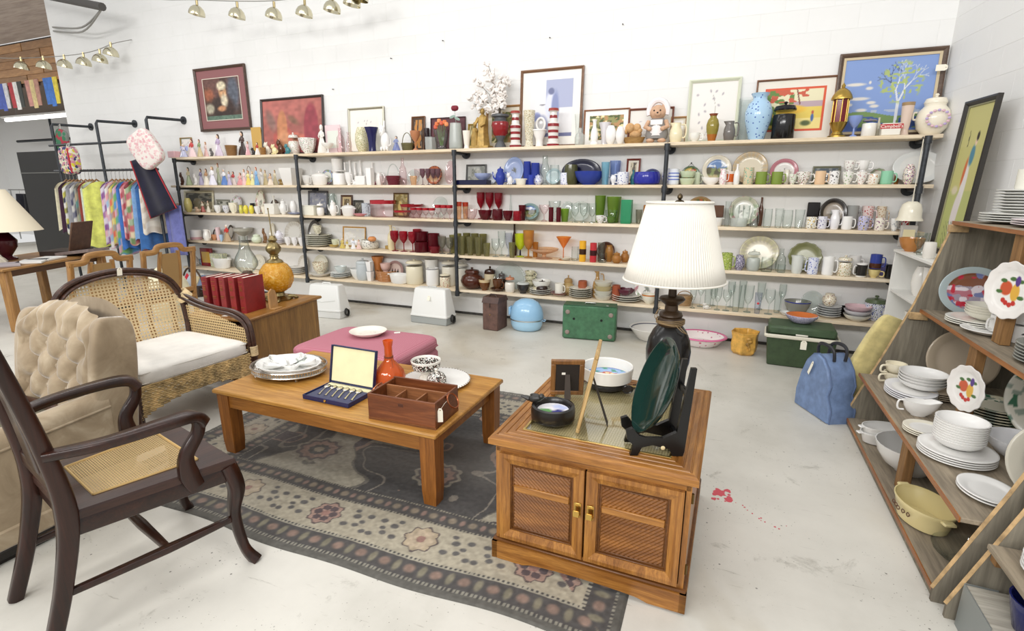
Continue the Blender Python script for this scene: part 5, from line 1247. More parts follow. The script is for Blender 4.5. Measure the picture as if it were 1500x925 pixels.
def k_plate(T,w,h,c,o):    # standing on edge, leaning back on the wall
    R_=w/2;sx=o.get('sx',1.);hh=w if not h else h;sx=w/hh;b=plate_mesh(hh,c[0],c[-1],o.get('pat'),sx,seed=o.get('seed',int(w*977) % 17),scal=o.get('scal',0));lean=o.get('lean',.20)
    m_=painted(.18) if not o.get('glass') else G[o['glass']]
    if o.get('glass'): b.c=[]
    p=link_mesh('plate_body',b,m_,T,(0,0,hh/2*math.cos(lean)+.007),(pi/2-lean,0,0),fix=False);mo=p.modifiers.new('thick','SOLIDIFY');mo.thickness=.005;mo.offset=-1
    if o.get('wire'):
        q=B();q.tube([(-.05,.02,hh*.9),(0,.03,hh*1.18),(.05,.02,hh*.9)],.002,5);q.ball((0,.03,hh*1.18),.008,8,6);link_mesh('plate_hanger',q,plain('#3a3836',.5),T)
def k_flat(T,w,h,c,o): # one plate lying flat
    b=plate_mesh(w,c[0],c[-1],o.get('pat'),o.get('sx',1),deep=.6*h/(w/2)*2 if h else .1,seed=3);p=link_mesh('plate_body',b,painted(.18),T,(0,0,.0045),fix=False);mo=p.modifiers.new('thick','SOLIDIFY');mo.thickness=.004;mo.offset=-1
def k_figure(T,w,h,c,o):   # gowned porcelain figure; c = gown, top, hair
    w *= 1.22
    g,tp,hr=(list(c)+[c[0],'#8a5a3c'])[:3] if len(c) > 1 else (c[0],c[0],c[0]);skin='#e6c6ae' if len(c) > 1 else c[0]
    b=B();b.lathe([(0,0),(w*.42,0),(w*.48,h*.03),(w*.40,h*.18),(w*.28,h*.36),(w*.17,h*.52),(w*.15,h*.56),(0,h*.56)],16,flute=(5,.08),sy=.8);link_mesh('gown',b,mt(g),T)
    b=B();b.lathe([(w*.14,h*.54),(w*.19,h*.64),(w*.21,h*.72),(w*.12,h*.775),(w*.06,h*.80),(0,h*.80)],14,sy=.75)
    for s in (-1,1): b.tube([(s*w*.19,0,h*.72),(s*w*.30,-w*.05,h*.60),(s*w*.12,-w*.2,h*.54)],[w*.075,w*.06,w*.04],8)
    link_mesh('bodice',b,mt(tp),T)
    b=B();b.ball((0,-w*.01,h*.875),(w*.125,w*.125,h*.085),12,8);b.ball((0,-w*.13,h*.87),(w*.02,w*.03,h*.015),6,4);hd=link_mesh('head',b,mt(skin),T)
    b=B();b.ball((0,w*.035,h*.90),(w*.15,w*.14,h*.09),12,8);b.ball((0,w*.12,h*.85),(w*.10,w*.07,h*.08),8,6);link_mesh('hair',b,mt(hr),hd)
    if o.get('base'): b=B();b.box((0,0,-h*.0+.004),(w*1.05,w*.8,.012),.003);link_mesh('base',b,mt(o['base']),T)
    if o.get('wings'):
        for s in (-1,1): b=B();b.ball((s*w*.38,w*.12,h*.66),(w*.26,w*.03,h*.2),10,8,RY(s*.5));link_mesh('wing',b,mt(o['wings']),T)
def k_animal(T,w,h,c,o):
    b=B();b.ball((0,0,h*.36),(w*.36,w*.26,h*.34),14,10);b.ball((-w*.18,-w*.06,h*.74),(w*.24,w*.22,h*.22),14,10);b.ball((-w*.22,-w*.25,h*.70),(w*.09,w*.09,h*.07),8,6)
    for s in (-1,1): b.tube([(-w*.18+s*w*.14,0,h*.88),(-w*.18+s*w*.20,0,h*(1.0 if not o.get('long') else 1.12))],[w*.07,w*.03],8)
    for x,y in ((-.22,-.18),(.05,-.2),(.22,-.1),(-.2,.15)): b.ball((x*w,y*w,h*.095),(w*.10,w*.12,h*.09),8,6)
    b.tube([(w*.3,0,h*.2),(w*.46,0,h*.25),(w*.48,0,h*.45)],[w*.06,w*.05,w*.03],8);link_mesh('body',b,mt(c[0]),T)
    b=B()
    for s in (-1,1): b.ball((-w*.2+s*w*.09,-w*.255,h*.78),w*.025,6,5)
    b.ball((-w*.22,-w*.335,h*.71),w*.025,6,5);link_mesh('face_marks',b,plain('#1c1815',.3),T)
def k_basket(T,w,h,c,o):
    hb=h*o.get('bh',.45);b=B();n=max(4,int(hb/.012))
    for k in range(n): r=w/2*(.78+.2*k/(n-1));b.tube([(r*math.cos(a)*(1+.02*math.cos(10*a+pi*k)),o.get('sy',.8)*r*math.sin(a),hb*(k+.5)/n) for a in [i*2*pi/20 for i in range(20)]],hb/n*.49,5,True)
    b.lathe([(0,.002),(w*.38,.002),(w*.38,.006),(0,.006)],20,sy=o.get('sy',.8));link_mesh('woven_body',b,mt(c[0]),T)
    if h > hb*1.3: b=B();b.tube([(w*.46*math.cos(a),0,hb*.8+(h-hb*.8)*math.sin(a)) for a in [pi*i/16 for i in range(17)]],w*.03,6);link_mesh('handle',b,mt(c[-1]),T)
def pic_frame(T,w,h,t,rail,fn,nx,ny,mat_c=None,mt_w=0.,d=.022,lean=.10,glass_=True,inner=None):
    F_=B();F_.box((0,.004,h/2),(w-.01,.006,h-.01));f=link_mesh('backing',F_,plain('#8d8069',.8),T,(0,0,.0015),(-lean,0,0),smooth=False)
    frame_rails(w,h,t,d,rail,f,'frame_rail',y=.004)
    if inner: g=bpy.data.objects.new('slip_frame',None);frame_inner(f,w-2*t,h-2*t,inner[0],inner[1],t)
    ww,hh=w-2*t-2*(inner[0] if inner else 0),h-2*t-2*(inner[0] if inner else 0);z0=t+(inner[0] if inner else 0)
    if mat_c:
        q=B();q.box((0,-.0006,h/2),(ww,.002,hh));link_mesh('mat_board',q,plain(mat_c,.7),f,smooth=False)
    canvas('print',ww-2*mt_w,hh-2*mt_w,nx,ny,fn,f,(0,-.0022,z0+mt_w),rough=.55)
    return f
def frame_inner(f,w,h,t,col,z0):
    for (c,d) in (((0,-.006,z0+t/2),(w,.008,t)),((0,-.006,z0+h-t/2),(w,.008,t)),((-w/2+t/2,-.006,z0+h/2),(t,.008,h-2*t)),((w/2-t/2,-.006,z0+h/2),(t,.008,h-2*t))):
        q=B();q.box(c,d,.001);link_mesh('slip_rail',q,plain(col,.6),f,smooth=False)
def k_frame(T,w,h,c,o):    # small framed picture; c = rail, mat, picture base, picture accent
    rail=wood(c[0],tuple(min(1,v*1.3) for v in _hex(c[0])),'x',.8) if not o.get('metal') else metal(c[0],.35);a,d_=c[2],c[3]
    sd=o.get('seed',int(w*731) % 13)
    def fn(u,v):
        img=np.ones((len(u),3))*rgb(a);img=layer(img,(vnoise(u,v,5,sd) > .55)*.9,d_);img=layer(img,(vnoise(u,v,11,sd+2) > .68)*.7,tuple(.5*(x+y) for x,y in zip(_hex(a),(.9,.88,.8))));return img
    pic_frame(T,w,h,o.get('rt',max(.008,w*.07)),rail,o.get('fn') or fn,o.get('n',24),o.get('n',24),c[1],min(w,h)*o.get('mw',.14),.016,o.get('lean',.12))
KIND=dict(vessel=('vase','vase'),mug=('mug','mug'),cup=('teacup','cup'),teapot=('teapot','teapot'),pitcher=('pitcher','pitcher'),jar=('lidded_jar','jar'),dish=('casserole_dish','dish'),boat=('gravy_boat','gravy boat'),box=('box','box'),plate=('display_plate','plate'),flat=('dinner_plate','plate'),figure=('figurine','figurine'),animal=('animal_figurine','figurine'),basket=('basket','basket'),frame=('framed_picture','picture'))
FN=dict(vessel=k_vessel,mug=k_mug,cup=k_cup,teapot=k_teapot,pitcher=k_pitcher,jar=k_jar,dish=k_dish,boat=k_boat,box=k_box,plate=k_plate,flat=k_flat,figure=k_figure,animal=k_animal,basket=k_basket,frame=k_frame)
SHELF=['top shelf','second shelf','third shelf','fourth shelf','bottom shelf']
FLAT={'box','frame'}
PLACED=[]
def it(s,kind,x,w,h,c,label,row='f',n=None,dz=0.,y=None,grp=None,fx=None,**o):
    """one thing on shelf s: x, w, h read off the photograph in pixels and turned into metres at its depth"""
    kind_b=kind;z=TOP[s]+.0006;c=c.split(',') if isinstance(c,str) else c
    y0={'f': .075,'m': .15,'b': .22}[row] if y is None else y
    for _ in range(2):
        X=column_x(x,y0,z);sc=mscale((X,y0,z));ca=FPX/math.hypot(FPX,x-750)
        wm=(column_x(x+w/2,y0,z)-column_x(x-w/2,y0,z)) if kind in FLAT else w*sc*ca
        if kind == 'plate': wm=w*sc*ca*1.0
        if kind == 'frame': wm *= .97
        if y is None: y0={'f': .008+min(wm,.22)/2,'m': .15,'b': .285-min(wm,.16)/2}[row] if kind not in ('plate','frame','box') else {'f': .05,'m': .14,'b': .215 if kind != 'frame' else .245}[row]
        if kind == 'plate' and y is None and row == 'b': y0=.275-min(.20,.2*wm)-.012
        if kind == 'frame' and y is None and row == 'b': y0=.283-.12*h*sc
        if kind == 'box' and y is None: y0={'f': .01+min(wm*.7,.14)/2,'m': .15,'b': .285-min(wm*.7,.14)/2}[row]
    hx,hy=wm/2,(.012+.1*wm if kind == 'plate' else .012 if kind == 'frame' else min(wm*.7,.14)/2 if kind == 'box' else wm/2)
    if y is None and not dz and kind not in ('plate','frame','flat'):    # slide along the line of sight until nothing is touched
        def clash(yy): XX=column_x(x,yy,z);return sum(max(0,(hx+a)*.93-abs(XX-X2))*max(0,(hy+e)*.93-abs(yy-Y2)) for (s2,X2,Y2,a,e) in PLACED if s2 == s)
        cand=[y0]+[hy+.008+k*(max(0,.277-2*hy))/9 for k in range(10)];y0=min(cand,key=lambda q: (round(clash(q),5),abs(q-y0)));X=column_x(x,y0,z)
    PLACED.append((s,X,y0+(.04 if kind == 'plate' else 0),hx,hy))
    nm,cat=KIND[kind] if n is None else (n if isinstance(n,tuple) else (n,n.replace('_',' ').split()[-1] if True else n))
    T=thing(nm,label+((' on the '+SHELF[s]) if 'shelf' not in label else ''),cat,(X,y0,z+dz*sc),o.pop('turn',0),grp)
    FN[kind](T,wm,h*sc if h else 0,c,o);return T
def rank(k,n): return 'lowest ' if k == 0 else 'topmost ' if k == n-1 else 'middle '
def stack(s,x,w,n,c,label,th=3.0,row='f',dz=0.,grp=None,sx=1.,pat=None):
    """n plates piled up, each a thing; the piled ones share a label"""
    for k in range(n):
        it(s,'flat',x,w,th*.9,c,rank(k,n)+label,row,dz=dz+k*th,grp=grp or ('pile: '+label),sx=sx,pat=pat if k == n-1 else None)
# ---- pictures
def p_portrait(u,v):
    img=np.ones((len(u),3))*rgb('#4a3830');img=layer(img,(v > .35)*(vnoise(u,v,4,1) > .5)*.8,'#6d4a44');img=layer(img,blob(u,v,.82,.65,.16,.4,.3),'#5a5f6b');img=layer(img,blob(u,v,.12,.62,.14,.16,.4),'#9a5a40')
    img=layer(img,blob(u,v,.5,.25,.32,.34,.2),'#3a2a25');img=layer(img,blob(u,v,.52,.66,.11,.17,.2),'#c89a72');img=layer(img,blob(u,v,.50,.82,.13,.11,.25),'#d8cdb0');img=layer(img,blob(u,v,.55,.46,.10,.15,.3),'#cbbfa6');img=layer(img,blob(u,v,.50,.70,.05,.012,.4),'#5a3a2a');img=layer(img,blob(u,v,.46,.27,.12,.07,.3),'#b98560');img=layer(img,(v < .10).astype(float)*.9,'#5f7a6a');img=layer(img,blob(u,v,.12,.28,.12,.12,.3),'#b7b09a');return img*(.85+.3*vnoise(u,v,22,3)[:,None])
def p_pears(u,v):
    img=np.ones((len(u),3))*rgb('#a8645c');img=img*(.88+.24*vnoise(u,v,3,2)[:,None]);img=layer(img,blob(u,v,.34,.28,.17,.24,.06),'#b0584f');img=layer(img,blob(u,v,.33,.45,.09,.36,.1),'#bd7f5a');img=layer(img,blob(u,v,.36,.24,.12,.17,.25),'#c48a66');img=layer(img,blob(u,v,.62,.22,.21,.14,.07,-.5),'#b8685a');img=layer(img,blob(u,v,.60,.24,.12,.07,.3,-.5),'#c8896c');img=layer(img,blob(u,v,.82,.45,.12,.46,.1),'#94404a');img=layer(img,blob(u,v,.14,.62,.07,.2,.4,.3),'#8c6a62');img=layer(img,blob(u,v,.52,.62,.05,.12,.4,.8),'#7d5a4a');img=layer(img,(v < .07).astype(float)*.6,'#6d3038');return img*(.9+.2*vnoise(u,v,18,5)[:,None])
def p_blue(u,v):
    img=np.ones((len(u),3))*rgb('#e4e4e6');img=layer(img,(u > .38)*(v > .5)*1.,'#aab0cc');img=layer(img,blob(u,v,.52,.56,.16,.24,.15),'#d9dced');img=layer(img,blob(u,v,.60,.5,.09,.3,.2),'#8790b8');img=layer(img,blob(u,v,.50,.80,.07,.06,.2),'#6d7396');img=layer(img,blob(u,v,.3,.57,.06,.012,.3),'#5b5a6a');img=layer(img,blob(u,v,.17,.36,.1,.08,.2),'#8f97c4');img=layer(img,blob(u,v,.3,.2,.14,.18,.2),'#9fa5c8');img=layer(img,(v < .07)*(u > .3)*1.,'#70759a');return img
def p_tree(u,v): img=np.ones((len(u),3))*rgb('#8f8f58');img=layer(img,(vnoise(u,v,9,1) > .5),'#4f5a30');img=layer(img,(vnoise(u,v,14,3) > .62),'#b58a5a');img=layer(img,(vnoise(u,v,12,6) > .7),'#e6dca8');return img
def p_bot(u,v):
    img=np.ones((len(u),3))*rgb('#e9e5e0');
    for k,(x,y) in enumerate(((.12,.8),(.3,.62),(.42,.86),(.5,.72),(.7,.8),(.18,.45),(.32,.5),(.2,.3),(.28,.2),(.62,.6),(.55,.85))): img=layer(img,blob(u,v,x,y,.03,.018,.4,k)*.7,'#8d8490')
    img=layer(img,(np.abs(u-.3-.25*np.sin(v*3)) < .006)*(v < .8)*.6,'#8d8a80');return img
def p_stitch(u,v):
    img=np.ones((len(u),3))*rgb('#e3dcb8');img=layer(img,((u < .035) | (u > .965) | (v < .045) | (v > .955)).astype(float),'#d4512c');i=(u > .035) & (u < .965) & (v > .045) & (v < .955)
    img=layer(img,i*(v < .55),'#e2c85a');img=layer(img,i*(v < .3)*(u > .3),'#ecd98a');img=layer(img,i*(v > .55)*(v < .68)*(u > .4),'#b7a0a8');img=layer(img,i*((u < .5) & (v > .62) | (u < .22))*(vnoise(u,v,12,2) > .35),'#5d8038');img=layer(img,i*(u < .75)*(v > .66)*(vnoise(u,v,16,4) > .62),'#c4573a');img=layer(img,i*(np.abs(u-.56+.2*(v-.8)) < .012)*(v > .6),'#7a4030')
    img=layer(img,i*blob(u,v,.45,.5,.25,.1,.2),'#e6b93c');img=layer(img,i*blob(u,v,.82,.3,.025,.09,.2),'#3f62a0');img=layer(img,i*blob(u,v,.82,.42,.02,.04,.2),'#b5503a');img=layer(img,i*blob(u,v,.72,.18,.08,.06,.3),'#4f5d2c');return img
def p_needle(u,v):
    img=np.ones((len(u),3))*rgb('#7d97cb');
    for (x,y,a) in ((.14,.66,.11),(.2,.46,.11),(.3,.6,.04),(.34,.40,.05),(.38,.35,.05),(.1,.38,.03),(.3,.68,.015),(.24,.30,.06)): img=layer(img,blob(u,v,x,y,a,.022,.3),'#d9d4cc')
    img=layer(img,(v < .24+.04*np.sin(u*7)).astype(float),'#6d8a4e');img=layer(img,(v < .2)*(vnoise(u,v,14,3) > .5),'#35508f');img=layer(img,(v < .16)*(vnoise(u,v,10,6) > .45),'#5571b8');img=layer(img,(v < .3)*(v > .22)*(u > .35)*(vnoise(u,v,15,9) > .5),'#a8b4c8')
    rs_=random.Random(4);segs=[]
    def grow(x,y,a,L,d_):
        x2,y2=x+L*math.sin(a)*.75,y+L*math.cos(a);segs.append((x,y,x2,y2,d_))
        if d_ < 5:
            for s in (-1,1): grow(x2,y2,a+s*rs_.uniform(.25,.55),L*rs_.uniform(.68,.85),d_+1)
    grow(.63,.12,.02,.26,0)
    for (x0,y0,x1,y1,d_) in segs:
        dx,dy=x1-x0,y1-y0;t=np.clip(((u-x0)*dx+(v-y0)*dy)/(dx*dx+dy*dy),0,1);dist=np.hypot((u-x0-t*dx)*1.35,v-y0-t*dy);wd2=.022/(1+d_*.7)
        img=layer(img,(dist < wd2).astype(float),'#d5d8dd' if d_ < 3 else ('#4f5d7a' if x1 < .6 else '#b9c3cf'))
    crown=blob(u,v,.64,.66,.24,.28,.1);img=layer(img,crown*(vnoise(u,v,34,2) > .66)*.9,'#a9b865');return img
def p_lady(u,v):
    img=np.ones((len(u),3))*rgb('#bdb877');img=layer(img,(v > .72)*.3,'#c9c389');img=layer(img,(v < .42)*.5,'#9fae6a');img=layer(img,blob(u,v,.52-.0,.42,.10,.2,.15,-.12),'#d8d3d0');img=layer(img,blob(u,v,.45,.25,.13,.16,.15,-.2),'#d3cbc8');img=layer(img,blob(u,v,.58,.66,.09,.07,.2),'#4a7f95');img=layer(img,blob(u,v,.43,.55,.05,.10,.2,-.3),'#c5673a');img=layer(img,blob(u,v,.62,.755,.045,.03,.2),'#dcc1a6');img=layer(img,blob(u,v,.64,.79,.05,.03,.2),'#2a2420')
    img=layer(img,(np.abs(np.sin((u*3+v*7)*9)) > .93)*(v < .2)*(u > .15)*.8,'#5d6640');img=layer(img,blob(u,v,.22,.42,.12,.03,.3),'#cfc3a8');img=layer(img,(np.abs(u-.3) < .02)*(v > .72)*(v < .9)*(vnoise(u,v,40,3) > .5),'#3a3a2c');return img
# ------------------------------------------------------------------ TOP SHELF
def at_shelf(s,x,y): X=column_x(x,y,TOP[s]);return X,mscale((X,y,TOP[s]))
def framed(x0,x1,ytop,s,label,t,rail,fn,nx,ny,mat_c,mw,y=.245,name='framed_picture',lean=.06,inner=None,hpx=None):
    z=TOP[s]+.0008;a,b_=column_x(x0,y,z),column_x(x1,y,z);X=(a+b_)/2;sc=mscale((X,y,z));h=hpx*sc;y=WY-.016-math.sin(lean)*h
    T=thing(name,label,'picture',(X,y,z));pic_frame(T,b_-a,h,t,rail,fn,nx,ny,mat_c,mw,.024,lean,inner=inner);return T
wr=wood('#6b4a33','#8f6a4c','x',.8)
framed(761,851,104,0,'tall brown frame with pale blue print of a robed man on the top shelf',.028,wr,p_blue,60,70,'#eeece6',.09,.235,hpx=108)
framed(854,920,160,0,'thin brown frame with white mat and leafy photograph behind white vases on top shelf',.014,wood('#8a5a3c','#a8775a','x',.8),p_tree,36,30,'#f1f0ec',.05,.262,hpx=51)
framed(918,984,158,0,'reddish brown frame behind the bonneted bear on top shelf',.02,wood('#6d3a2a','#8f5642','x',.8),p_bot,20,20,'#e9e7e0',.08,.255,hpx=51)
framed(1003,1078,120,0,'pale green frame with delicate botanical drawing on top shelf',.03,plain('#cfd3bd',.5),p_bot,60,60,'#e9e5e0',.01,.24,hpx=88)
framed(1100,1217,121,0,'brown frame with stitched orange-bordered farm landscape on top shelf',.016,wood('#7a5540','#9a745a','x',.8),p_stitch,90,70,'#e7e1d5',.068,.225,hpx=86)
T=framed(1214,1367,90,0,'large dark brown frame with blue needlepoint of a bare tree on top shelf',.036,wood('#4a382c','#6b5545','x',.8),p_needle,150,110,None,0,.26,inner=(.022,'#c9b897'),lean=.07,hpx=118)
price_tag(T,(.31,-.055,.555),(-.07,pi/2,0),.05,.085)
framed(512,564,159,0,'ornate silver frame with small sketch on wide mat on top shelf',.026,metal('#b9b6a6',.45),p_bot,24,20,'#efede3',.09,.245,hpx=63)
framed(712,762,153,0,'light oak frame behind the grey and red urn on top shelf',.022,wood('#a87c4c','#c9a06c','x',.8),p_tree,24,24,'#e6dfcc',.05,.25,hpx=60)
framed(265,281,193,0,'tiny gilt shadow frame at far end of top shelf',.012,wood('#8f7440','#b89a5c','x',.8),p_bot,10,10,'#9fb0a6',.01,.24,hpx=29)
framed(386,476,150,0,'black framed painting of red and gold pears on top shelf',.03,plain('#352a28',.4),p_pears,84,60,None,0,.225,lean=.08,hpx=80)
T=thing('framed_picture','brown framed portrait of a bearded man in a pink mat hung on white wall','picture',(.83,WY-.026,2.47))
pic_frame(T,1.05,.89,.035,wood('#3c2a22','#5d4536','x',.8),p_portrait,84,76,'#8f5f60',.125,.028,0.0)
frame_inner(T.children[0],.755,.595,.010,'#d9cfc0',.1475)
framed(632,682,171,0,'plain burgundy board picture behind tulips and rose on top shelf',.006,plain('#4a2a30',.6),lambda u,v: np.ones((len(u),3))*rgb('#5b3038'),2,2,None,0,.262,hpx=46)
framed(980,1004,170,0,'small light wood frame behind cream pitcher on top shelf',.018,wood('#a07a50','#c0986a','x',.8),p_bot,12,12,'#d9d2be',.02,.25,hpx=38)
framed(686,696,180,0,'narrow gilt picture edge behind the golden statue on top shelf',.012,plain('#b59a4a',.4),p_tree,6,6,None,0,.262,hpx=36)
S=0
it(S,'box',256,10,9,'#e6b9bd','small pink trinket box at far end','f')
it(S,'figure',270,13,19,'#b9bcd6,#d9d6e6,#e9e0d2','pastel angel figurine with lilac wings','f',wings='#a9b3dd')
it(S,'figure',283,13,26,'#e9cfd0,#c9504f,#7a3a30','white and pink figurine with red bodice','m')
it(S,'figure',294,9,25,'#c9b78a,#8a9a6a,#6d4a30','tan and green country figurine','f')
it(S,'figure',303,8,22,'#e3b9b4,#e9d0c8,#a8703f','pink child figurine beside tan figurine','m')
it(S,'animal',311,8,12,'#5d5a58','little grey animal figurine','f')
it(S,'figure',322,13,32,'#d6c7d9,#b9a6c4,#4a342a','lilac lady figurine on a gilt base','m',base='#b5914a')
it(S,'basket',340,21,16,'#8f6a42,#7a5836','brown woven basket of gold trinkets','f',bh=.95)
it(S,'figure',357,14,35,'#3f332f,#52403a,#2c211d','dark robed figure on white block','m',base='#e9e4da')
it(S,'figure',364,8,20,'#dda9ae,#e3bfc0,#9a6a4a','rose pink figurine by dark robed figure','f')
it(S,'animal',372,9,11,'#2f2b2a','tiny black and white panda figurine','f')
it(S,'figure',378,8,18,'#e6ded6,#b5483f,#5a3a2c','white figurine with red shawl','f')
it(S,'box',379,14,40,'#c9a256','tall tan wooden board','b',n=('cutting_board','board'),d=.02)
it(S,'basket',386,10,11,'#9a6f3d,#9a6f3d','low honey-brown basket','f',bh=.95)
it(S,'animal',393,14,19,'#e9e1cf','cream dog figurine','m')
it(S,'animal',403,14,15,'#e6d9a8','pale yellow cat figurine','f')
it(S,'animal',412,14,23,'#5d3a24','brown owl figurine','m')
it(S,'animal',422,12,15,'#3f7f86','teal glazed bird figurine','f')
it(S,'jar',432,17,31,'#e9e6de/#c9a0a0/#8fa27f','white floral tureen with spired lid','m',n=('tureen','tureen'))
it(S,'vessel',452,26,22,'#e9e8e2/#6f8f6a/#c99aa5','white bowl crowded with painted flowers','f',n=('flower_bowl','bowl'),p='bowl',fl=(8,.05))
it(S,'figure',473,14,41,'#eae7e0','plain white madonna figurine','m')
it(S,'vessel',481,18,14,'#eceae5','white milk-glass pedestal dish','f',n=('pedestal_dish','dish'),p='comp')
it(S,'box',490,22,40,'#e6cfd2,#dfe3da','pink-topped picture book standing','b',n=('picture_book','book'),d=.02)
it(S,'vessel',500,12,34,'pink','pinkish crystal decanter','f',n=('decanter','decanter'),p='bottle',fl=(10,.04))
it(S,'vessel',512,11,28,'pink','pinkish crystal bud vase by decanter','f',p='bud',fl=(10,.04))
it(S,'vessel',531,20,35,'#d9d4b5/#8f9a6a/#b5a070','cream vase with green leaves in front of silver frame','m',p='egg')
it(S,'vessel',546,21,34,'#1c1c4f','flared cobalt blue vase','f',p='flare',fl=(6,.06))
it(S,'animal',565,21,38,'#eceae7','white rabbit figurine with long ears','f',long=1)
it(S,'figure',581,11,21,'#6f7aa8,#8f9ac0,#55504f','blue and grey figurine by white rabbit','f')
it(S,'basket',597,19,26,'#6f6a48,#6f6a48','green hoop-handled basket','m')
it(S,'vessel',609,15,27,'#b57a55','copper stemmed dish','f',n=('copper_dish','dish'),p='comp')
it(S,'frame',612,20,49,'#6b4526,#4a3524,#3a2c22,#c9873a','tall wooden plaque with yellow flowers','b')
it(S,'vessel',626,8,32,'#2b2024','narrow black vase','b',p='cyl')
it(S,'vessel',631,16,18,'frost','square frosted glass vase','f',p='cyl',seg=4,rb=pi/4)
it(S,'vessel',684,12,25,'#ece6da','small cream pinched vase beside golden statue','f',p='shaker')
it(S,'vessel',755,17,50,'#e4dfda','red and white striped tower vase by plaid vase','f',n=('tower_vase','vase'),p='light',band=[(.0,.06,'#8c2228'),(.2,.27,'#8c2228'),(.36,.43,'#8c2228'),(.52,.60,'#8c2228'),(.74,.82,'#8c2228'),(.93,1,'#9a3a30')])
it(S,'vessel',775,17,50,'#d9d3bd/#a09a80/#b9a070','tall plaid footed vase','f',p='shaker')
it(S,'vessel',810,18,52,'#e4dfda','red and white striped tower vase by toilet planter','f',n=('tower_vase','vase'),p='light',band=[(.0,.06,'#8c2228'),(.2,.27,'#8c2228'),(.36,.43,'#8c2228'),(.52,.60,'#8c2228'),(.74,.82,'#8c2228'),(.93,1,'#9a3a30')])
it(S,'vessel',849,15,24,'frost','small frosted glass bottle','f',n=('glass_bottle','bottle'),p='bottle')
it(S,'vessel',845,9,45,'clear','slim clear glass vase','b',p='flare')
it(S,'vessel',870,15,35,'#f0efec','slender white candlestick','f',n=('candlestick','candlestick'),p='bud')
it(S,'vessel',885,18,32,'#e6e4ea','flared milk glass vase','b',p='flare',fl=(10,.04))
it(S,'vessel',894,16,26,'#f1efec','larger white egg-shaped vase','f',p='egg')
it(S,'vessel',908,14,24,'#eeece9','smaller white egg-shaped vase','f',p='egg')
it(S,'pitcher',989,20,27,'#ebe0bd','cream ruffled pitcher','f',side=1)
it(S,'cup',1017,17,12,'#ecebe4','shallow white cup before green frame','f')
it(S,'vessel',1042,19,38,'#8f8034','olive amber glazed vase','f',p='vase',band=[(.0,.25,'#a8662a'),(.92,1,'#8a4a30')])
it(S,'pitcher',1067,18,27,'#6f6a66','grey stoneware jug with rusty glaze','f',band=1,side=1)
it(S,'vessel',1089,24,59,'clear','tall clear glass vase behind blue vase','b',p='taper')
it(S,'vessel',1107,41,64,[spots('#a9c9e2',('#4a62a8',),34,.24)],'light blue porcelain vase with blue branches','f',p='vase')
it(S,'jar',1145,34,52,'#121113','ribbed black ceramic canister','f',n=('canister','canister'),p='crock')
it(S,'vessel',1249,22,29,'#8396cc','periwinkle blue footed compote','f',n=('compote','compote'),p='comp',t=.004)
it(S,'jar',1271,22,25,'#ece8e0,#8c7f86','white candle jar with metal lid','f',n=('candle_jar','jar'),p='crock',bh=.86)
it(S,'vessel',1284,9,27,'#c9c2ae','thin beige bottle behind candle jar','m',n=('thin_bottle','bottle'),p='bottle')
T=it(S,'box',1302,28,17,'#ece8dd','white soup tin box with red lettered top band','f',n=('tin_box','box'),d=.10)
sc_=mscale(T.location);q=B();q.box((0,-.0505,12.5*sc_),(28*sc_*.99,.002,6.5*sc_));link_mesh('red_band',q,plain('#b8252b',.4),T,smooth=False);txt("Campbell's",6.2*sc_,plain('#f4efe4',.5),T,(0,-.0525,12.4*sc_),(pi/2,0,0))
it(S,'vessel',1323,20,46,'#d9c3b4','pinkish beige milkshake tumbler','f',n=('shake_tumbler','tumbler'),p='shaker',band=[(.9,1,'#a08560')])
it(S,'jar',1362,55,57,'#ece5d2,#ece5d2','large cream cookie jar with lilac floral wreath','f',n=('cookie_jar','jar'),p='ball',hand=1,y=.125)
T=[o for o in bpy.data.objects if o.name.startswith('cookie_jar')][0];u=mscale(T.location)
for k in range(16): a=k*pi/8;x_,z_=13*u*math.cos(a),(21+11*math.sin(a))*u;q=B();q.ball((x_,-math.sqrt(max(.0001,(26.2*u*(1-.16*abs(math.sin(a))**2))**2-x_*x_)),z_),(2.2*u,1.2*u,1.8*u),8,5);link_mesh('wreath_flower',q,plain(['#b9a5cf','#dcb5c0'][k % 2],.4),T)
# blossoms, statue and other single pieces
def single(s,x,y,name,label,cat): X,sc=at_shelf(s,x,y);return thing(name,label,cat,(X,y,TOP[s]+.0006)),sc
T,u=single(0,733,.11,'blossom_vase','grey and red ribbed urn holding white blossom branches on the top shelf','vase')
q=B();q.lathe(ves([(0,0),(.72,0),(.62,.1),(.38,.2),(.42,.26),(.8,.42),(1,.68),(.92,.78),(.7,.84),(.72,.9),(1.05,.94),(1.05,1)],24*u,46*u),28,flute=(14,.02));vb=link_mesh('urn',q,plain('#55575a',.4),T)
q=B();q.lathe([(.40*12*u,13*u),(.83*12*u,20*u),(1.04*12*u,31*u),(.96*12*u,36*u),(.9*12*u,36*u),(.9*12*u,20*u),(.40*12*u,13*u)],28,flute=(14,.03));link_mesh('red_belly',q,plain('#8c1f24',.15),vb)
rs2=random.Random(9);br=B();fl=B();tips=[]
for k in range(9):
    a=rs2.uniform(0,2*pi);lx=rs2.uniform(-55,8);H_=rs2.uniform(70,122)-abs(lx+18)*.35
    P=spline([(0,0,40*u),(lx*.25*u,rs2.uniform(-3,3)*u,(40+.45*(H_-40))*u),(lx*u,rs2.uniform(-8,4)*u,H_*u)],6);br.tube(P,.0028,5)
    for p in P[5:]:
        for j in range(3): tips.append((p[0]+rs2.uniform(-7,7)*u,p[1]+rs2.uniform(-6,6)*u,p[2]+rs2.uniform(-7,7)*u))
link_mesh('branches',br,plain('#5b4a38',.7),T)
blm=[plain('#efe9e4',.7),plain('#e9dcd4',.7)]
bp_=None
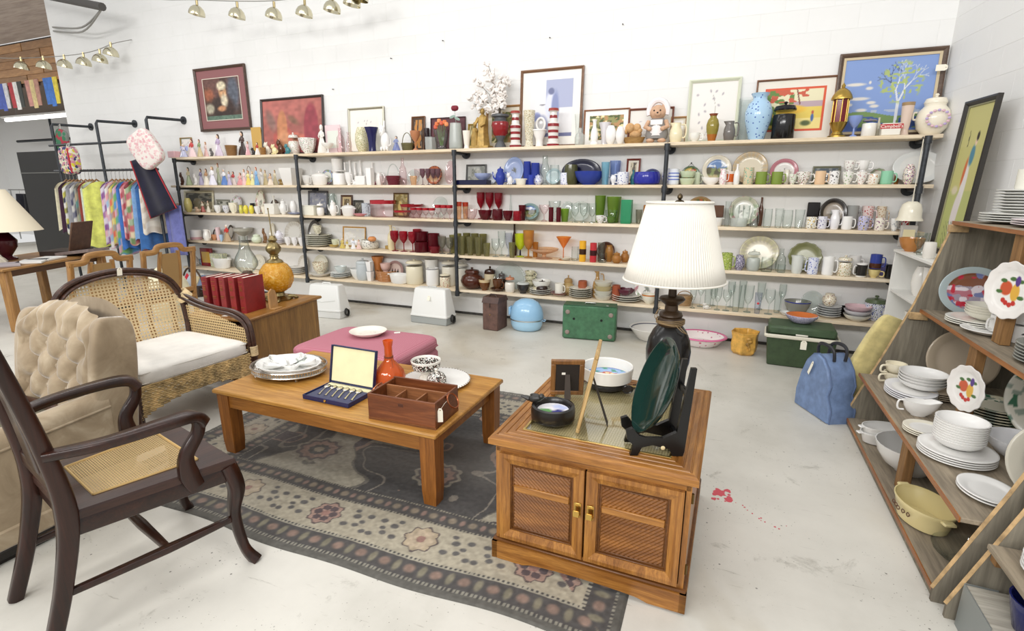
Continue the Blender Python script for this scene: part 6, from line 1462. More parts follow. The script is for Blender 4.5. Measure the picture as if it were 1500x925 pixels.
for i,p in enumerate(tips):
    if bp_ is None:
        q=B()
        for k in range(5): a=2*pi*k/5;q.ball((.011*math.cos(a),.011*math.sin(a)*.7,.003*math.sin(a)),(.011,.008,.009),8,5)
        q.ball((0,-.006,0),.006,6,4);bp_=link_mesh('blossom',q,blm[0],T,p)
    else: o=bpy.data.objects.new('blossom',bp_.data);COL.objects.link(o);o.parent=T;o.location=p;o.rotation_euler=(rs2.uniform(-1,1),rs2.uniform(0,6),rs2.uniform(-1,1));o.scale=[rs2.uniform(1.1,1.7)]*3
T,u=single(0,705,.10,'statue','golden statue of a standing robed figure with kneeling companion on the top shelf','statue')
gd=plain('#a98a4c',.4,.35,0,.15)
q=B();q.box((0,0,2*u),(30*u,18*u,4*u),.004);link_mesh('base',q,gd,T)
q=B();q.lathe([(0,3*u),(10*u,3*u),(9*u,12*u),(7.5*u,25*u),(7.5*u,36*u),(6*u,43*u),(2.6*u,47*u),(0,47*u)],18,(3*u,0,0),flute=(6,.08));q.ball((3*u,-u,51*u),(3.4*u,3.4*u,4.5*u),12,8);q.tube([(8*u,-3*u,42*u),(9*u,-8*u,33*u),(3*u,-9*u,30*u)],[2.6*u,2.4*u,1.8*u],8);q.tube([(-3*u,-2*u,42*u),(-6*u,-6*u,34*u),(-8*u,-6*u,31*u)],[2.6*u,2.2*u,1.6*u],8)
link_mesh('standing_figure',q,gd,T)
q=B();q.lathe([(0,3*u),(6.5*u,3*u),(6*u,12*u),(4.5*u,22*u),(3.5*u,28*u),(0,30*u)],14,(-8*u,-3*u,0),flute=(5,.08));q.ball((-8*u,-4*u,33*u),(3*u,3*u,3.8*u),10,7);q.tube([(-5*u,-5*u,26*u),(-3*u,-8*u,24*u)],[1.8*u,1.2*u],6);link_mesh('small_figure',q,gd,T)
T,u=single(0,668,.08,'bottle_vase','frosted bottle vase holding one dark red rose on the top shelf','vase')
q=B();q.lathe(ves([(0,0),(.9,0),(1,.06),(1,.3),(.8,.95),(.8,1)],20*u,36*u),24);link_mesh('bottle',q,G['frost'],T)
q=B();q.tube([(0,0,6*u),(u,0,36*u),(-u,0,53*u)],.0022,5);q.ball((3*u,0,42*u),(5*u,.002,2*u),8,5,RY(.4));q.ball((-5*u,0,45*u),(5*u,.002,2*u),8,5,RY(-.3));link_mesh('stem',q,plain('#8fa59a',.7),T)
q=B()
for k in range(9): a=k*2.4;r=(1+.4*k)*.55*u*1.3;q.ball((r*math.cos(a)-u,r*math.sin(a)*.7,(56+.3*(k % 3))*u),(3.4*u,2.6*u,3.6*u),8,6)
link_mesh('rose_bloom',q,plain('#7d1f30',.7),T)
T,u=single(0,647,.07,'tulip_vase','cut crystal vase of orange tulips on the top shelf','vase')
q=B();q.lathe(ves(PR['shaker'],22*u,27*u),24,flute=(12,.03));link_mesh('crystal',q,G['clear'],T)
q=B();st2=[(-7,33),(-3,37),(1,34),(6,35),(9,32),(-9,29)]
for (x,z) in st2: q.tube([(x*.2*u,0,6*u),(x*.8*u,0,z*u)],.0022,5)
link_mesh('stems',q,plain('#6f9a4a',.6),T)
for k,(x,z) in enumerate(st2): q=B();q.lathe([(0,0),(2.6*u,1.4*u),(3*u,4*u),(2.2*u,6.5*u),(0,5*u)],10,flute=(3,.12));link_mesh('tulip',q,plain(['#d9733f','#e08f5a','#cf5f45'][k % 3],.6),T,(x*u,0,(z-1)*u))
T,u=single(0,790,.10,'toilet_planter','white ceramic planter shaped like a toilet on the top shelf','planter')
q=B();q.lathe(ves([(0,0),(.62,0),(.55,.2),(.6,.5),(.95,.85),(1,1)],19*u,22*u),24);link_mesh('bowl',q,glaze('#eeece8'),T)
q=B();q.tube([(1*u+6.4*u*math.cos(a),2*u,31.5*u+8.5*u*math.sin(a)) for a in [i*2*pi/20 for i in range(20)]],1.7*u,8,True);link_mesh('raised_seat',q,glaze('#eeece8'),T)
q=B();q.ball((1*u,3.4*u,31.5*u),(6*u,.8*u,8*u),16,10);link_mesh('seat_lid',q,glaze('#b9b7b6'),T)
q=B();q.lathe([(7*u,22*u),(10.5*u,22*u),(10.5*u,24*u),(7*u,24*u),(7*u,22*u)],24);link_mesh('rim',q,glaze('#eeece8'),T)
# bonneted bear
T,u=single(0,961,.09,'bear_figurine','ceramic bear in white bonnet and apron standing on the top shelf','figurine')
fur=plain('#c9a284',.6,0,0,.08);gy=plain('#8a8682',.6)
q=B();q.lathe([(0,6*u),(15*u,6*u),(16.5*u,12*u),(14*u,24*u),(9*u,34*u),(0,36*u)],22,sy=.7);link_mesh('dress',q,gy,T)
q=B();q.lathe([(0,9*u),(12*u,10*u),(12.5*u,18*u),(9*u,25*u),(0,25.5*u)],20,(0,-3*u,0),sy=.72);link_mesh('apron',q,plain('#e9e2e0',.6),T)
q=B();q.box((0,-9*u,28*u),(17*u,2*u,7*u),.003);link_mesh('collar',q,plain('#efebe8',.6),T)
q=B();q.ball((0,-u,42*u),(11.5*u,9.5*u,10.5*u),18,12);q.ball((u,-9.5*u,39.5*u),(4.6*u,3.6*u,3.6*u),12,8)
for s in (-1,1): q.ball((s*9.5*u-2*u,0,50*u),(3.2*u,2*u,3.2*u),10,6)
hd=link_mesh('head',q,fur,T)
q=B();q.ball((u,-13*u,40.5*u),(1.5*u,1*u,1.2*u),8,5)
for s in (-1,1): q.ball((s*4.4*u,-9.8*u,44*u),1.2*u,8,6)
link_mesh('eyes_and_nose',q,plain('#2b211c',.3),hd)
q=B();q.tube([(13*u*math.cos(a),1*u,44*u+15*u*math.sin(a)) for a in [-.35+i*(pi+.7)/22 for i in range(23)]],4*u,8);link_mesh('bonnet',q,plain('#efe9ea',.6),hd)
q=B();q.tube([(15.5*u*math.cos(a),3*u,45*u+17*u*math.sin(a)) for a in [-.2+i*(pi+.4)/22 for i in range(23)]],1.4*u,6);link_mesh('bonnet_trim',q,plain('#6d6a6a',.6),hd)
for s in (-1,1):
    q=B();q.tube([(s*12*u,-2*u,30*u),(s*15.5*u,-7*u,22*u),(s*9*u,-11*u,19*u)],[3.4*u,3.2*u,3*u],10);q.ball((s*9*u,-11.5*u,19*u),3.2*u,10,7);link_mesh('arm',q,fur,T)
    q=B();q.ball((s*8*u,-5*u,3.4*u),(6*u,6.5*u,3.4*u),12,8);link_mesh('foot',q,fur,T)
T,u=single(0,928,.09,'puppy_bowl','tan puppy figurine curled in a wooden bowl on the top shelf','figurine')
q=B();q.lathe(ves([(0,0),(.75,0),(.95,.8),(1,1)],33*u,9*u),24,sy=.6);link_mesh('bowl',q,wood('#8f6a38','#b08a52','x',.8),T)
q=B();q.ball((2*u,0,13*u),(9*u,6*u,7*u),14,9);q.ball((-6*u,-2*u,22*u),(7*u,6*u,7*u),14,9);q.ball((4*u,-2*u,22*u),(6*u,4*u,6*u),12,8);q.ball((8*u,-2*u,18*u),(4*u,3*u,4*u),10,6);q.ball((-11*u,-2*u,18*u),(2.4*u,3*u,5*u),8,6);link_mesh('puppy',q,plain('#c49a68',.6,0,0,.15),T)
# brass and ruby lantern
T,u=single(0,1225,.09,'lantern','brass lantern with ruby glass panes on the top shelf','lantern')
bs=metal('#b8994e',.3)
q=B();q.lathe([(0,0),(12*u,0),(12*u,2.5*u),(8*u,4*u),(6*u,8*u),(9*u,14*u),(11*u,19*u),(11.5*u,21*u),(0,21*u)],24);link_mesh('foot',q,bs,T)
q=B();q.lathe([(0,21*u),(9.3*u,21*u),(9.3*u,52*u),(0,52*u)],8);link_mesh('ruby_pane',q,plain('#6d0f1c',.15),T,ang=10)
q=B();q.lathe([(0,52*u),(13.5*u,52*u),(13.5*u,54*u),(12*u,58*u),(9*u,63*u),(4*u,67*u),(2*u,68*u),(2.6*u,71*u),(0,75*u)],24);link_mesh('domed_cap',q,bs,T)
q=B()
for k in range(8): a=k*pi/4;q.tube([(9.8*u*math.cos(a),9.8*u*math.sin(a),20*u),(9.8*u*math.cos(a),9.8*u*math.sin(a),53*u)],.7*u,5)
link_mesh('cage_bars',q,bs,T)
# ------------------------------------------------------------------ SECOND SHELF
S=1
for a in (('animal',268,9,19,'#4a2a1e','dark brown owl figurine'),('figure',278,10,26,'#8f9a78,#c9bfa0,#3c3a22','green and cream figurine with leafy hat'),('animal',288,9,17,'#d9d7d4','pale grey lamb figurine'),('figure',296,9,24,'#9a94ae,#7d7794,#5a3f33','mauve angel figurine'),('figure',304,10,24,'#e6dfd0,#b58f6a,#6d4a34','white skirted figurine with tan shawl'),
          ('figure',313,13,27,'#e3e0ec,#efedf0,#b89a78','tall lady figurine in pale lilac gown'),('figure',322,8,32,'#a3a98c,#b9bd9f,#8a5a3c','slender lady figurine in sage green'),('figure',330,11,24,'#5c82c4,#e9eaee,#e9eaee','nurse figurine with blue skirt'),('figure',337,7,20,'#b9b0cf,#c9c2da,#7a5a44','lilac bell-skirted figurine'),('figure',343,10,20,'#e3d5d0,#c24a4a,#6d3a2a','red and white figurine'),
          ('figure',353,11,18,'#d98f92,#e3b5b0,#8f5f40','kneeling pink figurine'),('figure',359,8,23,'#e6bfc0,#eed6d2,#a86f45','pale pink lady figurine'),('figure',365,9,21,'#e3cf6a,#eadf9a,#b5793f','yellow gowned figurine'),('figure',371,8,20,'#e6df9f,#efe9c4,#cdb27a','pale lemon figurine'),('figure',377,8,26,'#6fa3d0,#8fb5da,#b5502f','blue gowned figurine with red hair'),
          ('figure',384,9,24,'#e9e6e2,#efece8,#cfb98f','white gowned lady figurine'),('figure',390,8,22,'#bfae84,#cdbf9a,#9a8a5f','tan robed angel figurine'),('figure',397,9,17,'#e6d6c4,#d9b79a,#8a6a48','peach little girl figurine'),('figure',404,8,22,'#c9bd98,#ded4b9,#a09060','olive beige figurine'),('animal',400,10,9,'#ece8e4','small white duck figurine'),('animal',413,12,9,'#8a6f3a','brown and gold lying animal figurine')):
    k,x,w_,h_,c,l=a;it(S,k,x,w_,h_,c,l,'f' if int(x) % 2 else 'm')
it(S,'basket',367,13,27,'#6b5a4a,#6b5a4a','small wire basket with arched handle','b',sy=.5,bh=.3)
it(S,'vessel',428,36,24,'#e6e4e0','large flared square white bowl','f',n=('square_bowl','bowl'),p='taper',seg=4,rb=pi/4)
it(S,'cup',451,15,14,'#e9e8e5','round white cup beside square bowl','m')
it(S,'dish',469,34,13,'#eae8e4','white oblong covered dish','f',lid=1)
it(S,'plate',481,23,0,'#9fb0d2,#e6e8de','plate with periwinkle rim and green flowers','b',pat='floral')
it(S,'vessel',496,17,37,'#e9e7e3','tall white milk glass vase','b',p='taper')
it(S,'jar',498,20,22,'#eceae7,#eceae7','squat white canister before milk glass vase','f',p='crock',bh=.9)
for k,x in enumerate((507,514.5,521.5,529.5,547)): it(S,'vessel',x,7,32+k % 2*3,'#eeece9','slim white milk glass bud vase','b',p='bud',grp='slim white milk glass bud vases on the second shelf')
it(S,'cup',512,12,18,'#eae8e5','tall white cup before bud vases','f')
it(S,'animal',520,11,8,'#efedea','white hen-on-nest figurine','f')
it(S,'box',531,14,13,'#ebe9e6','square white planter','f',n=('planter','planter'))
it(S,'vessel',543,12,24,'#efedea','square white vase','f',p='cyl',seg=4,rb=pi/4)
it(S,'pitcher',556,12,18,'#ebe9e6','small white milk pitcher','m')
it(S,'vessel',549,11,5,'#d98aa8','little pink glass dish','f',n=('glass_dish','dish'),p='bowl')
it(S,'vessel',562,11,13,'pink','pale pink tumbler','f',n=('tumbler','glass'),p='taper')
it(S,'vessel',577,23,12,'cran','lower cranberry glass bowl','f',n=('glass_bowl','bowl'),p='bowl')
it(S,'basket',577,22,29,G['cran'] and [G['cran'],G['clear']],'cranberry glass basket with clear handle','b',bh=.45)
it(S,'vessel',591,11,38,'pink','tall pink-tinged cruet','f',n=('cruet','bottle'),p='bottle')
it(S,'plate',607,22,0,'#ffffff','clear glass plate behind amethyst goblets','b',glass='clear')
it(S,'vessel',606,11,13,'peach','peach glass tumbler','f',n=('tumbler','glass'),p='taper')
it(S,'vessel',612,9,23,'pink','pink stemmed goblet','m',n=('goblet','glass'),p='gob')
for x in (619.5,627.5,635,642): it(S,'vessel',x,8,23,'ameth','smoky amethyst goblet','f',n=('goblet','glass'),p='gob',grp='smoky amethyst goblets on the second shelf')
it(S,'plate',637,27,0,'#b5623a,#c9a37a','brown plate with orange and black ring border','b',pat='ring')
it(S,'plate',660,16,34,'#ffffff','pale pink oval glass plate by the pipe','b',glass='pink')
it(S,'frame',697,30,29,'#4a4a48,#8f8f8a,#a8a9a4,#7d8078','grey photograph board','b',mw=.02)
it(S,'box',692,48,7,'#15173a','long navy blue serving tray','f',n=('serving_tray','tray'))
it(S,'vessel',707,25,9,'#a9b6de','light blue flared bowl on navy tray','m',n=('bowl','bowl'),p='bowl',dz=7.4)
it(S,'plate',720,17,0,'#cfd6de,#e1e6ea','pale blue-grey small plate','b')
it(S,'teapot',733,24,26,'cobalt','cobalt blue teapot','f')
it(S,'plate',753,31,39,'#93a5cf,#a3b2d8','powder blue oval plate with sprig','b',pat='sprig')
it(S,'animal',747,12,18,'#dfdfe2','black and white cow creamer','f')
it(S,'dish',763,20,9,'#e6e3d6','cream oblong butter dish','f')
it(S,'vessel',772,11,33,'cobalt','tall cobalt glass bottle','b',n=('glass_bottle','bottle'),p='barrel')
it(S,'vessel',784,13,31,'cobalt','wide cobalt glass jar','b',n=('glass_jar','jar'),p='barrel')
it(S,'vessel',778,8,14,'cobalt','little cobalt glass tumbler','f',n=('tumbler','glass'),p='cyl')
it(S,'jar',788,13,15,'#dfe2ee/#3a4fb0','small blue and white ginger jar','f',n=('ginger_jar','jar'),p='ball')
it(S,'vessel',798,14,42,'clear','clear hurricane candle holder','m',n=('hurricane','candle holder'),p='hurr')
it(S,'plate',811,23,0,'#b9cdd4,#cfdde2','pale aqua glass plate','b')
it(S,'vessel',812,14,28,'clear','cut crystal vase before aqua plate','f',p='barrel',fl=(10,.04))
it(S,'vessel',828,15,17,'#e1e3ee/#3c4da5','white beaker with blue toile pattern','f',n=('beaker','cup'),p='cyl')
it(S,'plate',851,59,36,'#12132f,#181a3c','large glossy navy oval platter','b',n=('platter','platter'))
it(S,'vessel',836,20,28,'#4a4a2c','dark olive glass jar','m',n=('glass_jar','jar'),p='barrel')
it(S,'vessel',862,43,19,'cobalt','wide cobalt mixing bowl','f',n=('mixing_bowl','bowl'),p='bowl',y=.12)
it(S,'vessel',886,12,31,'aqua','turquoise glass tumbler','b',n=('tumbler','glass'),p='taper')
it(S,'vessel',900,16,34,'blue','blue flared glass tumbler','b',n=('tumbler','glass'),p='taper')
it(S,'jar',889,11,15,'#dcdfe8/#5a6ab0','white and blue salt jar','f',n=('salt_jar','jar'),p='jarb')
it(S,'vessel',898,9,14,'#e4e6ea','tiny white vase by salt jar','f',p='urn')
it(S,'mug',912,17,18,'#e4e6ec/#3a4c9a,#e4e6ec','white and blue patterned coffee mug with saucer lid','f',side=-1)
it(S,'frame',926,21,37,'#6b2f26,#e9e2d4,#cfc4a8,#4a4038','red-brown narrow frame','b',rt=.02)
it(S,'vessel',927,8,21,'#2f6f78','slim teal vase','m',p='bottle')
it(S,'plate',954,26,22,'#3a4270,#4a4f63','dark blue picture plate','b',pat='scene')
it(S,'vessel',947,40,18,'#2a2f96','cobalt bowl with white stripe','f',n=('bowl','bowl'),p='barrel',y=.115)
it(S,'vessel',975,13,23,'#dfe0ea/#4650a8','blue and white vase behind iron pipe','m',p='vase')
it(S,'plate',985,22,0,'#7d5a3c,#a08a68','brown plate near iron pipe','b',pat='dark')
it(S,'vessel',986,16,22,'#dfe3ea','white beaker with blue waves','f',n=('beaker','cup'),p='cyl',band=[(.3,.36,'#4a62b8'),(.5,.56,'#4a62b8'),(.7,.76,'#4a62b8')])
it(S,'plate',1010,28,26,'#3f5a34,#55683a','colourful plate hung on wire','b',pat='dark',wire=1)
it(S,'vessel',1006,24,9,'#cfdcbc','lower pale green bowl','f',n=('bowl','bowl'),p='taper')
it(S,'vessel',1006,24,9,'#cfdcbc','upper pale green bowl','f',n=('bowl','bowl'),p='taper',dz=10)
it(S,'mug',1020,11,18,'#d5e0c6','pale green creamer','f')
it(S,'plate',1048,43,41,'#d9d2bf,#8fa0b5','wide-rimmed plate painted with blue sky scene','b',pat='scene')
it(S,'boat',1041,33,10,'#ecebe8','white gravy boat','f')
it(S,'pitcher',1058,11,22,'#e9e2e0/#d58a9a','white pitcher with pink flowers','m')
it(S,'mug',1068,15,19,'#ece4da,#ece4da','white mug with orange stripes','f',band=[(.2,.8,'#d9682a')])
it(S,'vessel',1078,9,29,'#e9e7e3','narrow white bottle vase','f',p='bottle')
it(S,'plate',1096,52,46,'#c4ad86,#ded4bd','large pressed glass plate with gilt rim','b',pat='glassy')
it(S,'vessel',1095,15,24,'#cdbfa0/#5fae96','tan and mint tumbler','f',n=('tumbler','cup'),p='cyl')
it(S,'mug',1114,17,18,'#7d9240','olive green mug near mint tumbler','f')
it(S,'mug',1137,17,18,'#7d9240','olive green mug near white pitcher','f')
it(S,'plate',1146,42,36,'#b5717c,#e4e0dc','plate with dusty pink rim','b',pat='sprig')
it(S,'pitcher',1151,10,21,'#e6e1d2','ivory slender pitcher','m')
it(S,'cup',1160,12,15,'#dfe3d5/#8fa06f/#c98f9f','floral green cream cup','f')
it(S,'cup',1175,22,18,'#e9e6df/#5a7a48/#8a4048','white cup with berry sprays','f')
it(S,'mug',1200,16,19,'#e3c19c','plain peach mug','f')
it(S,'frame',1208,42,26,'#6f7060,#8a8d80,#4f5a66,#9aa39a','dark landscape photo plaque','b',mw=.02)
it(S,'mug',1220,16,19,'#e9e8e6/#2b2b2d','white mug with black sketch','f',side=-1)
it(S,'cup',1240,18,18,'#ebe9e3/#9ab08a','lower white cup with green flowers','f')
it(S,'cup',1240,18,15,'#ebe9e3/#b5a0a0','upper white cup piled on green-flowered cup','f',dz=18.5)
it(S,'cup',1260,18,18,'#ebe8e3/#c9a5a0','lower white cup with pink flowers','f')
it(S,'cup',1260,19,15,'#ebe9e6','upper plain white cup piled on pink-flowered cup','f',dz=18.5)
it(S,'vessel',1278,18,15,'#e9e4d9/#c08a5a','little floral sugar bowl','f',n=('sugar_bowl','bowl'),p='barrel')
it(S,'plate',1284,28,22,'#8a8f7a,#d9d4c6','small scalloped plate with dark border','b',pat='floral',scal=.03)
it(S,'mug',1297,19,19,'#8fcaa8','mint green mug','f')
it(S,'vessel',1312,8,14,'amber','small amber glass behind mint mug','b',n=('tumbler','glass'),p='taper')
it(S,'vessel',1329,19,28,'#e6dfd2/#7a5a9a/#5f7f45/#c95a88','floral porcelain vase by the iron pipe','f',p='egg')
it(S,'plate',1340,80,47,'#dfe1df,#e6e6e2','big plain white oval platter','b',n=('platter','platter'))
# ------------------------------------------------------------------ THIRD SHELF
S=2
it(S,'cup',262,13,12,'#e3c9b9','pinkish shell cup at outer end','f')
it(S,'frame',292,44,30,'#cfc6ad,#3a3a36,#4a4a44,#8d8468','cream frame with dark picture','b',rt=.04,mw=.01)
it(S,'vessel',277,13,20,'#c9bd78','yellowish pottery vase','f',p='egg')
it(S,'animal',290,12,8,'#b59a80','small tan animal figurine','f')
it(S,'figure',298,8,16,'#a8574c,#d9cdb5,#5a3f2e','small rust red figurine before cream frame','m')
it(S,'figure',306,7,17,'#d9d2c0,#c9bfa8,#7a6348','small ivory figurine before cream frame','m')
it(S,'frame',327,20,18,'#7a7a72,#8f8f86,#55584f,#c9c9bf','small dark photo card','b',mw=.03)
it(S,'cup',320,12,11,'#e6e6e3','white cup near photo card','f')
it(S,'cup',332,11,11,'#d9d9dc/#8f8fa0','grey patterned cup','f')
it(S,'plate',349,24,24,'#cfcbd0,#e1dfe0','grey-lilac floral plate','b',pat='floral')
it(S,'cup',343,14,15,'#e9e4cf','cream cup on saucer','f')
it(S,'pitcher',354,7,12,'#cdc85a','small lime pitcher','f')
it(S,'vessel',361,8,12,'#e0d24a','yellow lemon-shaped shaker','f',n=('shaker','shaker'),p='egg',grp='pair of lemon shakers')
it(S,'vessel',369,8,12,'#e0d24a','yellow lemon-shaped shaker','f',n=('shaker','shaker'),p='egg',grp='pair of lemon shakers')
it(S,'cup',371,7,14,'#26262a','small black cup behind lemon shakers','b')
it(S,'plate',384,20,33,'#d9d4c0,#e3dfd0','tall cream platter with sprigs','b',pat='floral')
it(S,'cup',378,10,11,'#e9e7e3','white teacup next to lemon shakers','f')
it(S,'cup',388,10,11,'#eae3cf','cream teacup before tall platter','f')
it(S,'plate',404,18,20,'#4a3f38,#6d6055','dark brown round plate','b',pat='ring')
it(S,'box',400,14,15,'#e6e3da','square white covered dish','f',n=('covered_dish','dish'),lid='#e6e3da')
it(S,'vessel',403,7,26,'#dcdad0','narrow grey-white vase','m',p='bud')
it(S,'teapot',416,19,22,'#e9e8e4','white stacked teapot','f')
it(S,'vessel',431,11,18,'#ebe9e6','white domed shaker on blue plate','f',n=('shaker','shaker'),p='egg',dz=2)
it(S,'flat',433,24,2,'#8f9ac2,#e1e3e8','blue rimmed saucer plate under white shaker','f',y=.1)
it(S,'frame',466,29,34,'#55565a,#6f7076,#9a9ca8,#7d8090','dark grey photo frame','b',mw=.02,rt=.022)
it(S,'box',455,20,14,'#e6e3d3','cream covered cheese dish','f',n=('cheese_dish','dish'),lid='#e6e3d3')
it(S,'jar',470,11,19,'#ece9e4,#ece9e4','white lidded jam jar','f',p='jarb')
it(S,'pitcher',488,13,31,'clear','tall clear glass pitcher','b')
it(S,'teapot',489,20,22,'#eceae6','white round teapot','f')
it(S,'frame',508,17,29,'#4a2f20,#c9b48a,#6b5a3c,#2c241c','brown frame with arched top picture','b',rt=.025)
it(S,'dish',511,28,12,'#e3e2df','white oval tureen','f',lid=1)
it(S,'frame',525,14,22,'#3c3a36,#4a4842,#5c5a50,#8f8a7a','small black frame','b')
it(S,'mug',537,13,19,'#b9bfc6/#7a8494','grey-blue stein','m')
it(S,'flat',529,24,3,'#d58f98,#dca5a8','pink glass plate lying flat','f')
it(S,'vessel',562,38,24,'pink','large clear compote with ruby rim','f',n=('compote','compote'),p='cyl',band=[(.78,1,'#a01a26')],y=.15)
it(S,'frame',587,22,34,'#5c4426,#6b5a34,#8a7a44,#d9c47a','wood frame with yellow silhouette picture','b',rt=.012,mw=.03)
it(S,'vessel',590,26,10,'pink','low ruby-rimmed bowl','f',n=('glass_bowl','bowl'),p='bowl',band=[(.75,1,'#a01a26')])
it(S,'vessel',604,34,19,'pink','wide ruby-rimmed fruit bowl','b',n=('glass_bowl','bowl'),p='taper',band=[(.8,1,'#8c1620')])
for k,x in enumerate((606,615,624,633,642,650.5,659)): it(S,'vessel',x,9.5,15+(k > 3)*5,'pink','clear goblet with ruby red rim','f',n=('goblet','glass'),p='gobs',band=[(.78,1,'#a01a26')],grp='ruby-rimmed goblets on the third shelf')
it(S,'plate',646,26,30,'#ffffff','arched clear glass plate above ruby goblets','b',glass='clear')
it(S,'vessel',672,10,25,'peach','peach cup with ruby rim by pipe','f',n=('punch_cup','cup'),p='taper',band=[(.75,1,'#b0402a')])
it(S,'vessel',682,9,24,'peach','peach cup with ruby rim further from pipe','m',n=('punch_cup','cup'),p='taper',band=[(.75,1,'#b0402a')])
it(S,'vessel',690,19,15,'pink','cut crystal bowl with pink tint','f',n=('crystal_bowl','bowl'),p='bowl',fl=(12,.04))
for x in (704.5,717.5,730.5): it(S,'vessel',x,12,38,'ruby','tall ruby red wine goblet','b',n=('goblet','glass'),p='gob',grp='tall ruby wine goblets on the third shelf')
it(S,'vessel',711,21,14,'dkruby','dark ruby bowl near crystal bowl','f',n=('glass_bowl','bowl'),p='bowl')
it(S,'vessel',729,16,16,'dkruby','dark ruby sugar bowl','f',n=('sugar_bowl','bowl'),p='barrel')
it(S,'vessel',744,15,14,'dkruby','dark ruby cream bowl','f',n=('glass_bowl','bowl'),p='cup')
it(S,'vessel',758,13,14,'ruby','bright red votive holder','f',n=('votive_holder','candle holder'),p='cyl')
it(S,'vessel',748,5,36,'clear','thin clear bud vase','b',p='bud')
it(S,'plate',776,29,24,'#7f9a9a,#8fa07a','round plate with landscape scene','b',pat='scene')
it(S,'vessel',765,11,22,'dkruby','dark ruby tumbler before landscape plate','m',n=('tumbler','glass'),p='taper')
it(S,'vessel',779,23,13,'clear','clear glass bowl','f',n=('glass_bowl','bowl'),p='bowl')
it(S,'vessel',797,15,24,'pink','clear compote with pink base','f',n=('compote','compote'),p='comp')
it(S,'vessel',812,18,29,'clear','clear footed compote','m',n=('compote','compote'),p='comp')
it(S,'vessel',807,7,21,'dkruby','narrow dark ruby glass by compote','f',n=('cordial_glass','glass'),p='cyl')
it(S,'vessel',818,7,21,'dkruby','narrow dark ruby glass by green tumbler','f',n=('cordial_glass','glass'),p='cyl')
it(S,'vessel',827,13,19,'green','yellow-green ribbed tumbler','f',n=('tumbler','glass'),p='taper')
it(S,'plate',831,20,28,'#ffffff','smaller clear glass plate','b',glass='clear')
it(S,'plate',850,29,29,'#ffffff','larger clear cut glass plate','b',glass='frost')
for x in (842,854.5,867): it(S,'vessel',x,12,28,'clear','clear stemmed water goblet','f',n=('goblet','glass'),p='gobs',grp='clear water goblets on the third shelf')
it(S,'vessel',878,16,38,'green','tall moss green vase','b',p='taper')
it(S,'vessel',898,21,37,'green','wide moss green vase','b',p='taper',fl=(8,.03))
it(S,'cup',879,14,11,'#dfe0dc/#9a7070','small white floral cup before green vase','f')
it(S,'vessel',895,18,19,'clear','clear bowl with green leaf base','f',n=('glass_bowl','bowl'),p='bowl',band=[(.05,.5,'#4f6f2a')])
it(S,'vessel',917,21,34,'emer','square emerald green glass vase','f',p='cyl',seg=4,rb=pi/4)
it(S,'vessel',935,10,20,'smoke','grey-green tumbler by emerald vase','m',n=('tumbler','glass'),p='taper')
it(S,'box',946,9,26,'#b0763a','small orange-brown box by lampshade','b')
it(S,'plate',1023,42,40,'#8f6f3a,#c9b98f','brown plate with stag and hound relief','b',pat='dark')
it(S,'box',1046,24,17,'#5c3f30','brown boxed set on white dish','m',dz=12,d=.09)
it(S,'dish',1047,26,12,'#e6e4e0','white rectangular dish','f')
it(S,'vessel',1064,9,36,'clear','tall slim clear glass','f',n=('tall_glass','glass'),p='taper')
it(S,'plate',1087,44,42,'#b9b9a3,#dcdcd2','glass plate with floral garland','b',pat='floral')
it(S,'vessel',1081,25,12,'frost','low frosted glass dish','f',n=('glass_dish','dish'),p='cyl')
for k,x in enumerate((1076,1091)): it(S,'vessel',x,11,30,'clear','clear highball glass behind frosted dish','m',n=('highball_glass','glass'),p='taper',grp='two highball glasses behind the frosted dish')
it(S,'vessel',1104,13,28,'clear','clear cut cream jug','f',n=('cream_jug','jug'),p='pit',fl=(10,.03))
it(S,'vessel',1112,8,41,'#5a3a2c','brown bead stopper bottle','b',n=('stopper_bottle','bottle'),p='bottle')
it(S,'vessel',1123,13,27,'clear','clear sugar shaker','f',n=('sugar_shaker','shaker'),p='barrel')
it(S,'vessel',1139,12,28,'clear','clear ribbed glass','f',n=('tumbler','glass'),p='taper',fl=(12,.03))
it(S,'vessel',1152,15,26,'clear','clear glass storage jar','f',n=('glass_jar','jar'),p='barrel')
it(S,'vessel',1169,15,27,'clear','clear wide tumbler','f',n=('tumbler','glass'),p='taper')
it(S,'mug',1187,16,17,'#e9e6dc/#dcb52c/#4a3a20','white mug with yellow sunflowers','f',side=1)
it(S,'box',1188,18,36,'#1d1a1c','black square box behind sunflower mug','b',d=.02)
it(S,'plate',1217,42,42,'#2f2823,#9a8e80','dark-rimmed stoneware plate','b',pat='sprig')
it(S,'mug',1203,14,18,'#dcdae2/#7f7d9f','white mug with lilac sketch','f')
it(S,'pitcher',1221,15,28,'#e6e4e6','tall white creamer','f',side=1)
it(S,'mug',1245,18,33,'#9fa09e','tall grey stoneware mug','b')
it(S,'mug',1239,16,19,'#ebe9e6','plain white mug before grey mug','f')
it(S,'mug',1263,18,20,'#b9b6d6/#26242c/#c9b43a','lilac round mug with black design','f',p='barrel')
it(S,'mug',1267,18,33,'#e6d2ce/#b5303a','red gingham mug','b')
it(S,'mug',1287,15,33,'#ded2bd/#a87a4a','tan and white mug behind','b')
it(S,'mug',1287,16,18,'#e6dfd2/#8a5f80','beige mug with purple flowers','f')
it(S,'mug',1309,15,18,'#e9e8e4/#8f9a9f','footed white mug with grey sketch','f',p='cup')
it(S,'mug',1324,11,18,'#b3202c','red mug with white letter K','m',text='K')
it(S,'plate',1325,30,38,'#aeb0a8,#7f8a96','clear-rimmed photo plate by the pipe','b',pat='scene')
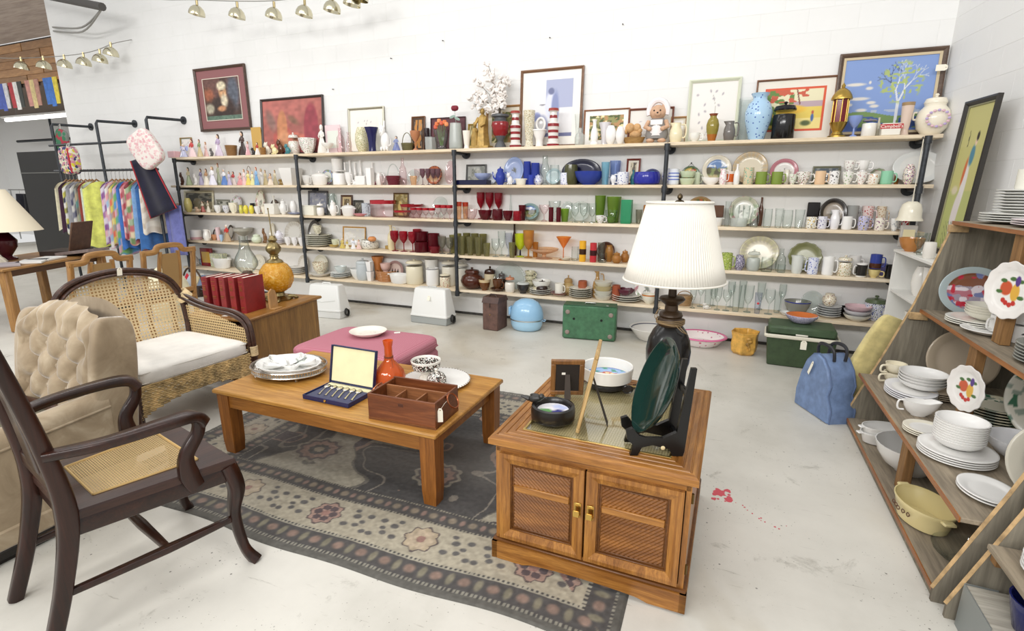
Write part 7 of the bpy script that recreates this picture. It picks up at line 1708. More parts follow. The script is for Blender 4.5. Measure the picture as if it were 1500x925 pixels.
# ------------------------------------------------------------------ FOURTH SHELF
S=3
it(S,'vessel',266,15,8,'#e9e8e4','small shallow white bowl at outer end','f',n=('bowl','bowl'),p='bowl')
it(S,'vessel',288,18,14,'#e9e6e3','white pot with pink base band','f',n=('pot','pot'),p='cyl',band=[(.05,.3,'#cfa5a8')])
it(S,'pitcher',304,12,16,'#e6e3dc','white fluted pitcher','f')
it(S,'plate',319,17,16,'#5b4f4a,#d9d6d0','plate with dark ring on stand','b')
it(S,'vessel',321,8,19,'#e9ced2','tall pink cup','m',n=('cup','cup'),p='taper')
it(S,'vessel',314,12,8,'#e0a47c','orange shell dish','f',n=('shell_dish','dish'),p='bowl',fl=(7,.08))
it(S,'cup',325,6,10,'#a9c4de','tiny light blue cup','f')
it(S,'figure',334,12,25,'#b59a78,#c93a32,#ece8e4','red and white gnome figurine on tan base','f',base='#a88a60')
it(S,'plate',340,14,22,'#4b4742,#b9b5ac','dark-edged plate behind gnome','b')
it(S,'vessel',358,31,20,'#a8a59a','grey silver-plated compote','m',n=('compote','compote'),p='comp')
it(S,'flat',361,18,2,'#55504a,#d9d6cf','dark rimmed small plate lying flat','f')
it(S,'jar',377,17,14,'#d3dcc4,#d3dcc4','pale green covered bowl','f',n=('covered_bowl','bowl'),p='ball')
it(S,'animal',389,9,22,'#7a5636','brown bird on cream post figurine','m')
it(S,'plate',401,12,28,'#d6d0bd,#e0dbcb','narrow cream plate','b')
stack(S,409,19,3,'#e3dfe4,#e9e7ea','lilac white saucer in pile beneath teapot',2.2,'f')
it(S,'teapot',410,18,13,'#e4e2ea','squat lilac-white teapot on saucers','f',dz=8)
it(S,'plate',433,37,33,'#cbc8bf,#d6d4cd','large pale glass platter','b',pat='glassy')
for x in (422,432,442): it(S,'cup',x,9,12,'#e8e6e6','plain white coffee cup','f',grp='plain white coffee cups on the fourth shelf')
stack(S,468,39,6,'#d6d4c4,#e0ded2','cream dinner plate in tall pile by pipe',2.7,'f')
it(S,'cup',467,13,12,'#d9d4bd/#7a7a60','cream cup standing on pile of plates','f',dz=18,y=.12)
it(S,'plate',463,25,36,'#4a453f,#cfcbbf','plate with heavy dark rim','b')
it(S,'cup',492,12,11,'#d3d5b9','pale green teacup','m')
it(S,'flat',489,15,3,'#b59a52,#d9cfae','small gilt saucer','f')
it(S,'frame',519,34,29,'#a8803f,#e6e4de,#d3d3d0,#e9e8e4','gold frame with pale print','b',rt=.018,mw=.05)
it(S,'figure',502,8,15,'#c9b25a,#d9c67a,#e6dcc0','gold bell figurine','f')
it(S,'figure',509,6,13,'#e0d9b9,#c9b25a,#a88a4a','tiny gold and cream angel figurine','f')
it(S,'figure',518,7,15,'#e6e6e6,#d9dce2,#c9b98f','tiny white angel figurine','f',wings='#e9e9ec')
it(S,'figure',526,8,14,'#dcbcb2,#e6d0c6,#9a7050','tiny pink angel figurine','f')
it(S,'vessel',542,27,13,'#d9d7cd/#26262a','black and white latticed bowl','f',n=('lattice_bowl','bowl'),p='barrel')
it(S,'vessel',546,13,7,'#d08a52','orange shell resting in latticed bowl','f',n=('shell','shell'),p='egg',dz=12,y=.07)
it(S,'pitcher',574,11,36,'#d9cda6','white ewer with brass neck','m',p='bottle')
it(S,'vessel',570,12,5,'#a88a4a','little brass ring dish','f',n=('brass_dish','dish'),p='cyl')
for x in (579,592,605): it(S,'vessel',x,13,29,'ruby','large deep red wine goblet','f',n=('goblet','glass'),p='gob',grp='large deep red goblets on the fourth shelf')
it(S,'vessel',612,13,31,'ruby','deep red goblet at the back of the row','b',n=('goblet','glass'),p='gob')
it(S,'vessel',618,21,15,'dkruby','lower black-red serving bowl','m',n=('serving_bowl','bowl'),p='cyl')
it(S,'vessel',618,21,13,'dkruby','upper black-red serving bowl','m',n=('serving_bowl','bowl'),p='cyl',dz=15.5)
it(S,'vessel',636,17,27,'dkruby','tall black-red ice bucket','b',n=('ice_bucket','bucket'),p='cyl')
it(S,'vessel',637,17,10,'ruby','bright red pressed glass dish','f',n=('glass_dish','dish'),p='taper',fl=(10,.04))
it(S,'vessel',648,12,25,'smoke','smoky grey goblet by red dish','f',n=('goblet','glass'),p='gobs')
it(S,'vessel',659,12,24,'smoke','smoky grey goblet by pipe','f',n=('goblet','glass'),p='gobs')
for k,x in enumerate((664,677,689,701,713)): it(S,'vessel',x,11,27-(k == 4)*8,'olive','olive green drinking glass','f',n=('drinking_glass','glass'),p='taper',grp='olive drinking glasses on the fourth shelf')
for k,x in enumerate((671,684,696,708)): it(S,'vessel',x,11,29,'olive','olive green drinking glass in the rear row','b',n=('drinking_glass','glass'),p='taper',grp='rear olive drinking glasses on the fourth shelf')
it(S,'vessel',726,12,26,'clear','clear short wine glass','f',n=('wine_glass','glass'),p='gobs')
it(S,'vessel',735,11,36,'clear','tall clear champagne glass','m',n=('champagne_glass','glass'),p='gobs')
it(S,'vessel',745,10,34,'ice','lilac tinted champagne glass','m',n=('champagne_glass','glass'),p='gobs')
it(S,'vessel',750,10,22,'olive','olive tumbler beneath dark bottle','f',n=('tumbler','glass'),p='taper')
it(S,'vessel',753.5,7,46,'brown','tall dark brown bottle','b',n=('bottle','bottle'),p='bottle')
it(S,'vessel',762,16,34,'lime','lime yellow goblet with dark stem','f',n=('goblet','glass'),p='gobs',band=[(.06,.30,'#1f1830')])
it(S,'vessel',774,16,39,'amber','amber stemmed goblet','b',n=('goblet','glass'),p='gobs')
it(S,'vessel',784,9,22,'amber','dark amber tumbler','m',n=('tumbler','glass'),p='taper')
it(S,'vessel',797,42,15,'peach','wide peach glass bowl on feet','f',n=('glass_bowl','bowl'),p='comp',y=.12)
it(S,'vessel',825,22,33,'orange','orange cone cocktail glass','b',n=('cocktail_glass','glass'),p='mart')
it(S,'flat',828,18,3,'#cfc9b9,#dcd8cc','small clear saucer below cocktail glass','f')
it(S,'mug',842,10,20,'clear','clear glass beer mug','m')
it(S,'vessel',853,10,30,'#e2aa2e','yellow candle in tall glass','f',n=('candle','candle'),p='cyl',band=[(.35,.62,'#3a2418')])
it(S,'vessel',868.5,10,28,'#b8323a','red candle in tall glass','f',n=('candle','candle'),p='cyl',band=[(.35,.62,'#3a1418')])
it(S,'plate',887,27,27,'#4a2c22,#5f3a2c','dark brown plain plate','b')
it(S,'vessel',880,11,27,'smoke','tall smoky tumbler before brown plate','m',n=('tumbler','glass'),p='taper')
it(S,'vessel',882,14,14,'clear','clear tumbler etched with star','f',n=('tumbler','glass'),p='barrel')
it(S,'vessel',892,13,24,'amber','golden glass ball jar at back','m',n=('glass_jar','jar'),p='ball')
it(S,'jar',903,15,17,'amber','golden glass lidded jar','f',p='ball')
it(S,'jar',915,13,19,'amber','golden glass lidded jar by lampshade','f',p='ball')
it(S,'plate',1043,20,30,'#ffffff','clear glass plate beside lampshade','b',glass='clear')
it(S,'mug',1063,17,24,'#a3b25a/#e6e4c0/#4f6a2a','green leafy glass pot','f')
it(S,'vessel',1082,17,22,'#7f7a8f/#4a4458/#c9c4d2','purple mottled round vase','f',p='ball')
it(S,'plate',1109,58,48,'#c9c4a0,#e3dcc6','very large cream platter with beaded rim','b',pat='glassy')
it(S,'jar',1102,20,31,G and [G['frost'],G['frost']],'frosted glass apothecary jar','f',n=('apothecary_jar','jar'),p='jarb')
it(S,'mug',1122,17,21,'clear','clear glass tankard','f')
it(S,'vessel',1142,15,33,'clear','clear handled bottle','m',n=('glass_bottle','bottle'),p='bottle')
it(S,'vessel',1144,12,12,'clear','low clear votive glass','f',n=('votive_glass','candle holder'),p='cyl')
it(S,'plate',1176,50,42,'#7d7f55,#8c8d66','olive green scrolled metal tray','b',n=('metal_tray','tray'),scal=.03)
it(S,'pitcher',1166,17,26,'#cfd2cc','grey pitcher with teal rim','f',p='barrel',side=1)
it(S,'mug',1189,16,24,'#d9dce9/#5a6cb8','white mug with blue cartoon pattern','f',side=-1)
it(S,'mug',1211,18,27,'#ecebe8','tall plain white mug','f')
it(S,'jar',1235,22,30,'#e3dcc9/#8a9a6a/#b58a4a','tan and white jar with palm trees','f',p='crock')
it(S,'mug',1249,18,27,'#e6e4e1','white mug behind black square mug','b')
it(S,'mug',1260,17,20,'#e9e7e3','white mug with black square text panel','f',side=-1,band=[(.12,.9,'#2a2826')])
it(S,'cup',1279,19,12,'#dcc98a','yellow soup cup under blue mug','f')
it(S,'mug',1279,18,21,'#33428f','cobalt and brown pottery mug piled on yellow cup','f',dz=13,band=[(.0,.4,'#4a2a1c')])
it(S,'mug',1293,11,17,'#6f6aa8','purple mug at back','b')
it(S,'mug',1303,17,20,'#121214','large black mug','f')
# ------------------------------------------------------------------ BOTTOM SHELF
S=4
it(S,'animal',286,20,22,'#b9b5b0','grey and white cat figurine','f')
it(S,'box',305,16,26,'#7a1c20,#c9a24a','red boxed book with gilt picture','b',n=('boxed_book','book'),d=.04)
it(S,'box',322,18,20,'#cfcfae/#4a6aa0/#6f8a4a','square floral tin','b',n=('tin','tin'),d=.10)
it(S,'vessel',298,15,9,'#8fa5b5','crumpled blue-grey dish','f',n=('dish','dish'),p='bowl',fl=(5,.15))
it(S,'dish',326,42,15,'#e9e8e4','large white oblong casserole','f',y=.11)
it(S,'plate',381,28,22,'#d6d2c2,#dedacb','cream oval tray behind hurricane lamp','b',pat='sprig')
it(S,'plate',446,20,26,'#cfcac0,#dcd8cf','pale glass plate behind pipe','b',pat='glassy')
stack(S,436,24,4,'#dcdad3,#e6e4df','white plate in low pile behind pipe',2.6,'f')
it(S,'plate',472,29,29,'#d9d6c3,#e6e3d3','cream plate with dark sprig','b',pat='sprig')
it(S,'flat',470,35,4,'#e3e1dc,#ebe9e4','white oval underplate','f',y=.115)
it(S,'vessel',470,23,16,'#e6e0c9/#9a8a60/#b5704a','cream tureen bowl with gold leaves','f',n=('tureen_bowl','bowl'),p='cup',dz=4.5,y=.115)
stack(S,499,30,3,'#dfe2df,#e4e6e3','pale plate in tilted pile',2.6,'f')
it(S,'vessel',500,19,9,'#d0d8d6','pale blue-green bowl on plates','f',n=('bowl','bowl'),p='bowl',dz=8,y=.11)
it(S,'vessel',525,23,16,'#e4e5e2','white mixing bowl with pouring lip','f',n=('mixing_bowl','bowl'),p='bowl')
it(S,'jar',533,21,31,'#b9c0c2,#b9c0c2','grey-blue glass storage jar','b',p='barrel')
it(S,'vessel',543,12,14,'#eceae7','lower white square tumbler','f',n=('tumbler','cup'),p='taper',seg=4,rb=pi/4)
it(S,'vessel',543,12,14,'#eceae7','upper white square tumbler','f',n=('tumbler','cup'),p='taper',seg=4,rb=pi/4,dz=14.5)
it(S,'vessel',555,19,34,'#c07a42','orange-brown leaf vase','b',p='flare')
it(S,'plate',580,30,29,'#9f7f7a,#cfb9ae','dusty pink plate with three dark tulips','b',pat='tulip')
it(S,'basket',566,32,16,'#b07a4a,#b07a4a','wicker basket with pink bowl','m',bh=.95)
it(S,'vessel',566,16,12,'#d9b5aa','pink bowl sitting in wicker basket','m',n=('bowl','bowl'),p='cup',dz=14)
it(S,'dish',585,38,14,'#e9e8e4','white shallow casserole with lugs','f',y=.07)
it(S,'jar',608,25,36,'#ded6bd,#ded6bd','large cream canister with tulip','m',n=('canister','canister'),p='crock',bh=.86)
it(S,'vessel',634,19,26,'#e9e8e5','white enamel canister with dark rim','f',n=('canister','canister'),p='cyl',band=[(.94,.98,'#5a5a58')])
it(S,'vessel',633,20,36,'#e1dfd8','white bowls pile behind enamel canister','b',n=('bowl','bowl'),p='taper')
it(S,'jar',658,21,37,'#ddd8c9,#ddd8c9','tall cream canister by pipe','b',n=('canister','canister'),p='crock',bh=.88)
it(S,'jar',652,15,20,'#dfd6bd/#b5605a,#dfd6bd','small cream canister with red flowers','f',n=('canister','canister'),p='crock',bh=.88)
it(S,'jar',678,15,35,'#d9d5c8,#d9d5c8','cream canister behind bean pot','b',n=('canister','canister'),p='crock',bh=.88)
it(S,'jar',692,34,31,'#4a2418,#4a2418','big glossy brown bean pot','f',n=('bean_pot','pot'),p='ball',y=.12)
it(S,'jar',718,18,33,'#d3c4a3,#3a2218','brown-topped cream stoneware jug','b',n=('stoneware_jug','jug'),p='barrel',bh=.7)
it(S,'jar',735,15,26,'#3a2016,#3a2016','small dark brown lidded pot','b',p='ball')
it(S,'vessel',710,17,16,'#6b4426','brown and cream drip-glaze bowl','f',n=('soup_bowl','bowl'),p='cup',band=[(.75,1,'#cdb88f')])
it(S,'flat',729,22,3,'#4a2c1c,#5a3826','dark brown saucer','f')
it(S,'cup',729,15,14,'#5c3820','brown glazed cup on dark saucer','f',dz=3.5,y=.075)
it(S,'jar',747,15,25,'#e3ddd0,#b57a5a','white jar with terracotta base and lid','f',p='jarb')
it(S,'jar',766,18,18,'#33302e,#b9bdb9','black bowl with glass lid','f',n=('covered_bowl','bowl'),p='cup')
it(S,'plate',746,48,40,'#ffffff','huge clear glass platter','b',glass='clear')
for k in range(4): it(S,'cup',776,15,8,'#d9d3b5/#6f7f55','cream and green cup in tower','b',dz=7.4*k,grp='tower of cream cups on the bottom shelf')
it(S,'jar',786,10,16,'#cfc6a8,#cfc6a8','little beige mustard jar','m',p='jarb')
it(S,'jar',794,17,22,'#2c1c16,#2c1c16','very dark brown covered pot','b',p='ball')
stack(S,792,33,3,'#d6d4ca,#e2e0d8','white plate under white bowl',2.6,'f')
it(S,'vessel',793,28,12,'#e6e4dc','white bowl on plates','f',n=('bowl','bowl'),p='bowl',dz=8.5,y=.115)
it(S,'flat',819,26,4,'#7a4f4a,#e1ddd2','saucer with dark red rim','f')
it(S,'mug',819,13,15,'#e3dfd3','cream mug on red-rimmed saucer','f',dz=4,y=.09)
it(S,'jar',832,20,29,'#b59a68,#a98a5a','tan covered casserole pot','b',n=('casserole_pot','pot'),p='ball',bh=.66)
it(S,'vessel',853,14,22,'#a55a3c','terracotta flower pot','b',n=('flower_pot','pot'),p='barrel')
stack(S,850,34,5,'#cfccbc,#dedbcd','cream plate in pile before terracotta pot',2.8,'f')
it(S,'pitcher',874,13,38,'#b08a52','tan stoneware pitcher','b',p='bottle',side=1)
for k in range(4): it(S,'vessel',883,28,7.5,'#dedcd0' if k != 2 else '#c9b98a',['lowest','second','tan','topmost'][k]+' bowl in pile of white bowls','f',n=('bowl','bowl'),p='taper',dz=6.6*k,y=.11)
it(S,'vessel',902,13,22,'#9a4f36','small terracotta pot','b',n=('flower_pot','pot'),p='barrel')
stack(S,917,42,3,'#d9d6c9,#e3e1d6','large cream plate under magenta dish',3.0,'f')
it(S,'vessel',915,25,9,'#5c2436','magenta black flower dish','f',n=('flower_dish','dish'),p='bowl',fl=(6,.12),dz=9.5,y=.11)
it(S,'vessel',950,22,14,'#e0dccd','cream bowl with orange inside rim','f',n=('bowl','bowl'),p='bowl',band=[(.86,1,'#c4742f')])
it(S,'plate',946,36,34,'#e3ded8,#e9e6e1','white plate with rose sprays behind lamp','b',pat='floral')
it(S,'basket',1002,24,21,'#9a7a52,#9a7a52','brown planter basket with dried flowers','m',bh=.7)
gx=[(1014,10,35,'f'),(1025,11,38,'m'),(1036,12,36,'m'),(1050,12,38,'f'),(1063,13,31,'f'),(1077,13,39,'f'),(1094,15,40,'f'),(1125,15,37,'f'),(1137,11,32,'m'),(1044,11,30,'b'),(1069,11,38,'b'),(1085,11,40,'b'),(1112,12,40,'b'),(1143,11,40,'b')]
for k,(x,w_,h_,r_) in enumerate(gx): it(S,'vessel',x,w_,h_,'clear',['flared crystal stem goblet','round-bowled crystal wine glass','tall stemless crystal glass'][k % 3],r_,n=('stem_glass' if k % 3 < 2 else 'tall_glass','glass'),p=['gobs','gob','taper'][k % 3],grp=['flared crystal goblets','round crystal wine glasses','tall crystal glasses'][k % 3]+' on the bottom shelf')
T=it(S,'vessel',1108.5,11,31,'ice','clear glass with red printed logo','f',n=('tumbler','glass'),p='taper')
q=B();q.ball((0,-.034,.11),(.012,.006,.012),10,6);link_mesh('printed_logo',q,plain('#c9303a',.4),T)
it(S,'animal',1034,14,9,'#d9d6cf','black and white bird figurine','f')
it(S,'flat',1152,22,4,'#d6d6d2,#e3e3e0','white plate beside blue bowl','f')
it(S,'vessel',1166,40,20,'#8a8a80','steel mixing bowl with cobalt inside','m',n=('mixing_bowl','bowl'),p='bowl',band=[(.93,1,'#1c2c8f')])
it(S,'plate',1187,34,34,'#ffffff','clear wire-edged plate','b',glass='clear')
stack(S,1213,36,5,'#c9cac9,#d6d7d6','grey-white plate in pile under jar',3.3,'m')
it(S,'jar',1211,22,19,'#e4dcc9/#7a5a6a/#a8834a,#e4dcc9','cream floral ginger jar on plates','m',dz=17,p='ball',bh=.92)
it(S,'vessel',1236,19,15,'#1a1715','crumpled black dish','b',n=('black_dish','dish'),p='bowl',fl=(7,.12))
for k in range(3): it(S,'vessel',1254,42,9,['#dcdad0','#d9d6dc','#dfc0c6'][k],['white bowl at foot of pink-topped pile','lilac-edged bowl in pink-topped pile','pink bowl on top of bowl pile'][k],'f',n=('bowl','bowl'),p='bowl',dz=6.5*k,y=.10)
it(S,'jar',1279,36,36,'#d6d9e2/#35449a/#4a5a30,#5f6f52','blue and white tureen with green lid','b',n=('tureen','tureen'),p='barrel',bh=.72)
it(S,'mug',1297,13,19,'#e6e3dc','white mug at end of bottom shelf','f')
# ------------------------------------------------------------------ plywood dish rack along the right wall
def ground(px,py,z):
    """world x, y where the photographed spot meets height z"""
    d=AF+AR*(px-750)/FPX-AU*(py-462.5)/FPX;t=(z-CAM[2])/d[2];return CAM[0]+d[0]*t,CAM[1]+d[1]*t
ply=wood('#6c6558','#928b7b','z',.35,.8,'ply');plyb=wood('#7f7464','#a89a84','y',.4,.8,'ply');pst=wood('#7a5732','#a67d4c','z',.5,.7,'ply');edg=plain('#b0936a',.8,0,0,.2)
def side_poly(x0): return [(x0,0),(x0,.06),(x0+.16,.52),(x0+.28,.9),(x0+.40,1.41),(9.82,1.41),(9.82,0)]
rack=thing('display_rack','weathered plywood rack of stepped shelves holding white dishes','rack',(0,0,0))
for y in (-1.60,-3.38):
    q=B();q.prism(side_poly(8.86),y-.009,y+.009,'y');link_mesh('side_panel',q,ply,rack,smooth=False)
    q=B();q.tube([(x-.001,y,z) for x,z in side_poly(8.86)[1:5]],.0092,4);link_mesh('panel_edge',q,edg,rack,smooth=False)
RZ_=(.05,.385,.865,1.435)
for z,x0 in zip(RZ_,(8.87,8.90,9.175,9.25)):
    q=B();q.box(((x0+9.8)/2,-2.49,z-.0105),(9.8-x0,1.76,.02),.002);sh_=link_mesh('shelf_board',q,plyb,rack)
    q=B();q.box((x0-.002,-2.49,z-.0105),(.006,1.76,.0205));link_mesh('front_edge',q,wood('#8a5028','#b0763f','y',.4),sh_,smooth=False)
q=B();q.box((8.885,-2.49,.02),(.03,1.74,.038),.002);link_mesh('toe_board',q,ply,rack)
for (x,z0,z1) in ((9.21,.386,.844),(8.955,.051,.364),(9.29,.866,1.414)): q=B();q.box((x,-2.40-(.17 if z0 < .1 else 0),(z0+z1)/2),(.045,.09,z1-z0),.003);link_mesh('front_post',q,pst,rack)
for z in (.34,.82,1.39): q=B();q.box((9.0+z*.2,-1.625,z),(.1,.03,.045),.002);link_mesh('cleat',q,edg,rack)
rk2=thing('display_rack','second plywood rack with galvanised corner beside the first rack','rack',(0,0,0))
q=B();q.prism(side_poly(8.88),-3.47,-3.452,'y');link_mesh('side_panel',q,ply,rk2,smooth=False)
q=B();q.tube([(x-.001,-3.461,z) for x,z in side_poly(8.88)[1:5]],.0092,4);link_mesh('panel_edge',q,edg,rk2,smooth=False)
q=B();q.box((9.355,-4.0,.35),(.81,1.05,.02),.002);link_mesh('shelf_board',q,plyb,rk2)
q=B();q.box((9.00,-3.49,.315),(.06,.04,.05),.002);link_mesh('cleat',q,pst,rk2)
q=B();q.box((9.36,-3.99,.09),(.90,1.0,.18),.003);link_mesh('base_box',q,wood('#9a9488','#c2bdb0','x',.4,.8),rk2)
q=B();q.box((8.908,-3.60,.09),(.004,.22,.184));q.box((8.96,-3.486,.09),(.10,.004,.184));link_mesh('metal_corner',q,plain('#9aa0a0',.45,.6),rk2,smooth=False)
def rk(kind,px,py,lvl,w,h,c,label,n=None,dz=0.,grp=None,turn=0.,at=None,**o):
    z=RZ_[lvl]+.0006;X,Y=ground(px,py,z) if at is None else at;c=c.split(',') if isinstance(c,str) else c
    nm,cat=n if n else KIND[kind];T=thing(nm,label+(' on the plywood rack' if 'rack' not in label else ''),cat,(X,Y,z+dz),turn,grp);FN[kind](T,w,h,c,o);return T
def pile(px,py,lvl,w,cnt,th,c,label,kind='flat',h=None,at=None,z0=0.,**o):
    for k in range(cnt): rk(kind,px,py,lvl,w,h or th*.9,c,rank(k,cnt)+label,dz=z0+k*th,grp='pile: '+label,at=at,**o)
W_='#e9e8e5'
# floor of the rack
rk('dish',0,0,0,.30,.075,W_,'lower white casserole with lug handles',at=(8.99,-1.98),turn=.3);rk('dish',0,0,0,.29,.075,W_,'upper white casserole piled in another',at=(8.99,-1.98),dz=.04,turn=.3)
rk('vessel',0,0,0,.37,.16,W_,'big white mixing bowl with pouring lip',('mixing_bowl','bowl'),at=(9.055,-2.32),p='bowl')
T=rk('dish',0,0,0,.36,.11,'#dfd09a','pale yellow oval casserole with brown scrollwork',at=(8.965,-2.86),turn=-1.3,sy=.72)
q=B()
for k in range(5): q.tube([(-.06+.028*k+.013*math.cos(a)*(1-.08*a),-.113+.006*abs(k-2),.062+.013*math.sin(a)*(1-.08*a)) for a in [i*.7 for i in range(10)]],.0025,4)
link_mesh('brown_scrollwork',q,plain('#5a3a24',.5),T)
rk('vessel',0,0,0,.24,.06,'clear','low clear glass dish beside near panel',('glass_dish','dish'),at=(9.04,-3.13),p='bowl');rk('mug',0,0,0,.11,.12,'#e3dfdc/#8a7080','white mug with faint mauve pattern',at=(9.20,-3.08),side=-1)
# first shelf
pile(0,0,1,.36,4,.012,'#e3e3e6,#ecebe8','white oval platter with blue edge pattern',at=(9.09,-1.98),sx=.72);pile(0,0,1,.25,4,.018,W_,'shallow white soup bowl','vessel',.05,at=(9.15,-1.95),z0=.05,n=('soup_bowl','bowl'),p='bowl')
for k,(x,y,d_) in enumerate(((9.06,-1.75,0),(9.06,-1.75,.062),(9.20,-1.72,.0))): rk('cup',0,0,1,.12,.075,'#e6dec6',['lower cream teacup','upper cream teacup','lone cream teacup'][k]+' by the far panel',at=(x,y),dz=d_,side=[-1,-1,1][k])
rk('boat',0,0,1,.21,.085,W_,'white gravy boat with dark printed rim',at=(9.05,-2.30),turn=pi)
pile(0,0,1,.20,3,.010,'#e9e4d3,#ecebe7','small white plate with gold dots',at=(9.01,-2.56));pile(0,0,1,.30,4,.011,W_,'white dinner plate under bowl pile',at=(9.06,-2.80))
pile(0,0,1,.205,9,.0115,W_,'white cereal bowl in tall pile','vessel',.05,at=(9.065,-2.78),z0=.046,n=('cereal_bowl','bowl'),p='bowl')
rk('plate',0,0,1,.38,0,'#b9aa94,#c4b5a0','tan oval platter standing against far panel',('platter','platter'),at=(9.40,-1.72),lean=.2)
for k in range(2): rk('mug',0,0,1,.095,.085,'#cdbfa5',['lower tan mug','upper tan mug'][k]+' before tan platter',at=(9.36,-1.96),dz=.086*k,side=-1)
pile(0,0,1,.19,4,.012,'#b9aa94,#c9bca8','tan side plate',at=(9.25,-1.95))
pile(0,0,1,.30,7,.015,'#d6d1b8,#dedbc8','cream plate with green rose rim',at=(9.39,-2.26),pat='green');rk('plate',0,0,1,.46,0,'#d3d0c2,#cfcabb','large standing platter with dark green roses',('platter','platter'),at=(9.56,-2.50),turn=-.5,pat='green',lean=.25)
rk('vessel',0,0,1,.26,.10,'#e4e4e6','wide plain white salad bowl',('salad_bowl','bowl'),at=(9.33,-2.70),p='bowl')
pile(0,0,1,.25,2,.012,W_,'white oval plate by the near panel',at=(9.06,-3.14),sx=.8);rk('plate',0,0,1,.36,0,'#cfcabb,#b9b4a8','beige platter standing by the near panel',('platter','platter'),at=(9.28,-3.14),turn=-.35,lean=.3)
# second shelf
rk('plate',0,0,2,.34,.30,'#a5b3b5,#9a8f9e','oval plate painted with a crowded flower bouquet',at=(9.37,-1.74),pat='bouquet',lean=.2)
pile(0,0,2,.32,3,.011,'#e6e4da,#e9e7df','cream dinner plate before bouquet plate',at=(9.35,-1.98));pile(0,0,2,.22,4,.014,'#e6e3d6','cream pasta bowl','vessel',.045,at=(9.38,-1.98),z0=.034,n=('pasta_bowl','bowl'),p='bowl')
pile(0,0,2,.19,10,.0135,'#5f5a52,#cfcabf','dark-rimmed bread plate',at=(9.62,-1.80));rk('flat',0,0,2,.26,.02,W_,'white saucer plate with black leaf',at=(9.32,-2.20))
for k,(x,y,d_) in enumerate(((9.37,-2.17,.012),(9.38,-2.33,0),(9.40,-2.31,.093))):
    T=rk('mug',0,0,2,.10,.09,W_,['white mug on leaf saucer','lower white mug with black leaf mark','upper white mug with black leaf mark'][k],at=(x,y),dz=d_,side=-1,rz=.4)
    if k: q=B();q.ball((.012,-.050,.055),(.022,.004,.006),8,6,RY(-.25));link_mesh('leaf_mark',q,plain('#1c1c1c',.4),T)
pile(0,0,2,.30,6,.014,'#8d8f88,#e6e4de','white plate with thin dark rim',at=(9.36,-2.75));pile(0,0,2,.16,5,.016,'#4a4844,#d9d6ce','dark-edged small bowl plate',at=(9.30,-3.03))
# top shelf
pile(0,0,3,.36,4,.013,'#dcdcd6,#e4e4df','wide white plate at foot of top pile',at=(9.47,-1.86))
for k in range(8): rk('flat',0,0,3,.31,.014,'#d9d9d4,#e6e6e1',rank(k,8)+'white plate in tall pile at rack top',dz=.056+.0155*k,at=(9.49,-1.88),grp='tall plate pile at rack top')
pile(0,0,3,.34,3,.011,'#e3d6da,#ece9e9','pinkish floral platter',at=(9.44,-2.20),sx=.75)
rk('mug',0,0,3,.13,.11,'#e4e2d6','cream jug standing on the tall plate pile at rack top',at=(9.48,-1.86),dz=.187,side=1)
T=thing('framed_picture','narrow grey frame leaning behind plates at top of rack','picture',(9.72,-1.95,RZ_[3]+.001),-1.2);pic_frame(T,.40,.42,.05,plain('#a39d8c',.5),lambda u,v: np.ones((len(u),3))*rgb('#8f9a90'),2,2,None,0,.02,.1)
# fruit plates hung on the posts
for (x,z,d_,l) in ((9.262,1.14,.28,'large scalloped plate with red fruit hung on rack post'),(9.18,.62,.24,'small scalloped plate with peach and grapes hung on rack post')):
    T=thing('fruit_plate',l,'plate',(x,-2.46,z-d_/2),-1.25);k_plate(T,d_,0,['#e9e6e2','#eceae6'],dict(pat='fruit',scal=.025,lean=.02,seed=2))
# plates on the second rack
for k in range(4): T=thing('dinner_plate',rank(k,4)+'white plate in pile on the second plywood rack','plate',(9.10,-3.64,.3606+.014*k),0,'plates on the second rack');k_flat(T,.24,.02,['#e4e3df','#e9e8e5'],{})
T=thing('bowl','pinkish bowl piled on plates of the second plywood rack','bowl',(9.11,-3.64,.4175));k_vessel(T,.16,.06,['#d6c0c4'],dict(p='bowl'))
T=thing('storage_tub','dark blue tub standing in galvanised base of second rack','tub',(9.04,-3.68,.1806));k_vessel(T,.18,.12,['#1c2460'],dict(p='taper'))
# ------------------------------------------------------------------ corner by the right wall
bc2=thing('bookcase','small white bookcase between shelving and plywood rack','bookcase',(0,0,0));wb=plain('#e6e5e0',.5)
for nm,c,d in (('side_panel',(9.50,-.34,.56),(.40,.02,1.12)),('side_panel',(9.50,-1.38,.56),(.40,.02,1.12)),('shelf_board',(9.50,-.86,1.12),(.42,1.06,.022)),('shelf_board',(9.50,-.86,.78),(.38,1.02,.02)),('shelf_board',(9.50,-.86,.42),(.38,1.02,.02)),('shelf_board',(9.50,-.86,.06),(.38,1.02,.02)),('back_panel',(9.69,-.86,.56),(.012,1.02,1.08))):
    q=B();q.box(c,d,.002);link_mesh(nm,q,wb,bc2)
def on(kind,x,y,z,w,h,c,label,n=None,**o): nm,cat=n or KIND[kind];T=thing(nm,label,cat,(x,y,z));FN[kind](T,w,h,c.split(','),o);return T
on('vessel',9.42,-.66,.7906,.12,.24,'#e9e6df','white relief vase inside white bookcase',p='egg');on('vessel',9.42,-.86,.7906,.10,.26,'#ebe9e4','tall white fluted vase inside white bookcase',p='shaker',fl=(8,.04));on('vessel',9.42,-.60,.4306,.13,.22,'#e6e3da','cream jug-shaped vase on lower bookcase shelf',p='pit')
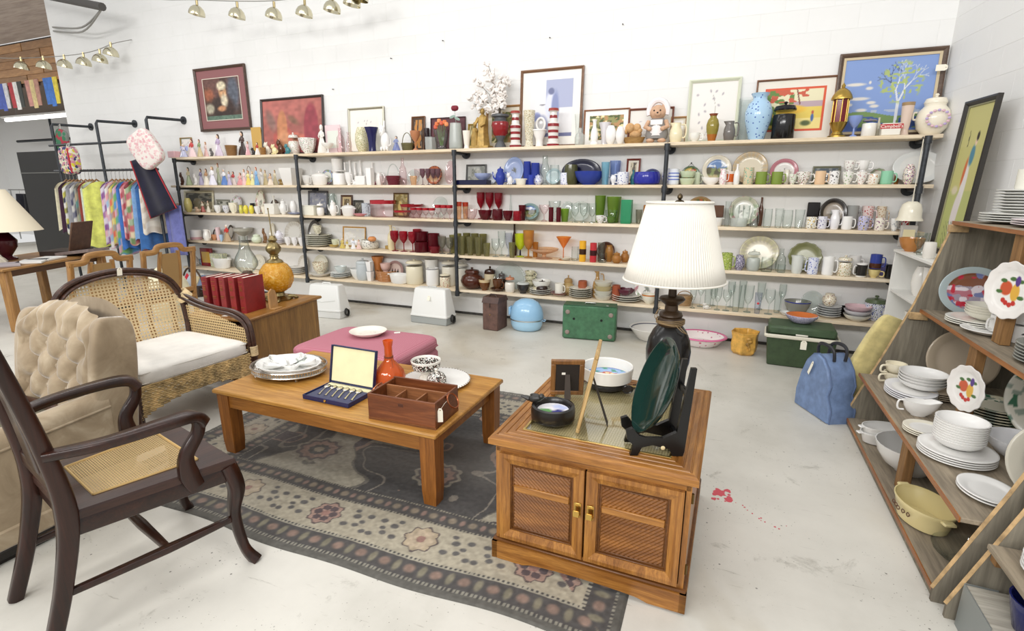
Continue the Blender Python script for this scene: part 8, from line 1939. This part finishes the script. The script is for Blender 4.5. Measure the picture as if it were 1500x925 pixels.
on('vessel',9.38,-.62,1.1316,.08,.16,'clear','clear wine glass on white bookcase',('wine_glass','glass'),p='gobs');on('vessel',9.36,-.76,1.1316,.08,.17,'clear','clear beaker glass on white bookcase',('beaker_glass','glass'),p='taper');on('vessel',9.36,-.50,1.1316,.18,.11,'#b5793f','orange-brown wooden bowl on white bookcase',('wooden_bowl','bowl'),p='bowl');on('vessel',9.34,-1.0,1.1316,.08,.12,'#e6e2da','white sugar shaker on white bookcase',('shaker','shaker'),p='barrel');on('animal',9.40,-1.12,1.1316,.09,.12,'#b9a58a','beige bird figurine on white bookcase')
lp=thing('framed_scroll','tall black framed scroll of a standing lady leaning by right wall','picture',(9.54,-.66,1.1316),-pi/2+.124);pic_frame(lp,.42,1.14,.035,plain('#2a2622',.35),p_lady,50,100,None,0,.03,.05,inner=(.012,'#8d8a6a'))
pd=thing('pendant_shade','cream bell-shaped hanging lamp shade beside the end pipe','lamp',(9.42,-.10,1.36));q=B();q.lathe([(.0,.165),(.035,.165),(.068,.14),(.082,.09),(.086,.03),(.10,.008),(.102,0),(.097,.004),(.078,.03),(.073,.09),(.06,.13),(0,.155)],28);link_mesh('bell',q,glaze('#e6e0cc'),pd)
q=B();q.tube([(0,0,.16),(0,.01,.68)],.004,6);link_mesh('cord',q,plain('#ded8c6',.6),pd);q=B();q.tube([(0,.01,.68),(0,.03,.70),(0,.06,.69)],.003,6);link_mesh('hook',q,iron,pd)
on('box',9.43,-.10,1.1316,.12,.19,'#b5b0a8,#d9cda5','clear bag with round cream fitting below bell shade',('packet','packet'),d=.05)
ypad=thing('cushion_pad','pale yellow folded cushion pad leaning outside the plywood rack','cushion',(8.86,-1.47,.05),0,None,(0,.38,.25));q=B();cushion(q,(0,0,.42),(.26,.07,.66),.3,30,16);link_mesh('pad',q,fabric('#cfc084',.9,60,.12),ypad)
# ------------------------------------------------------------------ clothes rail on the left part of the wall
rail=thing('clothes_rail','black iron pipe clothes rail fixed to white block wall','clothes rack',(0,0,0));RX_=(-2.44,-1.27,-.09)
for x in RX_:
    q=B();q.tube([(x,-.3,.02),(x,-.3,2.60),(x,-.28,2.64),(x,WY-.02,2.66)],.021,10);p_=link_mesh('upright_pipe',q,iron,rail);q=B();q.tube([(x,WY-.025,2.66),(x,WY-.006,2.66)],.06,16);link_mesh('wall_flange',q,iron,p_);q=B();q.lathe([(0,0),(.055,0),(.055,.012),(0,.02)],16,(x,-.3,0));link_mesh('floor_flange',q,iron,p_)
for z in (2.31,1.90): q=B();q.tube([(-2.6,-.3,z),(.0,-.3,z)],.019,10);link_mesh('cross_pipe',q,iron,rail)
def garment(x,L,c1,label,w=.46,t=.04,c2=None,cat='garment',pat=None,name='garment',grp=None,y0=-.3,turn=0.):
    """cloth on a hanger, its flat side across the rail"""
    T=thing(name,label,cat,(x,y0,1.90),turn);ph=random.random()*6
    def fn(u,v):
        a=2*pi*u;top=.17+.12*abs(math.cos(a))**2.5*1.0;hw=w/2*(.86+.2*v);z=-top-(L-top)*v
        return (t*math.sin(a)*(1+.35*v)*(.6+.5*abs(math.sin(3*a+ph)))+.018*v*math.sin(9*math.cos(a)+ph),hw*math.cos(a),z+.02*math.sin(5*a+ph)*v)
    if pat:
        k1,k2,k3=[rgb(c) for c in pat]
        def col(u,v): i=(int(v*9)+int(u*16)*2) % 5;return tuple((k1,k2,k3,k1*.7+k2*.3,k3*.6+.35)[i])
        q=B();q.grid(fn,32,27,closed_u=True,col=col);link_mesh('cloth',q,painted(.9),T,ang=180)
    else: q=B();q.grid(fn,32,16,closed_u=True);link_mesh('cloth',q,fabric(c1,.95,120,.12),T,ang=180)
    q=B();q.tube([(0,w*.40,-.30),(0,0,-.14),(0,-w*.40,-.30)],.013,6);h_=link_mesh('hanger',q,wood('#8a6038','#b08552','y',.6),T);q=B();q.tube([(0,0,-.14),(0,0,-.04),(0,.022,-.005),(0,0,.023),(0,-.022,.008)],.003,5);link_mesh('hook',q,metal('#b5b5b0',.3),h_)
    return T
gar=[(-2.32,.95,'#d9d2b4','cream knitted jacket at far end of clothes rail',None),(-2.22,1.0,'#3f2338','dark plum dress on clothes rail',None),(-2.12,1.02,'#c9c25a','yellow and navy striped top on clothes rail',('#c9c25a','#2c3350','#e3e1d8')),(-2.02,1.05,'#9a9aa0','grey lettered sweatshirt on clothes rail',None),(-1.92,1.15,'#5f5f7a','grey and blue patchwork quilt on clothes rail',('#8a8a96','#4a4a63','#c9c6c0')),(-1.80,1.25,'#6f8f8a','green and tan patchwork quilt on clothes rail',('#b5a88a','#5a8a86','#6d6a62')),
       (-1.70,1.15,'#8f3f35','rust red blanket on clothes rail',None),(-1.63,1.0,'#c9d2c6','pale mint quilt on clothes rail',None),(-1.12,1.15,'#7d4a8a','purple and pink patchwork quilt on clothes rail',('#8a5a9a','#e3b5c0','#d9cfe0')),(-1.02,1.2,'#d98a96','pink, blue and white patchwork quilt on clothes rail',('#e3a5ad','#9fc0dd','#e6e3df')),(-.92,1.15,'#8a9a9f','grey and orange patchwork quilt on clothes rail',('#a8a8a0','#e0705a','#d9c95a')),(-.83,1.3,'#5f9ad0','green and blue floral bedspread on clothes rail',('#7fb56a','#5a9ad0','#d9a5b5')),(-.74,1.2,'#3f74c0','bright blue coverlet on clothes rail',None),
       (-.65,1.05,'#d9a5a8','red and white checked quilt on clothes rail',('#c25a68','#ece3e0','#d98a96')),(-.38,1.05,'#7fa5d0','light blue blanket on clothes rail',None),(-.29,1.2,'#3a6aa8','medium blue throw on clothes rail',None),(-.20,.95,'#d6cfc2','beige plaid throw on clothes rail',('#d6cfc2','#c2b5a5','#e0dace'))]
for (x,L,c,l,p_) in gar: garment(x,L,c,l,pat=p_,name='quilt' if 'quilt' in l else 'garment',cat='quilt' if 'quilt' in l else 'garment')
garment(-1.52,1.20,'#d8dd72','lemon yellow quilted blanket folded over hanger on clothes rail',w=.52,t=.13,name='blanket',cat='blanket');garment(-.50,1.12,'#a8706a','crochet squares blanket in red and cream on clothes rail',w=.5,t=.10,pat=('#b5626a','#d9c9a8','#6f8a5a'),name='blanket',cat='blanket')
bpk=thing('backpack','small yellow and white printed backpack hanging from upper pipe','bag',(-2.05,-.34,1.86));q=B();cushion(q,(0,0,.20),(.36,.16,.44),.4,28,16);link_mesh('bag_body',q,spots('#dfdcc4',('#d6c93a','#3a3f6a','#c98a9a'),11,.45,.8),bpk);q=B();q.tube([(.13,-.07,.0),(.14,-.085,.2),(.12,-.07,.38)],.014,6);link_mesh('red_trim',q,plain('#b5303f',.7),bpk);q=B();q.tube([(-.04,0,.40),(-.02,.03,.47),(.02,.03,.47),(.04,0,.40)],.01,6);link_mesh('loop',q,plain('#b9b9b4',.7),bpk)
hat=thing('woven_bag','red, green and grey woven bag hanging by the far wall flange','bag',(-2.3,-.26,2.22));q=B();cushion(q,(0,0,.16),(.30,.08,.36),.6,24,14,RY(.3));link_mesh('bag_body',q,spots('#7a7f78',('#a83a48','#3f7a5a'),7,.5,.8),hat);q=B();q.tube([(0,0,.3),(.02,0,.42),(-.02,.0,.40)],.006,6);link_mesh('strap',q,plain('#c9c6c0',.8),hat)
pil=thing('pillow','pink rose patterned pillow hung in front of the pipe rail','pillow',(.26,-.47,1.93),0,None,(0,-.55,.25));q=B();cushion(q,(0,0,.28),(.42,.14,.52),.45,36,20);link_mesh('pillow_body',q,spots('#e3dcd6',('#d9aab0','#dfc0c0'),17,.38,.9),pil)
nvy=thing('stocking_cloth','navy velvet cloth with red piping hanging below rose pillow','cloth',(.15,-.42,1.26),0,None,(0,-.32,.2));q=B();q.grid(lambda u,v: ((u-.5)*(.34+.16*(1-v)),.02*math.sin(7*u),v*.85),14,12);o=link_mesh('cloth',q,fabric('#15152b',.95,150,.2),nvy,ang=180);mo=o.modifiers.new('t','SOLIDIFY');mo.thickness=.02;q=B();q.tube([(-.17,0,.85),(-.25,0,0),(.25,0,0),(.17,0,.85)],.010,6);link_mesh('piping',q,plain('#a82f38',.8),nvy)
blu=thing('folded_blanket','periwinkle blue blanket hanging at the end of clothes rail','blanket',(.12,-.30,.62));q=B();q.grid(lambda u,v: ((u-.5)*.36,.03*math.sin(9*u)+.05,v*.75),16,8);o=link_mesh('cloth',q,fabric('#6f74b0',.95,120,.1),blu,ang=180);mo=o.modifiers.new('t','SOLIDIFY');mo.thickness=.03
# ------------------------------------------------------------------ dining set and clutter at the left
dw=wood('#8a5f30','#b58a52','x',.6,.4,'dn');dwz=wood('#8a5f30','#b58a52','z',.6,.4,'dn')
dt=thing('dining_table','honey oak dining table crowded with goods behind cane chairs','table',(-.22,-2.05,0),-1.13)
q=B();q.box((0,0,.73),(1.7,1.0,.03),.008);link_mesh('tabletop',q,dw,dt);q=B();q.box((0,0,.67),(1.5,.8,.08),.004);link_mesh('apron',q,wood('#4a2f1a','#6b4828','x',.6),dt)
for sx in (-1,1):
    for sy in (-1,1): q=B();q.box((sx*.74,sy*.42,.36),(.09,.09,.71),.01);link_mesh('leg',q,dwz,dt)
def oak_chair(x,y,rz,label):
    T=thing('dining_chair',label,'chair',(x,y,0),rz);T.scale=(1.08,1.08,1.06)
    for s in (-1,1): beam('back_post',[(s*.235,.20,0),(s*.235,.18,.45),(s*.24,.25,.93)],.035,.045,dwz,T,up=(0,1,0));beam('leg',[(s*.22,-.20,0),(s*.22,-.20,.43)],.042,.042,dwz,T,up=(0,1,0));beam('back_stile',[(s*.085,.19,.50),(s*.10,.215,.72),(s*.085,.25,.92)],.03,.03,dwz,T,up=(0,1,0))
    beam('crest_rail',[(-.26,.25,.92),(-.14,.252,.925),(-.09,.255,.975),(.09,.255,.975),(.14,.252,.925),(.26,.25,.92)],.035,.05,dw,T);beam('lower_rail',[(-.23,.19,.50),(.23,.19,.50)],.03,.045,dw,T)
    q=B();q.box((0,.225,.71),(.16,.006,.38),R=RX(-.14));link_mesh('cane_panel',q,plain('#9a7a4c',.7),T);q=B();q.box((0,0,.43),(.48,.44,.05),.015);link_mesh('seat_frame',q,dw,T);q=B();cushion(q,(0,0,.465),(.45,.41,.06),.3,28,12);link_mesh('seat_pad',q,fabric('#26241f',.9),T)
oak_chair(2.25,-2.0,-1.62,'honey oak dining chair with cane back in front of cream laundry bag');oak_chair(2.42,-2.78,-1.50,'honey oak dining chair beside table under brown lid')
def tb(x,y): c,s=math.cos(-1.13),math.sin(-1.13);return (-.22+x*c-y*s,-2.05+x*s+y*c,.7458)
ll=thing('table_lamp','cream cone-shaded table lamp with dark red base on dining table','lamp',(-.38,-2.12,.7458));q=B();q.lathe([(0,0),(.10,0),(.10,.02),(.05,.05),(.12,.16),(.13,.24),(.06,.34),(.02,.38),(.02,.56),(0,.56)],24);link_mesh('lamp_base',q,plain('#3f0f16',.25),ll)
q=B();q.lathe([(.40,.36),(.12,.86),(.117,.86),(.397,.36),(.40,.36)],40);link_mesh('lamp_shade',q,plain('#e6dcc4',.8),ll)
gb=thing('game_box','open brown case with raised lid on dining table','case',tb(-.60,.10),-1.0);q=B();q.box((0,0,.03),(.46,.40,.06),.004);link_mesh('case_base',q,plain('#33231a',.6),gb);q=B();q.box((0,.20,.24),(.46,.02,.40),.004,RX(-.25));link_mesh('raised_lid',q,plain('#5d4230',.55,0,0,.15),gb)
o=link_mesh('folded_board',B().box((0,0,.02),(.55,.30,.04),.003,RY(-.12)),plain('#7a6c68',.6,0,0,.1),None,(tb(-.40,.45)[0],tb(-.4,.45)[1],.78),(0,0,.2),smooth=False);tag(o,'mauve-brown folded board lying over the dining table end','board')
cp=thing('frilled_cloth','crumpled cream frilled cloth on dining table','cloth',tb(.30,-.14));q=B();q.grid(lambda u,v: (.22*(1-v)**.7*math.cos(2*pi*u)*(1+.12*math.cos(14*pi*u)*(1-v)),.17*(1-v)**.7*math.sin(2*pi*u)*(1+.12*math.sin(10*pi*u)*(1-v)),.15*v**.8+.015*math.sin(11*u*pi+6*v)*(v*(1-v))*3),40,10,closed_u=True);link_mesh('cloth',q,fabric('#ded6c2',.95,90,.06),cp,ang=180)
for k,(x,y,l) in enumerate(((.0,.30,'flat white book lying open on dining table'),(.25,.34,'closed white magazine near edge of dining table'),(.55,.28,'grey pamphlet near corner of dining table'))): o=link_mesh('magazine',B().box((0,0,.012),(.36,.25,.022),.003),plain(['#e3e2de','#d9d8d4','#a39a9c'][k],.6),None,tb(x,y),(0,0,-1+.3*k),smooth=False);tag(o,l,'magazine')
bk2=thing('wicker_basket','dark wicker basket of magazines with red ribbon on the floor','basket',(.40,-.30,0));k_basket(bk2,.48,.44,['#3a2a20','#4a3828'],dict(bh=.42,sy=.7))
for k,(c,x,r_) in enumerate((('#b9c4cf',-.10,.3),('#d9c9a0',0,.1),('#7a8aa5',.10,-.2),('#e0ddd5',.04,-.4))): o=link_mesh('magazine',B().box((0,0,0),(.20,.02+.01*k,.24),.002),plain(c,.6),None,(.40+x,-.33+.03*k,.20),(-.5,r_,0),smooth=False);tag(o,['pale blue magazine','tan magazine','slate blue magazine','white magazine'][k]+' standing in dark wicker basket','magazine')
rb=thing('ribbon','red ribbon band slung across dark wicker basket','ribbon',(.42,-.46,.10));q=B();q.box((0,0,.14),(.05,.006,.36),.001,RY(.75));link_mesh('band',q,plain('#c4283a',.5),rb)
sc2=thing('suitcase','faded pink fabric suitcase standing behind oak chair','suitcase',(-.02,-.58,0),.5);q=B();q.box((0,0,.20),(.50,.18,.40),.02);link_mesh('case_body',q,plain('#a58f84',.8,0,0,.1),sc2);q=B();q.tube([(-.06,0,.40),(-.05,0,.43),(.05,0,.43),(.06,0,.40)],.01,6);link_mesh('handle',q,plain('#4a3a34',.6),sc2)
lb2=thing('laundry_bag','stuffed cream fabric bag behind oak dining chair','bag',(1.55,-1.45,0));q=B();q.grid(lambda u,v: ((.27*math.sin(pi*min(1,v*.9+.08))**.5)*math.cos(2*pi*u)*(1+.07*math.cos(10*pi*u+4*v)),(.22*math.sin(pi*min(1,v*.9+.08))**.5)*math.sin(2*pi*u)*(1+.07*math.sin(8*pi*u+5*v)),.68*v+.02*math.sin(12*u*pi)*v),40,16,closed_u=True);link_mesh('bag_body',q,fabric('#ddd6b8',.95,70,.06),lb2,ang=180)
# ------------------------------------------------------------------ beyond the wall end, overhead lamps
o=struct(link_mesh('door_1',B().box((-5.75,1.25,1.2),(2.3,.06,2.4),.004),plain('#121110',.5),smooth=False));q=B();q.box((-5.75,1.215,1.95),(2.28,.01,.02));link_mesh('cross_strip',q,metal('#8a8a86',.4),o)
fr2=thing('clothes_rail','black pipe rail fixed high on the far white wall','clothes rack',(0,0,0));q=B();q.tube([(-14,4.6,3.12),(-7.4,4.6,3.12)],.04,8);link_mesh('cross_pipe',q,iron,fr2)
for x in (-12.0,-10.9,-9.8): q=B();q.tube([(x,4.6,3.12),(x,4.6,3.9)],.035,8);link_mesh('upright_pipe',q,iron,fr2);q=B();q.tube([(x,4.6,3.9),(x,5.0,3.95)],.035,8);link_mesh('arm_pipe',q,iron,fr2)
for k in range(7): T=thing('coat','dark coat hanging on crowded far rail by white wall','coat',(-13.0+.42*k,3.9,.45),.3*k,'coats on the far rail');q=B();q.grid(lambda u,v: (.12*math.cos(2*pi*u)*(1-.35*v),.2*math.sin(2*pi*u)*(1-.5*v)*(1+.1*math.cos(8*pi*u)),1.0*v),20,6,closed_u=True);link_mesh('cloth',q,fabric(['#23242e','#1b1b1e','#3a3f55','#c9c9c6'][k % 4],.9),T,ang=180);q=B();q.tube([(0,0,1.0),(0,0,1.12),(.02,0,1.15)],.004,5);link_mesh('hook',q,metal(),T)
q=B();q.tube([(-13.6,3.9,1.57),(-9.8,3.9,1.57)],.018,8);fr3=thing('coat_rail','far freestanding coat rail with dark coats','clothes rack',(0,0,0));link_mesh('cross_pipe',q,metal('#9a9a98',.3),fr3)
for x in (-13.5,-9.9): q=B();q.tube([(x,3.9,.0),(x,3.9,1.57)],.018,8);link_mesh('upright_pipe',q,metal('#9a9a98',.3),fr3)
ft=thing('tube_light','long white fluorescent tube below far dark ceiling','light',(-9.3,3.0,3.46));m,nt,bb=_new('tube_glow');bb.inputs['Emission Color'].default_value=(1,.98,.95,1);bb.inputs['Emission Strength'].default_value=3.0;q=B();q.tube([(-1.6,0,0),(1.9,0,0)],.045,8);link_mesh('tube',q,m,ft);q=B();q.box((.15,0,.07),(3.7,.16,.05),.005);link_mesh('housing',q,plain('#dddcd8',.5),ft)
for s in (-1,1): q=B();q.tube([(.15+s*1.2,0,.09),(.15+s*1.2,0,.51)],.006,5);link_mesh('hanger_rod',q,plain('#888884',.4),ft)
fl_=[('#b5323c','#e6e4e0','#3a3f3c','red, white and dark striped pennant'),('#c98f84','#d6c28a','#b98a7a','faded pink and yellow pennant'),('#3f74c4','#3f74c4','#e3cf4a','blue and yellow pennant'),('#b5323c','#c94a50','#e6e4e0','red pennant at wall end'),('#4a5fb5','#4a5fb5','#d9d9e0','blue pennant far from wall end')]
for k,(a,c,d,l) in enumerate(fl_):
    x=(-8.15,-7.45,-6.72,-6.1,-8.75)[k];T=thing('pennant',l+' hanging under wood-clad beam','flag',(x,2.052,4.09))
    for j,cc in enumerate((a,c,d)): q=B();P=[(-.27+.18*j,0),(-.09+.18*j,0),(-.09+.18*j-.02*(j-1),-.62+.05*(j != 1)),(-.27+.18*j+.02,-.62+.05*(j != 1))];q.prism(P,-.006,.006,'y');link_mesh('stripe',q,fabric(cc,.9),T,smooth=False)
cable=plain('#8d8b86',.5)
def spot_row(pts,label,sizes,wire):
    tr_=thing('cable_track',label,'track',(0,0,0));q=B();q.tube(spline(wire,5),.006,5);link_mesh('cable',q,cable,tr_)
    for k,(x,y,z) in enumerate(pts):
        T=thing('spot_lamp','small brass dome spot lamp clipped to '+label,'lamp',(x,y,z),.3,label);r=sizes;q=B();q.lathe([(.02*r,.125*r),(.045*r,.115*r),(.08*r,.085*r),(.10*r,.045*r),(.105*r,0),(.10*r,0),(.09*r,.045*r),(.07*r,.08*r),(0,.10*r)],22,R=RY(.2));link_mesh('dome',q,metal('#d6cfb4',.2),T);q=B();q.tube([(.02*r,0,.09*r),(.025*r,0,.19*r)],.016*r,6);link_mesh('clip',q,metal('#a59670',.3),T)
spot_row([(1.24,-.3,3.84),(1.95,-.3,3.73),(2.56,-.3,3.66),(3.04,-.3,3.63),(3.46,-.3,3.63),(3.75,-.3,3.66),(3.86,-.3,3.70)],'slack cable along the white wall',.95,[(-.4,-.3,4.35),(.5,-.3,4.12),(1.24,-.3,4.02),(1.95,-.3,3.92),(2.56,-.3,3.85),(3.04,-.3,3.83),(3.46,-.3,3.83),(3.9,-.3,3.93),(4.3,.25,4.1)])
spot_row([(-3.55,0,3.62),(-2.91,0,3.58),(-2.34,0,3.55),(-1.83,0,3.54),(-1.41,0,3.55),(-1.12,0,3.62)],'short cable near the wall end',1.0,[(-4.2,0,3.85),(-3.55,0,3.79),(-2.91,0,3.75),(-2.34,0,3.72),(-1.83,0,3.71),(-1.41,0,3.73),(-1.1,.05,3.80),(-1.0,.28,3.9)])
cdp=thing('conduit','dark pipe boom with looped cables high on white wall','pipe',(0,0,0));q=B();q.tube([(-.646,-.3,4.158),(-3.2,-.3,4.765)],.055,10);link_mesh('boom',q,plain('#4a4744',.5),cdp)
for dz in (0,.06): q=B();q.tube(spline([(-.70,-.28,4.14),(-1.7,.0,4.08-dz),(-2.95,.27,4.28-dz)],6),.014,5);link_mesh('cable',q,cable,cdp)
